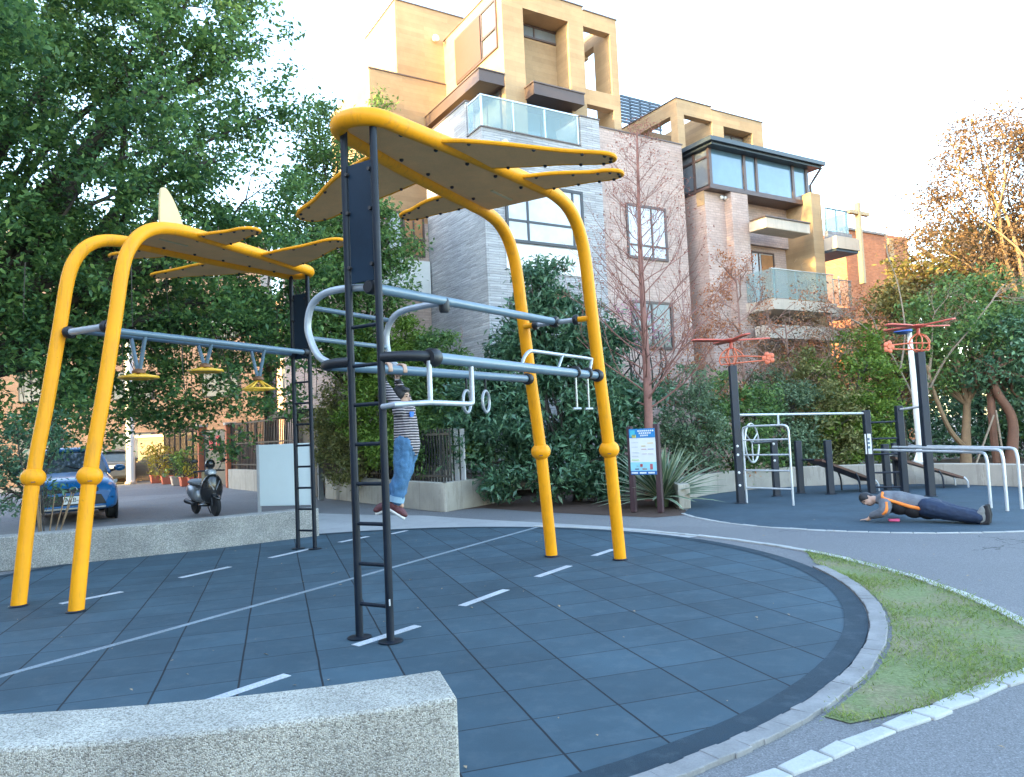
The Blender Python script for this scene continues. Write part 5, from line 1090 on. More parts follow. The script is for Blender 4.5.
# potted plants along the fence, the roof tree, and the striped agave
for px, py, top, lf, lab in ((150, 483, 452, 'leaf_olive', 'sparse yellowish plant in the farthest trough beside the white pole'), (160, 484, 440, 'leaf_yellow', 'plant with a yellow top standing in the row of red troughs'), (176, 485, 452, 'leaf_mid', 'bushy green plant in the middle red trough'), (184, 486, 446, 'leaf_bright', 'tall bright green plant in the red troughs by the black fence'), (195, 487, 462, 'leaf_yellow', 'low yellow plant in the red trough nearest the brick gate post')):
    b = G(px, py); b.z = .3; Y = b.y; h = AT(px, top, Y).z; r = (h - .3) * .3
    tree('potted_plant', b, lab, [((b.x, b.y, .3 + (h - .3) * .3), r * 1.1), ((b.x + .15, b.y, .3 + (h - .3) * .65), r), ((b.x - .1, b.y, h - r * .8), r * .8)], M[lf], 'bark_dark', .15, 16, 40, .3, fork_z=.3, r0=.03, cat='plant', group='potted plants along the fence', leafname='foliage', nlimb=5, ntw=12)
b = HW(-1.15, 5.2, 8.4); p = AT(378, 118, b.y); tree('roof_plant', b, 'small potted tree on the flat roof beside the peach tower', [E(372, 112, b.y, .55), E(384, 105, b.y, .5), E(376, 128, b.y, .5), E(366, 126, b.y, .35)], M['leaf_mid'], 'bark_dark', .13, 24, 40, .3, trunk=[b + Vector((0, 0, 2.2))], r0=.05, cat='plant', leafname='foliage')
mb = MB(); mb.lathe([(.3, 0), (.42, .6), (.4, .62), (.36, .58)], b, (0, 0, 1), 18); mb.build('pot', M['terra'], bpy.data.objects['roof_plant'])
b = HW(1.4, 12.0, 0); 
# agave: arching striped blades
m, nt, bb2, out = new_mat('striped_blade'); at = nt.nodes.new('ShaderNodeAttribute'); at.attribute_name = 'margin'; g = nt.nodes.new('ShaderNodeNewGeometry')
c1 = ramp(nt, g.outputs['Random Per Island'], [(0, (0.06, 0.11, 0.06)), (1, (0.14, 0.21, 0.12))]); nt.links.new(mixc(nt, at.outputs['Fac'], c1, (0.52, 0.52, 0.36)), bb2.inputs['Base Color']); bb2.inputs['Roughness'].default_value = .5
M['blade'] = m
b = Vector((2.86, 14.95, 0)); ag = thing('striped_agave', b, 'big spiky plant with cream striped blades behind the brown notice sign', 'plant'); v, f, mg = [], [], []
for k in range(95):
    az = k * 2.39996; el = R(84 - 72 * (k / 94) ** .8 + random.uniform(-6, 6)); L = random.uniform(1.05, 1.4) * (.85 + .25 * (k / 94)); W = random.uniform(.038, .054)
    h = Vector((math.cos(az), math.sin(az), 0)); sd = Vector((-h.y, h.x, 0)); p = b + h * .07 + Vector((0, 0, .16 + .12 * (1 - k / 94))); pts = []; e = el
    for i in range(6):
        pts.append(p.copy()); e -= R(random.uniform(2, 7)); p = p + (h * math.cos(e) + ZA * math.sin(e)) * (L / 5)
    n0 = len(v); wd = [.6, .9, 1, .85, .5, .04]
    for i, q in enumerate(pts):
        up = (pts[min(i + 1, 5)] - pts[max(i - 1, 0)]).cross(sd).normalized() * -1
        for s_, m_ in ((-1, 1), (-.55, 0.0), (0, 0), (.55, 0.0), (1, 1)): v.append(q + sd * (s_ * W * wd[i]) + up * (abs(s_) * W * .45 * wd[i])); mg.append(float(m_))
    for i in range(5):
        for j in range(4): f.append((n0 + i * 5 + j, n0 + i * 5 + j + 1, n0 + i * 5 + 5 + j + 1, n0 + i * 5 + 5 + j))
mb = MB(); mb.v = v; mb.f = f; o = mb.build('blades', M['blade'], ag, angle=180); a_ = o.data.attributes.new('margin', 'FLOAT', 'POINT'); a_.data.foreach_set('value', mg)
mb = MB(); mb.lathe([(.12, -.02), (.15, .12), (.1, .28), (.03, .4)], b, (0, 0, 1), 12); mb.build('heart', M['leaf_grey'], ag)

# grass blades on the turf, and fallen leaves
n = 11000; T = rng.random((n, 2)); ki = np.minimum((T[:, 0] * 30).astype(int), 29); fr_ = T[:, 0] * 30 - ki; gi = np.array([tuple(q) for q in GI]); go = np.array([tuple(q) for q in GO])
I = gi[ki] * (1 - fr_)[:, None] + gi[ki + 1] * fr_[:, None]; O = go[ki] * (1 - fr_)[:, None] + go[ki + 1] * fr_[:, None]; P = I + (O - I) * (.02 + .96 * T[:, 1:2]); P[:, 2] = -.004
pat = np.sin(P[:, 0] * 5.1 + 1.3 * np.sin(P[:, 1] * 3.3)) + np.sin(P[:, 1] * 4.3 + 2 * np.sin(P[:, 0] * 2.1)) + rng.normal(size=n) * .7; P = P[pat > -.15]; n = len(P)
fr2 = []
for path, k_ in ((GI, 500), (GO, 1500)):
    pa = np.array([tuple(q) for q in path])
    for _ in range(k_):
        t = rng.random() * (len(pa) - 1.001); q = int(t); fr2.append(pa[q] + (pa[q + 1] - pa[q]) * (t - q) + np.array([rng.normal() * .035, rng.normal() * .035, .004]))
P = np.concatenate([P, np.array(fr2)]); n = len(P)
M['grass'] = foliage('grass_blade', (0.12, 0.16, 0.03), (0.20, 0.28, 0.06), (0.36, 0.37, 0.12), 0.3, 0.6, 2.5)
a = rng.random(n) * 2 * PI; hgt = rng.uniform(.008, .032, n); wv = np.stack([np.cos(a), np.sin(a), np.zeros(n)], 1) * .0035; ln = rng.normal(size=(n, 3)) * .022; ln[:, 2] = hgt
v = np.stack([P - wv, P + wv, P + ln * .6 + wv * .6 + np.array([0, 0, .1]) * hgt[:, None], P + ln], 1).reshape(-1, 3)
me = bpy.data.meshes.new('grass'); me.from_pydata(v.tolist(), [], [(4 * i, 4 * i + 1, 4 * i + 2, 4 * i + 3) for i in range(n)]); me.materials.append(M['grass'])
o = bpy.data.objects.new('grass', me); COL.objects.link(o); tag(o, 'short patchy grass growing between the two kerbs', 'grass', kind='stuff')
n = 130; q = []
while len(q) < n:
    x, y = rng.uniform(-6, 5), rng.uniform(3.4, 13); d = math.hypot(x - PC.x, y - PC.y)
    if d < PR - .1 and rng.random() < .35: q.append((x, y, .009))
    elif d > PR + .2 and rng.random() < .4 and y < 12: q.append((x, y, ZG + .012 if False else .004))
tag(leaf_object('leaf_litter', np.array(q), .032, simple('dry_leaf', (.30, .21, .12), .8, .45, 30), None, .5, 0, .5, 6.0, (0, 8, 0), 'stuff'), 'scattered small dry leaves on the rubber floor and paths', 'leaf litter')
# ------------------------------------------------------------------ exercise yard equipment
M['orange'] = simple('coral_paint', (0.66, 0.16, 0.075), 0.45, 0.1, 4); M['red_blade'] = simple('red_blade_paint', (0.58, 0.12, 0.085), 0.45, 0.12, 4)
M['post_dark'] = simple('dark_square_post', (0.011, 0.017, 0.030), 0.5, 0.2, 4); M['steel'] = simple('bright_steel', (0.55, 0.57, 0.58), 0.35, 0.1, 6, metal=0.3)
M['board'] = simple('brown_bench_board', (0.115, 0.055, 0.038), 0.55, 0.2, 3); M['white_label'] = simple('white_label', (0.72, 0.73, 0.72), 0.5, 0.05, 3)
def g0(px, py): p = G(px, py); p.z = 0; return p
def sq_post(root, p, h, w=.13, name='post', dirv=None):
    d = (dirv or Vector((1, 0, 0))).normalized(); mb = MB(); mb.box(p + ZA * (h / 2), (w, w, h), (d, Vector((-d.y, d.x, 0)), ZA)); o = mb.build(name, M['post_dark'], root, bevel=.012)
    mb = MB(); mb.lathe([(w * .9, -.004), (w * .9, .006), (w * .6, .012)], p, (0, 0, 1), 16); mb.build('base_plate', M['post_dark'], o); return o
def caps(o, p, zs, w=.13):
    t = (CP - p); t.z = 0; t.normalize()
    for z in zs: mb = MB(); mb.lathe([(.026, 0), (.026, .012), (.015, .022)], p + ZA * z + t * w * .5, t, 10); mb.build('bolt_cap', M['white_label'], o)
def rotor(root, p, z, h, blade_az):
    """open helicopter on a post: bubble cage, tail boom with rosette, four red blades"""
    h = Vector(h).normalized(); s = Vector((-h.y, h.x, 0)); c = p + ZA * z
    cage = MB(); rb_ = .014
    prof = [(-.22, .03), (-.24, .12), (-.18, .26), (-.04, .35), (.04, .35), (.17, .26), (.24, .16)]
    cage.tube(spline([c + h * -a + ZA * b for a, b in [(x, y) for x, y in prof]], 6), rb_, 8)
    cage.tube([c + h * .22 + ZA * .03, c - h * .64 + ZA * .07], rb_, 8); cage.tube([c + h * .22 + ZA * .17, c - h * .2 + ZA * .18, c - h * .64 + ZA * .14], rb_, 8)
    for a in (.10, -.08):
        pts = [c + h * a * (1 - .5 * abs(math.sin(t))) * 1.0 + s * (.17 * math.cos(t)) + ZA * (.18 + .17 * math.sin(t)) for t in [2 * PI * k / 20 for k in range(20)]]
        cage.tube(pts, rb_ * .9, 6, closed=True)
    ca = cage.build('helicopter_cage', M['orange'], root)
    q = c - h * .70 + ZA * .11; mb = MB(); mb.lathe([(.04, -.03), (.05, 0), (.04, .03)], q, s, 12)
    for k in range(5): t = 2 * PI * k / 5; mb.ball(q + (h * math.cos(t) + ZA * math.sin(t)) * .075, (.055, .02, .055), 10, 6, (h, s, ZA))
    mb.build('tail_rosette', M['orange'], ca)
    mb = MB(); mb.tube([c + ZA * .33, c + ZA * .46], .035, 12); mb.build('rotor_shaft', M['red_blade'], root)
    zc = c + ZA * .46; mb = MB(); mb.lathe([(.05, 0), (.17, .05), (.17, .07), (.05, .085)], zc, (0, 0, 1), 20); mb.build('rotor_hub', M['red_blade'], root)
    for k in range(4):
        a = blade_az + k * PI / 2; d = Vector((math.cos(a), math.sin(a), .03)).normalized(); n = Vector((-math.sin(a), math.cos(a), .12)).normalized()
        pl_ = [zc + ZA * .03 + d * r_ + n * w_ for r_, w_ in ((.08, .045), (.3, .085), (.72, .085), (.80, .05), (.80, -.05), (.72, -.085), (.3, -.085), (.08, -.045))]
        mb = MB(); mb.prism(pl_, d.cross(n) * .03); mb.build('rotor_blade', M['red_blade'], root, bevel=.006)
p1, pC, pD, p2 = g0(741, 503), g0(872, 493), g0(905, 493), g0(931, 496)
ex = thing('exercise_frame', p1.lerp(p2, .5), 'dark post exercise frame with two rotor tops, high bar and steel parallel bars', 'exercise frame')
o = sq_post(ex, p1, 2.72, .14); caps(o, p1, (.35, .6, .95, 1.12)); rotor(ex, p1, 2.72, (-1, .15, 0), .12)
o = sq_post(ex, p2, 2.80, .14); rotor(ex, p2, 2.80, (1, .25, 0), .35)
o = sq_post(ex, pC, 1.72); 
mb = MB(); t = (CP - pC); t.z = 0; t.normalize(); s_ = Vector((-t.y, t.x, 0)); mb.box(pC + t * .072 - s_ * 0 + ZA * 1.02, (.12, .01, .42), (s_, t, ZA)); lab = mb.build('instruction_plate', M['white_label'], o, bevel=.004)
for z_, hh in ((1.12, .05), (1.04, .04), (.95, .05)): mb = MB(); mb.box(pC + t * .079 + ZA * z_, (.06, .003, hh), (s_, t, ZA)); mb.build('plate_print', M['steel_blue'], lab)
sq_post(ex, pD, 1.78)
for z_ in (.12, .42, .80, 1.12, 1.46): mb = MB(); mb.tube([pC + ZA * z_, pD + ZA * z_], .020, 10); mb.build('rung', M['post_dark'], ex)
mb = MB(); mb.tube([p1 + ZA * 1.735, pC + ZA * 1.66], .024, 10); mb.build('high_bar', M['steel'], ex)
mb = MB(); mb.tube([pD + ZA * 1.70, p2 + ZA * 1.74], .024, 10); mb.build('high_bar', M['steel'], ex)
# bent steel ladder below the high bar
l0, l1 = g0(747, 503), g0(793.5, 505.5); d = (l1 - l0).normalized(); L = (l1 - l0).length; zt_ = 1.50
mb = MB(); mb.tube([l0, l0 + ZA * (zt_ - .12)] + spline([l0 + ZA * (zt_ - .12), l0 + ZA * (zt_ - .03) + d * .03, l0 + ZA * zt_ + d * .14], 5)[1:] + spline([l1 + ZA * zt_ - d * .14, l1 + ZA * (zt_ - .03) - d * .03, l1 + ZA * (zt_ - .12)], 5) + [l1], .021, 10); mb.build('steel_ladder', M['steel'], ex)
for z_ in (.30, .64, .94, 1.23): mb = MB(); mb.tube([l0 + ZA * z_, l1 + ZA * z_], .018, 10); mb.build('ladder_rung', M['steel'], ex)
hb_ = p1.lerp(pC, (782 - 741) / 131.); mb = MB(); mb.tube([l1.lerp(l0, .2) + ZA * zt_, hb_ + ZA * 1.70], .02, 10); mb.build('link_bar', M['steel'], ex)
# arm wheel on its own short post
bk = g0(777, 496); aw = thing('arm_wheel', bk, 'steel hand wheel beside a short dark post behind the bent steel ladder', 'arm wheel'); o = sq_post(aw, bk, 1.22, .13); caps(o, bk, (.75, 1.1))
c = AT(752, 443, 15.55); ax = Vector((.86, -.12, 0)) + (CP - c).normalized() * .45; ax.normalize(); mb = MB(); mb.torus(c, .40, .02, ax, 32, 8); wx, wy = frame_axes(ax)
for k in range(3): t = k * 2 * PI / 3 + .5; mb.tube([c, c + wx * math.cos(t) * .4 + wy * math.sin(t) * .4], .014, 8)
mb.build('wheel', M['steel'], aw); mb = MB(); mb.tube([c, bk + ZA * c.z], .03, 10); mb.build('axle', M['post_dark'], aw)
# parallel bars: three of them, curving down into legs
for (sx, sy, sY), (lx, ly) in (((874, 450, 15.5), (991, 508)), ((893, 447, 15.2), (1007.5, 511)), ((909, 446, 15.2), (1022, 509))):
    a = AT(sx, sy, sY); e = g0(lx, ly); zt_ = a.z + .01; d = Vector((e.x - a.x, e.y - a.y, 0)).normalized(); T = Vector((e.x, e.y, zt_))
    mb = MB(); mb.tube([a, T - d * .16] + spline([T - d * .16, T - d * .04 - ZA * .03, T - ZA * .16], 6)[1:] + [e], .025, 12); mb.build('parallel_bar', M['steel'], ex)
# sloping sit-up benches
def bench(pa, pb, end, z0, z1, zp, label):
    t = thing('sit_up_bench', (pa + pb) / 2, label, 'exercise bench', 'sit-up benches in the exercise yard'); sq_post(t, pa, zp); sq_post(t, pb, zp)
    mb = MB(); mb.tube([pa + ZA * .72, pb + ZA * .72], .02, 10); mb.build('foot_bar', M['post_dark'], t)
    a = (pa + pb) / 2; e = Vector((end.x, end.y, 0)); d = (e - a); L = d.length; d.normalize(); s = Vector((-d.y, d.x, 0)) * .30; mid = a.lerp(e, .6); zm = z0 + (z1 - z0) * .6 + .005
    prof = spline([a + ZA * z0, mid + ZA * zm, e + ZA * z1], 6); mb = MB(); n = len(prof)
    for p in prof: mb.v += [p - s, p + s, p + s - ZA * .05, p - s - ZA * .05]
    for i in range(n - 1):
        for j in range(4): l = (j + 1) % 4; mb.f.append((i * 4 + j, i * 4 + 4 + j, i * 4 + 4 + l, i * 4 + l))
    mb.f.append((0, 1, 2, 3)); k = (n - 1) * 4; mb.f.append((k + 3, k + 2, k + 1, k)); mb.build('board', M['board'], t)
    for q, zz in ((a.lerp(e, .62), zm - .04), (e - d * .03, z1)):
        mb = MB(); mb.tube(spline([q - s + ZA * zz, q - s * 1.05 + d * .06 + ZA * (zz * .6), q - s * 1.05 + d * .07], 5), .018, 8); mb.build('leg', M['steel'] if zz == z1 else M['post_dark'], t)
        mb = MB(); mb.tube(spline([q + s + ZA * zz, q + s * 1.05 + d * .06 + ZA * (zz * .6), q + s * 1.05 + d * .07], 5), .018, 8); mb.build('leg', M['steel'] if zz == z1 else M['post_dark'], t)
bench(g0(801, 493), g0(831, 494), AT(867, 480, 16.4), .74, .24, 1.13, 'brown sloping sit-up bench between two short dark posts, left of the dark ladder')
bench(g0(888, 490), g0(898, 487), AT(960, 487, 16.3), .70, .22, .98, 'brown sloping sit-up bench partly behind the second rotor post')
# white lamp post with a blue head
lp_ = AT(922, 470, 18.8); lp_.z = .4; lt = thing('lamp_post', lp_, 'leaning white lamp post with a blue head, behind the second rotor post', 'lamp post'); tp_ = AT(909, 332, 18.8); mb = MB(); mb.tube([lp_, lp_.lerp(tp_, .35), tp_], [.085, .08, .06], 14); mb.build('pole', M['white_paint'], lt)
mb = MB(); mb.lathe([(.2, 0), (.2, .03), (.1, .06), (.09, .35)], lp_, (tp_ - lp_), 16); mb.build('base', M['white_paint'], lt)
for k in range(4): mb = MB(); d = Vector((math.cos(k * PI / 2), math.sin(k * PI / 2), 0)); mb.prism([lp_ + d * .09 + ZA * .05, lp_ + d * .19 + ZA * .05, lp_ + d * .09 + ZA * .3], Vector((-d.y, d.x, 0)) * .015); mb.build('gusset', M['white_paint'], lt)
mb = MB(); mb.lathe([(.08, -.06), (.22, 0), (.20, .05), (.06, .08)], tp_ - CR * .15, (0, 0, 1), 20); mb.build('lamp_head', simple('blue_lamp', (.02, .08, .32), .4, .1), lt)
# ------------------------------------------------------------------ notice sign on two brown posts
M['sign_brown'] = simple('dark_brown_post', (0.055, 0.026, 0.03), 0.6, 0.2, 5, .2, 40)
sl_, sr_ = AT(634, 510, 14.15), AT(661, 512, 13.85); sl_.z = sr_.z = 0
ns = thing('notice_sign', (sl_ + sr_) / 2, 'white and blue notice sign between two dark brown posts in front of the striped plant', 'sign'); d = (sr_ - sl_).normalized(); n = Vector((d.y, -d.x, 0)); W = (sr_ - sl_).length
for p, h in ((sl_, 1.60), (sr_, 1.63)): mb = MB(); mb.box(p + ZA * h / 2, (.10, .10, h), (d, n, ZA)); mb.build('post', M['sign_brown'], ns, bevel=.01)
zb, ztp = .70, 1.55; cx_ = (sl_ + sr_) / 2 + n * .055; hw = W / 2 - .01
def pan(x0, x1, z0, z1, mat, lift, par, name):
    mb = MB(); mb.box(cx_ + d * ((x0 + x1) / 2 * hw) + n * lift + ZA * (zb + (ztp - zb) * (z0 + z1) / 2), ((x1 - x0) * hw, .004, (z1 - z0) * (ztp - zb)), (d, n, ZA)); return mb.build(name, mat, par)
bo = pan(-1, 1, 0, 1, M['white_label'], 0, ns, 'sign_board'); c_ = lambda nm, c: simple(nm, c, .4, .08, 8)
pan(-1, 1, .80, 1, c_('sign_blue', (.03, .22, .50)), .005, bo, 'header_band'); pan(-1, 1, 0, .08, c_('sign_blue_dark', (.02, .14, .42)), .005, bo, 'footer_band'); pan(-1, 1, .08, .27, c_('sign_aqua', (.30, .62, .70)), .005, bo, 'picture_band')
for k in range(3):
    pan(-.95 + k * .65, -.45 + k * .65, .02, .055, M['white_label'], .009, bo, 'footer_print')
for r_ in range(3):
    z = .95 - r_ * .05
    for k in range(8 - r_ * 2): pan(-.32 + r_ * .1 + k * .16, -.32 + r_ * .1 + k * .16 + .11, z - .017, z + .017, M['white_label'], .009, bo, 'header_print')
for z, x0, x1, c in ((.62, -.1, .25, (.75, .6, .3)), (.68, .38, .85, (.75, .6, .35)), (.55, -.1, .3, (.6, .45, .45)), (.55, .4, .85, (.5, .5, .6)), (.70, -.85, -.3, (.6, .62, .62)), (.60, -.85, -.35, (.6, .62, .62)), (.48, -.85, -.3, (.6, .62, .62)), (.40, -.85, -.35, (.6, .62, .62)), (.32, -.9, -.3, (.55, .7, .35)), (.45, -.05, .3, (.65, .6, .6)), (.45, .42, .8, (.65, .6, .6))): pan(x0, x1, z - .012, z + .012, c_('sign_print', c), .006, bo, 'print_line')
for x, z, w_, h_, c in ((-.15, .20, .2, .06, (.45, .08, .08)), (.62, .17, .2, .12, (.5, .12, .14)), (-.5, .12, .3, .03, (.15, .2, .3)), (.1, .12, .35, .03, (.3, .2, .2)), (-.72, .90, .4, .14, (.08, .45, .55)), (-.62, .84, .3, .06, (.75, .6, .1))): pan(x - w_ / 2, x + w_ / 2, z - h_ / 2, z + h_ / 2, c_('sign_picture', c), .010, bo, 'picture')
# ------------------------------------------------------------------ vehicles
M['car_blue'] = simple('blue_car_paint', (0.008, 0.12, 0.34), 0.28, 0.08, 1, coat=.8); M['car_grey'] = simple('grey_car_paint', (0.10, 0.105, 0.115), 0.3, 0.1, 1, coat=.7)
M['tyre'] = simple('tyre_rubber', (0.014, 0.014, 0.015), .75, .2, 8); M['rim'] = simple('alloy', (.35, .36, .38), .3, .1, 6, metal=.8); M['trim'] = simple('black_trim', (.014, .015, .018), .5, .2, 5)
M['lamp_glass'] = simple('headlamp', (.42, .44, .46), .08, .3, 9, spec=1); M['tail_red'] = simple('tail_lamp', (.35, .012, .015), .15, .2, 5, spec=.9); M['car_glass'] = simple('windscreen', (.045, .065, .085), .05, .3, 1.2, spec=1); M['chrome'] = simple('chrome', (.5, .5, .52), .18, .1, 6, metal=.9)
def suv(pos_, fwd, label, paint, group, rear_view=False, plate='', Wd=1.85, Ln=4.6, Ht=1.68):
    """lofted estate body: half sections from nose to tail, mirrored"""
    f = Vector(fwd).normalized(); s = Vector((f.y, -f.x, 0)); o0 = Vector(pos_); t = thing('parked_car', o0, label, 'car', group)
    P = lambda x, y, z: o0 + f * x + s * y + ZA * z       # x forward, y to the car's right-hand side as +, z up
    hw = Wd / 2
    # x, half width at sill / belt / shoulder, sill z, belt z, top z of lower body
    st = [(2.30, .62, .70, .66, .36, .62, .72), (2.24, .80, .86, .80, .28, .64, .86), (2.08, .88, .915, .84, .24, .68, .96), (1.75, .90, .925, .82, .24, .76, 1.03), (1.2, .90, .925, .80, .24, .84, 1.08), (.85, .90, .925, .80, .24, .88, 1.12), (.2, .90, .925, .83, .24, .90, 1.12), (-.8, .90, .925, .84, .24, .93, 1.13), (-1.6, .90, .925, .84, .25, .96, 1.14), (-2.05, .88, .91, .82, .28, .98, 1.12), (-2.25, .80, .86, .78, .34, .98, 1.08), (-2.30, .70, .78, .70, .42, .9, 1.0)]
    mb = MB(); n = 14
    for x, w0, w1, w2, z0, z1, z2 in st:
        half = [(w0 * .86, z0), (w0, z0 + .06), (w1, z0 + .22), (w1, z1 - .1), (w2 + .06, z1 + (z2 - z1) * .55), (w2 - .06, z2 - .015), (w2 * .5, z2 + .02)]
        for y, z in half: mb.v.append(P(x, y * hw / .925, z))
        for y, z in half[::-1]: mb.v.append(P(x, -y * hw / .925, z))
    m_ = len(st)
    for i in range(m_ - 1):
        for j in range(n): l = (j + 1) % n; mb.f.append((i * n + j, i * n + l, (i + 1) * n + l, (i + 1) * n + j))
    mb.f.append(tuple(range(n))); mb.f.append(tuple((m_ - 1) * n + j for j in reversed(range(n))))
    body = mb.build('body', paint, t, angle=28, sub=1)
    # cabin: roof skin with pillars, glass inside
    cb_ = [(.95, .78, .76, 1.06, 1.09), (.30, .76, .62, 1.06, 1.58), (-.2, .76, .60, 1.06, 1.66), (-1.2, .76, .59, 1.07, 1.665), (-1.85, .75, .57, 1.08, 1.60), (-2.2, .74, .66, 1.06, 1.12)]
    gm = MB()
    for x, w0, w1, z0, z1 in cb_:
        for y, z in ((w0, z0), (w1, z1), (-w1, z1), (-w0, z0)): gm.v.append(P(x, y * hw / .925 * 1.02, z))
    for i in range(len(cb_) - 1):
        for j in range(4): l = (j + 1) % 4; gm.f.append((i * 4 + j, i * 4 + l, i * 4 + 4 + l, i * 4 + 4 + j))
    gm.f.append((0, 1, 2, 3)); k = (len(cb_) - 1) * 4; gm.f.append((k + 3, k + 2, k + 1, k)); gm.build('glasshouse', M['car_glass'], t, angle=20)
    rf = MB(); rx = [(.24, .60, 1.575), (-.2, .595, 1.665), (-1.2, .585, 1.675), (-1.85, .565, 1.615), (-2.0, .56, 1.55)]
    for x, w, z in rx: rf.v += [P(x, w * 1.05, z - .015), P(x, w * .5, z + .03), P(x, -w * .5, z + .03), P(x, -w * 1.05, z - .015)]
    for i in range(len(rx) - 1):
        for j in range(3): rf.f.append((i * 4 + j, i * 4 + j + 1, i * 4 + 5 + j, i * 4 + 4 + j))
    r_ = rf.build('roof', paint, t, angle=50); sm = r_.modifiers.new('thick', 'SOLIDIFY'); sm.thickness = .03; sm.offset = 1
    for sg in (1, -1):
        for pts in ([(.98, .79, 1.07), (.60, .72, 1.36), (.26, .635, 1.58)], [(-.35, .78, 1.08), (-.38, .70, 1.4), (-.4, .625, 1.65)], [(-1.25, .78, 1.09), (-1.3, .70, 1.4), (-1.32, .615, 1.65)], [(-2.15, .76, 1.1), (-2.0, .68, 1.4), (-1.88, .6, 1.60)], [(.26, .64, 1.585), (-.4, .63, 1.66), (-1.3, .615, 1.665), (-1.9, .595, 1.6)]):
            pm = MB(); pm.tube(spline([P(x, sg * y * 1.03, z) for x, y, z in pts], 4), .038, 6); pm.build('pillar', paint if len(pts) == 4 or pts[0][0] in (.98, -2.15) else M['trim'], t)
        mi = MB(); c = P(.72, sg * 1.06 * hw / .925, 1.17); mi.ball(c, (.085, .13, .085), 14, 10, (f, s, ZA)); mo = mi.build('mirror', paint, t)
        ar = MB(); ar.tube([P(.74, sg * .86, 1.10), c], .03, 6); ar.build('mirror_arm', M['trim'], mo)
        for x in (1.42, -1.32):
            c = P(x, sg * (hw - .115), .345); wt = MB(); wt.lathe([(.20, -.11), (.31, -.112), (.345, -.08), (.348, .08), (.31, .112), (.20, .11)], c, s, 28); wh = wt.build('wheel', M['tyre'], t)
            rm = MB(); rm.lathe([(.205, -.02), (.205, .105), (.17, .085)], c, s * sg, 24)
            for q in range(5): a = 2 * PI * q / 5; e = f * math.cos(a) + ZA * math.sin(a); rm.tube([c + s * sg * .1 + e * .03, c + s * sg * .105 + e * .2], .026, 6)
            rm.build('rim', M['rim'], wh)
            am = MB(); am.torus(P(x, sg * (hw - .02), .345), .385, .035, s, 24, 6, 0, 2 * PI); am.build('wheel_arch', M['trim'], t)
    # front
    for sg in (1, -1):
        hm = MB(); hm.prism(spline([P(2.17, sg * .42, .84), P(2.12, sg * .66, .86), P(1.90, sg * .89, .93), P(1.93, sg * .895, .86), P(2.12, sg * .76, .77), P(2.2, sg * .5, .78)], 3, True), f * .05); hm.build('headlight', M['lamp_glass'], t)
        fg = MB(); fg.ball(P(2.20, sg * .70, .50), (.05, .10, .07), 12, 8, (f, s, ZA)); fg.build('fog_lamp', M['trim'], t)
        tl = MB(); tl.box(P(-2.22, sg * .72, .98), (.10, .26, .16), (f, s, ZA)); tl.build('tail_light', M['tail_red'], t, bevel=.03)
    gm = MB(); gm.box(P(2.27, 0, .73), (.08, 1.0, .10), (f, s, ZA)); gm.build('upper_grille', M['trim'], t, bevel=.02)
    gm = MB(); gm.prism([P(2.25, -.55, .62), P(2.25, .55, .62), P(2.25, .66, .40), P(2.25, -.66, .40)], f * .07); gm.build('lower_grille', M['trim'], t, bevel=.015)
    em = MB(); em.torus(P(2.33, 0, .74), .07, .014, f, 18, 6); em.build('badge', M['chrome'], t)
    sk = MB(); sk.box(P(2.24, 0, .33), (.14, 1.3, .06), (f, s, ZA)); sk.build('skid_plate', M['rim'], t, bevel=.02)
    for x, sgn in ((2.335, 1), (-2.33, -1)):
        pm = MB(); pm.box(P(x, 0, .52 if sgn > 0 else .86), (.012, .40, .17), (f, s, ZA)); po = pm.build('licence_plate', M['white_label'], t)
        if plate and sgn > 0:
            tc = bpy.data.curves.new('plate_text', 'FONT'); tc.body = plate; tc.size = .135; tc.align_x = 'CENTER'; tc.align_y = 'CENTER'; tc.extrude = .001
            to = bpy.data.objects.new('plate_text', tc); COL.objects.link(to); dg = bpy.context.evaluated_depsgraph_get(); me = bpy.data.meshes.new_from_object(to.evaluated_get(dg)); bpy.data.objects.remove(to)
            X, Y, Z = -s, ZA, f      # reads correctly from in front of the car
            v = [P(x + .008, 0, .52) + X * q.co.x + Y * q.co.y + Z * q.co.z for q in me.vertices]; fs = [tuple(p.vertices) for p in me.polygons]
            tm = MB(); tm.v = v; tm.f = fs; tm.build('plate_text', M['trim'], po)
    wp = MB(); wp.tube([P(.96, -.5, 1.10), P(.72, .1, 1.27)], .012, 5); wp.build('wiper', M['trim'], t)
    return t
cp = G(80, 524); cp.z = 0; cpos = Vector((-11.2, 18.9, 0)); suv(cpos, -V + U * .02, 'blue sport utility car parked on the street facing the playground', M['car_blue'], 'cars parked along the street', plate='ALB-1')
p = G(113, 483); p.z = 0; suv(p, V + U * .05, 'dark grey car seen from behind far up the street beside the white pole', M['car_grey'], 'cars parked along the street')
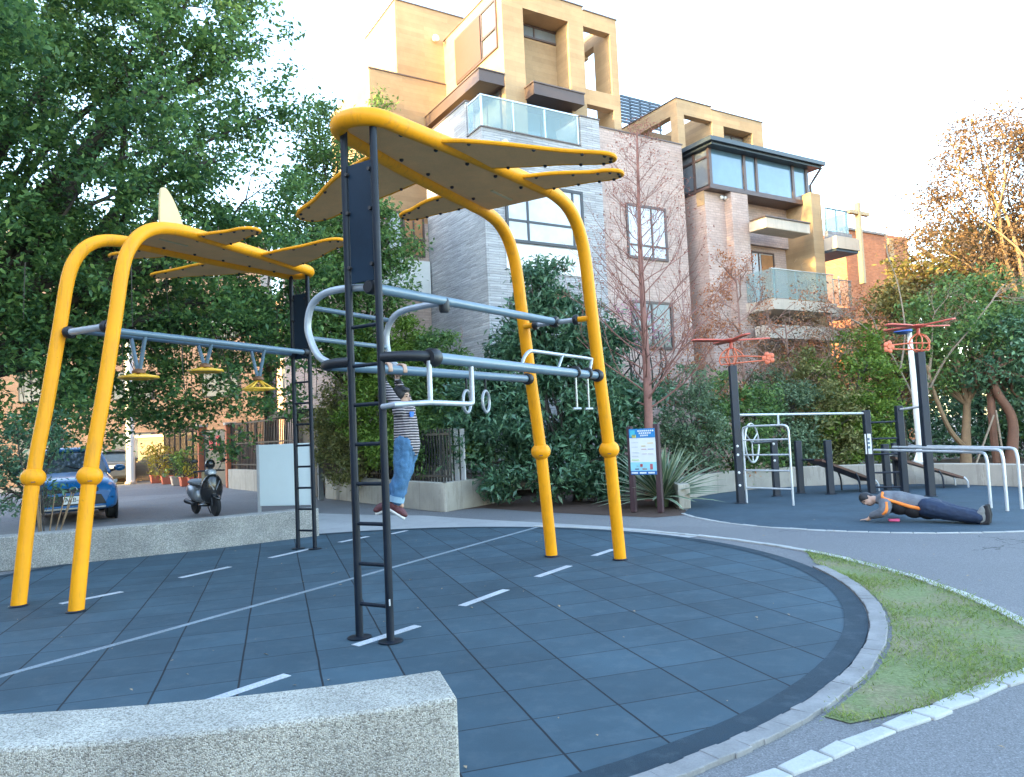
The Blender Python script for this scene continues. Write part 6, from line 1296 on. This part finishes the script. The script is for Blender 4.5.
# scooter seen from the front
M['scoot_black'] = simple('scooter_black', (.014, .014, .016), .25, .2, 4, coat=.6); M['scoot_grey'] = simple('scooter_silver', (.30, .31, .33), .3, .1, 4, metal=.4); M['seat_grey'] = simple('seat_cover', (.22, .23, .25), .5, .15, 6); M['cream'] = simple('cream_cloth', (.55, .42, .24), .7, .15, 6)
sp0 = G(212, 517); sp0.z = 0; f = Vector((.68, -.73, 0)).normalized(); s = Vector((f.y, -f.x, 0)); o0 = sp0 - f * .55 + Vector((-.02, .2, 0)); sc = thing('motor_scooter', o0, 'black and silver motor scooter parked on the street facing right', 'scooter')
P = lambda x, y, z: o0 + f * x + s * y + ZA * z
for x in (.62, -.58):
    c = P(x, 0, .235); mb = MB(); mb.lathe([(.13, -.045), (.20, -.05), (.235, -.02), (.235, .02), (.20, .05), (.13, .045)], c, s, 24); wh = mb.build('wheel', M['tyre'], sc); mb = MB(); mb.lathe([(.13, -.035), (.13, .035)], c, s, 18); mb.build('rim', M['rim'], wh)
def loft(secs, name, mat, par, sub=1, ang=60):
    mb = MB(); n = 12
    for x, w, z0, z1, e in secs:
        for k in range(n): a = 2 * PI * k / n; ca, sa = math.cos(a), math.sin(a); mb.v.append(P(x, w * math.copysign(abs(ca) ** e, ca), (z0 + z1) / 2 + (z1 - z0) / 2 * math.copysign(abs(sa) ** e, sa)))
    for i in range(len(secs) - 1):
        for j in range(n): l = (j + 1) % n; mb.f.append((i * n + j, i * n + l, i * n + n + l, i * n + n + j))
    mb.f.append(tuple(reversed(range(n)))); mb.f.append(tuple((len(secs) - 1) * n + j for j in range(n))); return mb.build(name, mat, par, sub=sub, angle=ang)
loft([(-.90, .05, .58, .66, .8), (-.80, .16, .46, .74, .8), (-.55, .24, .32, .76, .8), (-.25, .23, .28, .72, .8), (-.10, .15, .26, .56, .8)], 'rear_body', M['scoot_grey'], sc)
loft([(-.82, .10, .70, .78, .7), (-.6, .21, .71, .86, .7), (-.25, .20, .69, .83, .7), (-.05, .12, .66, .74, .7)], 'seat', M['seat_grey'], sc)
loft([(-.15, .17, .20, .30, .7), (.1, .18, .20, .28, .7), (.34, .17, .20, .32, .7)], 'floor_board', M['scoot_black'], sc)
loft([(.30, .25, .24, .80, .9), (.40, .28, .26, .95, .9), (.50, .23, .32, .99, .9), (.60, .08, .42, .9, .9)], 'front_shield', M['scoot_black'], sc)
loft([(.36, .06, .42, .52, .8), (.62, .085, .44, .54, .8), (.88, .06, .34, .42, .8)], 'front_mudguard', M['scoot_black'], sc)
loft([(.22, .10, .92, 1.06, .9), (.36, .15, .90, 1.10, .9), (.46, .11, .92, 1.06, .9)], 'handlebar_cowl', M['scoot_grey'], sc)
mb = MB(); mb.ball(P(.46, 0, .98), (.05, .10, .06), 14, 8, (f, s, ZA)); mb.build('headlight', M['lamp_glass'], sc)
mb = MB(); mb.tube(spline([P(.26, .36, 1.02), P(.32, .15, 1.03), P(.32, -.15, 1.03), P(.26, -.36, 1.02)], 5), .02, 8); mb.build('handlebar', M['trim'], sc)
for sg in (1, -1):
    mb = MB(); mb.tube([P(.60, sg * .06, .24), P(.46, sg * .05, .60)], .025, 8); mb.build('fork', M['trim'], sc)
    mb = MB(); mb.tube([P(.3, sg * .2, 1.03), P(.28, sg * .30, 1.22)], .008, 5); mb.ball(P(.28, sg * .32, 1.26), (.02, .075, .05), 12, 8, (f, s, ZA)); mb.build('mirror', M['trim'], sc)
    mb = MB(); mb.prism([P(.595, sg * .02, .62), P(.56, sg * .12, .80), P(.55, sg * .14, .80), P(.59, sg * .03, .59)], f * .02); mb.build('chevron_trim', M['scoot_grey'], sc)
mb = MB(); mb.ball(P(.34, 0, 1.18), (.12, .11, .12), 18, 12, (f, s, ZA)); hm = mb.build('helmet', M['scoot_black'], sc)
mb = MB(); mb.box(P(.16, -.02, .88), (.10, .30, .30), (f, s, ZA)); tag(mb.build('cloth_bag', M['cream'], None, P(.16, 0, .85), bevel=.05, seg=3), 'cream cloth bag hanging behind the front shield of the black scooter', 'bag')
mb = MB(); mb.tube([P(-.75, .17, .32), P(-.25, .17, .26)], [.06, .035], 10); mb.build('exhaust', M['trim'], sc)
mb = MB(); mb.tube([P(-.2, -.12, .22), P(-.3, -.24, .0)], .015, 6); mb.build('side_stand', M['trim'], sc)
tag(hm, None)
# ------------------------------------------------------------------ people
M['skin'] = simple('skin', (0.50, 0.30, 0.21), .5, .08, 12); M['hair'] = simple('black_hair', (.012, .011, .012), .45, .3, 60, .5, 120)
M['denim'] = simple('blue_denim', (.055, .145, .27), .85, .35, 9, .4, 120, fine=.2); M['denim_light'] = simple('denim_cuff', (.22, .35, .46), .85, .2, 12)
M['navy_cloth'] = simple('navy_cloth', (.012, .024, .055), .75, .25, 6, .4, 30); M['grey_cloth'] = simple('grey_cloth', (.135, .14, .155), .8, .15, 6, .4, 40); M['black_cloth'] = simple('black_cloth', (.018, .016, .018), .8, .2, 8)
M['orange_cloth'] = simple('orange_cloth', (.85, .22, .03), .7, .1, 8); M['shoe_grey'] = simple('grey_shoe', (.20, .20, .19), .7, .2, 12); M['shoe_red'] = simple('dark_red_shoe', (.09, .022, .025), .6, .2, 14); M['sole_white'] = simple('white_sole', (.62, .60, .57), .6, .1, 10); M['eye'] = simple('eye_dark', (.01, .008, .008), .2, .1, 9); M['lip'] = simple('lip', (.42, .16, .13), .5, .1, 9)
m, nt, b, out = new_mat('striped_knit'); p = pos(nt); sp = nt.nodes.new('ShaderNodeSeparateXYZ'); nt.links.new(p, sp.inputs[0])
wv = math_(nt, 'ADD', sp.outputs[2], math_(nt, 'MULTIPLY', noise(nt, 9, 2, .5, p), .014)); fr__ = math_(nt, 'FRACT', math_(nt, 'MULTIPLY', wv, 1 / .0245)); st_ = math_(nt, 'GREATER_THAN', fr__, .56)
nt.links.new(mixc(nt, st_, (.02, .021, .03), (.42, .36, .36)), b.inputs['Base Color']); b.inputs['Roughness'].default_value = .85; bump(nt, b, noise(nt, 120, 2, .5, p), .3, .004); M['stripes'] = m

def folds(o, size=.09, strength=.022):
    t = bpy.data.textures.new('cloth_folds', 'CLOUDS'); t.noise_scale = size; t.noise_depth = 3
    m = o.modifiers.new('folds', 'DISPLACE'); m.texture = t; m.strength = strength; m.mid_level = .5; m.texture_coords = 'LOCAL'; return o
def chain(mb, pts, rs, seg=12):
    """rounded tapering limb: closed tube with balls at both ends"""
    p = spline([Vector(q) for q in pts], 4); n = len(p); k = len(rs); r = []
    for i in range(n):
        t = i / (n - 1) * (k - 1); j = min(int(t), k - 2); r.append(rs[j] + (rs[j + 1] - rs[j]) * (t - j))
    mb.tube(p, r, seg); mb.ball(p[0], r[0] * .98, 12, 8); mb.ball(p[-1], r[-1] * .98, 12, 8)
def fingers(mb, palm, across, along, curl, k, thumb_side=1):
    """four unequal bent fingers and a thumb rooted in the palm; along = finger direction, curl = where they close to"""
    a, l, c = Vector(across).normalized(), Vector(along).normalized(), Vector(curl).normalized()
    for i, f in enumerate((.86, 1.0, .95, .76)):
        r0 = Vector(palm) + a * ((i - 1.5) * .0175 * k) + l * .025 * k; L = .062 * f * k
        chain(mb, [r0, r0 + l * L * .45 + c * .004 * k, r0 + l * L * .7 + c * L * .35, r0 + l * L * .55 + c * L * .72], [.0085 * k, .008 * k, .0068 * k], 8)
    t0 = Vector(palm) + a * (.032 * k * thumb_side) - l * .012 * k
    chain(mb, [t0, t0 + a * (.022 * k * thumb_side) + l * .016 * k + c * .01 * k, t0 + a * (.018 * k * thumb_side) + l * .038 * k + c * .024 * k], [.0105 * k, .0095 * k, .0075 * k], 8)
def head(mb, c, up, fwd, h):
    """skull, jaw, nose and ears; h = head height"""
    u, f = Vector(up).normalized(), Vector(fwd); f = (f - u * f.dot(u)).normalized(); s = f.cross(u)
    mb.ball(c + u * h * .08 - f * h * .04, (h * .40, h * .335, h * .42), 18, 12, (f, s, u)); mb.ball(c - u * h * .2 + f * h * .1, (h * .30, h * .26, h * .30), 16, 10, (f, s, u))
    mb.ball(c + f * h * .40 - u * h * .06, (h * .07, h * .05, h * .09), 10, 8, (f, s, u)); mb.ball(c + f * h * .36 + u * h * .0, (h * .05, h * .04, h * .1), 10, 8, (f, s, u)); mb.ball(c + f * h * .34 - u * h * .26, (h * .05, h * .1, h * .05), 10, 8, (f, s, u))
    for g in (1, -1): mb.ball(c + s * (g * h * .34) - u * h * .03 - f * h * .03, (h * .06, h * .03, h * .10), 10, 8, (f, s, u))
    return u, f, s
def face(parent, c, u, f, s, h):
    for g in (1, -1):
        mb = MB(); mb.ball(c + f * h * .355 + s * (g * h * .14) + u * h * .03, (h * .028, h * .05, h * .028), 10, 8, (f, s, u)); mb.build('eye', M['eye'], parent)
        mb = MB(); mb.tube([c + f * h * .365 + s * (g * h * .06) + u * h * .115, c + f * h * .355 + s * (g * h * .16) + u * h * .135, c + f * h * .315 + s * (g * h * .23) + u * h * .11], h * .014, 6); mb.build('eyebrow', M['hair'], parent)
    mb = MB(); mb.ball(c + f * h * .375 - u * h * .235, (h * .03, h * .09, h * .02), 10, 6, (f, s, u)); mb.build('mouth', M['lip'], parent)

# --- child hanging from the far bar of the right frame
fr = FA; w = fr.w
ha, hb2 = fr.B(386.5, 371, -.50)[0], fr.B(399, 371, -.50)[0]; zb_ = 2.205
h1_, h2_ = w(ha, -.50, zb_), w(hb2 + .03, -.498, zb_); mid = (h1_ + h2_) / 2; Y0 = mid.y
fd = Vector((.93, -.36, 0)).normalized(); sd = Vector((fd.y, -fd.x, 0))      # sd: to the child's right
pt = lambda px, py, dy=0: AT(px, py, Y0 + dy)
sh_c = pt(404, 407); hip = pt(407, 443); neck = pt(403, 404)
shR, shL = sh_c + sd * .105 - ZA * .01, sh_c - sd * .105 - ZA * .01
wrA, wrB = h1_ - ZA * .095 - fr.b * .05, h2_ - ZA * .095 - fr.b * .05
if (h1_ - shR).length > (h1_ - shL).length: arms = ((shL, wrA, h1_), (shR, wrB, h2_))
else: arms = ((shR, wrA, h1_), (shL, wrB, h2_))
hc = pt(401.5, 397, -.02); HH = .205
legs = ((hip + sd * .055, pt(405, 474) + sd * .06, pt(400, 500) + sd * .06, pt(411, 511) + sd * .06), (hip - sd * .055, pt(400, 476, .06) - sd * .06, pt(386, 499, .1) - sd * .06, pt(373, 509, .1) - sd * .06))
mb = MB(); hu, hf, hs = head(mb, hc, Vector((.12, 0, 1)), fd + ZA * .18, HH)
chain(mb, [hip, hip.lerp(sh_c, .5), sh_c, neck + ZA * .02, hc - ZA * .05], [.092, .088, .085, .042, .04])
for s_, wr, hd in arms:
    el = s_.lerp(wr, .5) + (s_ - sh_c) * .12; chain(mb, [s_, el, wr], [.042, .036, .024]); mb.ball(wr + ZA * .028, (.027, .02, .034), 12, 8, (fr.a, fr.b, ZA))
    pc = hd - fr.b * .052; chain(mb, [wr, pc - ZA * .02, pc + ZA * .025], [.021, .024, .02])
    for i_ in range(4):
        q = hd + fr.a * ((i_ - 1.5) * .0165); l_ = (.9, 1.0, .96, .8)[i_]
        chain(mb, [q - fr.b * .05 + ZA * .02, q - fr.b * .015 + ZA * .056, q + fr.b * .035 + ZA * (.05), q + fr.b * .057 * l_ + ZA * .012, q + fr.b * .05 - ZA * (.025 * l_)], [.0115, .0105, .009, .0085], 8)
    q = hd - fr.a * .03; chain(mb, [q - fr.b * .05 - ZA * .02, q - fr.b * .02 - ZA * .055, q + fr.b * .025 - ZA * .052], [.011, .010, .0085], 8)
for a_, k_, an, toe in legs: chain(mb, [a_, k_, an], [.07, .052, .034]); chain(mb, [an, an.lerp(toe, .45)], [.028, .022])
ch_ = mb.build('person', M['skin'], None, hip); tag(ch_, 'child in a striped top and blue jeans hanging by both hands from a bar', 'person'); fuse(ch_, .0075, 2)
face(ch_, hc, hu, hf, hs, HH)
mb = MB(); mb.ball(hc + hu * HH * .11 - hf * HH * .085, (HH * .425, HH * .385, HH * .43), 20, 14, (hf, hs, hu)); mb.ball(hc - hf * HH * .2 - hu * HH * .08, (HH * .28, HH * .345, HH * .36), 16, 12, (hf, hs, hu)); mb.ball(hc + hf * HH * .19 + hu * HH * .33, (HH * .17, HH * .30, HH * .13), 14, 10, (hf, hs, hu)); fuse(mb.build('hair', M['hair'], ch_), .009, 2)
mb = MB(); chain(mb, [hip - ZA * .025, hip.lerp(sh_c, .35), hip.lerp(sh_c, .75), sh_c - ZA * .005], [.128, .118, .108, .088])
mb.tube([shL.lerp(sh_c, -.05), shR.lerp(sh_c, -.05)], .058, 12)
for s_, wr, hd in arms: el = s_.lerp(wr, .5) + (s_ - sh_c) * .12; chain(mb, [s_ - ZA * .03, s_, el, wr.lerp(el, .04)], [.06, .058, .05, .035])
folds(fuse(mb.build('striped_top', M['stripes'], ch_), .010, 3), .08, .022)
for s_, wr, hd in arms: el = s_.lerp(wr, .5) + (s_ - sh_c) * .12; q = wr.lerp(el, .04); mb = MB(); d = (el - wr).normalized(); mb.tube([q - d * .006, q + d * .03], .0365, 12); mb.build('cuff', M['black_cloth'], ch_)
mb = MB(); q = hip.lerp(sh_c, .78) + fd * .098 + sd * .04; mb.box(q, (.012, .075, .05), (fd, sd, ZA)); mb.build('chest_pocket', simple('blue_pocket', (.03, .15, .5), .7), ch_, bevel=.004)
mb = MB(); chain(mb, [hip + ZA * .0, hip - ZA * .05], [.108, .112])
for a_, k_, an, toe in legs: chain(mb, [a_, a_.lerp(k_, .5), k_, k_.lerp(an, .5), an - (an - k_) * .02], [.098, .092, .080, .074, .064])
folds(fuse(mb.build('jeans', M['denim'], ch_), .010, 2), .07, .03)
for a_, k_, an, toe in legs:
    d = (an - k_).normalized(); mb = MB(); mb.tube([an - d * .04, an + d * .014], [.071, .069], 14); mb.build('jeans_cuff', M['denim_light'], ch_)
    dn = d; t = (toe - an); t = (t - dn * t.dot(dn) * .45).normalized(); s2 = t.cross(dn).normalized(); n = s2.cross(t).normalized(); n = n if n.dot(dn) < 0 else -n; b0 = an + dn * .058
    mb = MB(); mb.tube([an + dn * .0, b0], .041, 14); mb.ball(b0 - t * .012, (.058, .041, .05), 16, 10, (t, s2, n)); mb.ball(b0 + t * .05 - n * .01, (.075, .043, .038), 16, 10, (t, s2, n)); mb.ball(b0 + t * .085 - n * .016, (.055, .041, .03), 16, 10, (t, s2, n)); so_ = mb.build('shoe', M['shoe_red'], ch_); fuse(so_, .006, 2)
    mb = MB(); mb.box(b0 + t * .036 - n * .046, (.195, .076, .022), (t, s2, n)); mb.build('sole', M['sole_white'], so_, bevel=.010, seg=3)

# --- man doing a push-up in the yard
hc = AT(867, 499.5, 11.62); HH = .235; shc = AT(888, 500, 11.42); hp = AT(928, 507, 11.12); an_ = AT(978, 517, 10.72)
ax = (an_ - shc); ax.z = 0; ax.normalize(); fwd = -ax; left = Vector((-fwd.y, fwd.x, 0)); left = left if left.y < 0 else -left     # left: towards the camera
sL, sR = shc + left * .19 - ZA * .03, shc - left * .19 - ZA * .01
hL = G(868, 521.5); hL.z = .03; hR = G(884, 515.5); hR.z = .03; eL = sL.lerp(hL, .5) + left * .10 + ax * .13 + ZA * .02; eR = sR.lerp(hR, .5) - left * .10 + ax * .12
mb = MB(); hu = (fwd * .85 + ZA * .35).normalized(); hfw = (Vector((0, 0, -1)) * .55 + left * .75 + fwd * .35); u_, f_, s_ = head(mb, hc, hu, hfw, HH)
chain(mb, [hp, hp.lerp(shc, .5) + ZA * .02, shc, shc.lerp(hc, .5), hc], [.09, .085, .09, .06, .055])
for S_, E_, H_ in ((sL, eL, hL), (sR, eR, hR)):
    wr = H_ + (E_ - H_).normalized() * .07 + ZA * .02; chain(mb, [S_, E_, wr], [.058, .046, .03]); mb.ball(H_ + ZA * .0, (.045, .04, .02), 12, 8, (fwd, left, ZA)); chain(mb, [wr, H_], [.028, .026])
    fingers(mb, H_ + fwd * .01, left, fwd, -ZA * .25 + fwd * .5, 1.0, -1 if S_ is sL else 1)
fl = []
for g in (1, -1):
    h_ = hp + left * (g * .09); k_ = AT(953, 512.5, 10.93) + left * (g * .095); a_ = an_ + left * (g * .085); fl.append((h_, k_, a_)); chain(mb, [h_, k_, a_], [.095, .065, .042]); chain(mb, [a_, a_ + ax * .06 - ZA * .08], [.038, .03])
mn = mb.build('person', M['skin'], None, (hp.x, hp.y, 0)); tag(mn, 'man in a grey and orange sports top doing a push-up on the yard floor', 'person'); fuse(mn, .011, 2); face(mn, hc, u_, f_, s_, HH)
mb = MB(); mb.ball(hc + u_ * HH * .12 - f_ * HH * .07, (HH * .42, HH * .375, HH * .42), 20, 14, (f_, s_, u_)); mb.ball(hc - f_ * HH * .2 - u_ * HH * .1, (HH * .26, HH * .33, HH * .3), 16, 12, (f_, s_, u_)); fuse(mb.build('hair', M['hair'], mn), .012, 2)
mb = MB(); n_ = [(hp - ZA * .005, .165, .150), (hp.lerp(shc, .35) - ZA * .01, .18, .165), (hp.lerp(shc, .7) + ZA * .0, .20, .165), (shc + ZA * .005, .19, .140)]
for q, a, b_ in n_: mb.ball(q, (.15, a, b_), 18, 12, (ax, left, ZA))
mb.tube([q for q, a, b_ in n_], [b_ for q, a, b_ in n_], 14)
for S_, E_, H_ in ((sL, eL, hL), (sR, eR, hR)): wr = H_ + (E_ - H_).normalized() * .09 + ZA * .02; chain(mb, [shc.lerp(S_, .6), S_, E_, wr], [.10, .095, .078, .055])
chain(mb, [shc, shc.lerp(hc, .42)], [.09, .07]); top = folds(fuse(mb.build('sports_top', M['grey_cloth'], mn), .012, 4), .1, .025)
mb = MB()
for q, a, b_ in n_[:3]: mb.ball(q - ZA * .05 + left * .014, (.155, a, b_ * .84), 18, 12, (ax, left, ZA))
fuse(mb.build('side_panel', M['black_cloth'], mn), .012, 4)
sq = [(hp - ZA * .04, .163, .115), (hp.lerp(shc, .35) - ZA * .04, .18, .125), (hp.lerp(shc, .7) - ZA * .01, .203, .135)]
pth = [q + left * (a * .985) + ZA * .022 for q, a, b_ in sq] + [shc + left * .215 + ZA * .05 - ax * .02, shc + left * .13 + ZA * .125 - ax * .04]
mb = MB(); mb.tube(spline(pth, 6), [.026] * 12 + [.024] * 8 + [.018] * 5, 10); mb.build('orange_stripe', M['orange_cloth'], mn)
mb = MB(); q = [sL + left * .085 + ZA * .02 + ax * .03, eL + left * .06 - ZA * .0 + ax * .03, eL.lerp(hL, .5) + left * .045 + ax * .03]; mb.tube(spline(q, 6), .024, 8); mb.build('sleeve_stripe', M['orange_cloth'], mn)
mb = MB(); mb.ball(hp + ax * .04 - ZA * .01, (.18, .175, .15), 18, 12, (ax, left, ZA))
for h_, k_, a_ in fl: chain(mb, [h_, h_.lerp(k_, .5), k_, k_.lerp(a_, .6), a_ + (a_ - k_) * .02], [.14, .128, .11, .098, .085])
folds(fuse(mb.build('trousers', M['navy_cloth'], mn), .012, 3), .08, .022)
for h_, k_, a_ in fl:
    q = a_ + ax * .05 - ZA * .02; t = (-ZA * .93 - ax * -.35).normalized(); n = ax; s2 = t.cross(n)
    base = Vector((a_.x, a_.y, 0)) + ax * .07; mb = MB(); mb.ball(base + ZA * .19, (.045, .045, .06), 14, 10, (ax, left, ZA)); mb.ball(base + ZA * .10 - ax * .005, (.052, .048, .09), 14, 10, (ax, left, ZA)); mb.ball(base + ZA * .045 - ax * .035, (.07, .047, .04), 14, 10, (ax, left, ZA)); mb.tube([a_, base + ZA * .18], .05, 12); s_o = mb.build('shoe', M['shoe_grey'], mn); fuse(s_o, .008, 2)
    mb = MB(); mb.tube([base + ZA * .26 + ax * .045, base + ZA * .12 + ax * .06, base + ZA * .03 + ax * .045, base + ZA * .012 - ax * .03], [.032, .04, .042, .04], 10); mb.build('sole', M['black_cloth'], s_o)
# pink phone on the floor by the man
q = G(894, 521.5); q.z = .025; mb = MB(); mb.box(q, (.15, .09, .04), (Vector((.96, -.28, 0)), Vector((.28, .96, 0)), ZA)); ph = thing('phone', (q.x, q.y, 0), 'pink phone case lying on the yard floor beside the man', 'phone'); mb.build('case', simple('pink_case', (.75, .10, .24), .4), ph, bevel=.009, seg=3)
mb = MB(); mb.box(q + ZA * .0208, (.13, .062, .002), (Vector((.96, -.28, 0)), Vector((.28, .96, 0)), ZA)); mb.build('screen', M['trim'], ph)
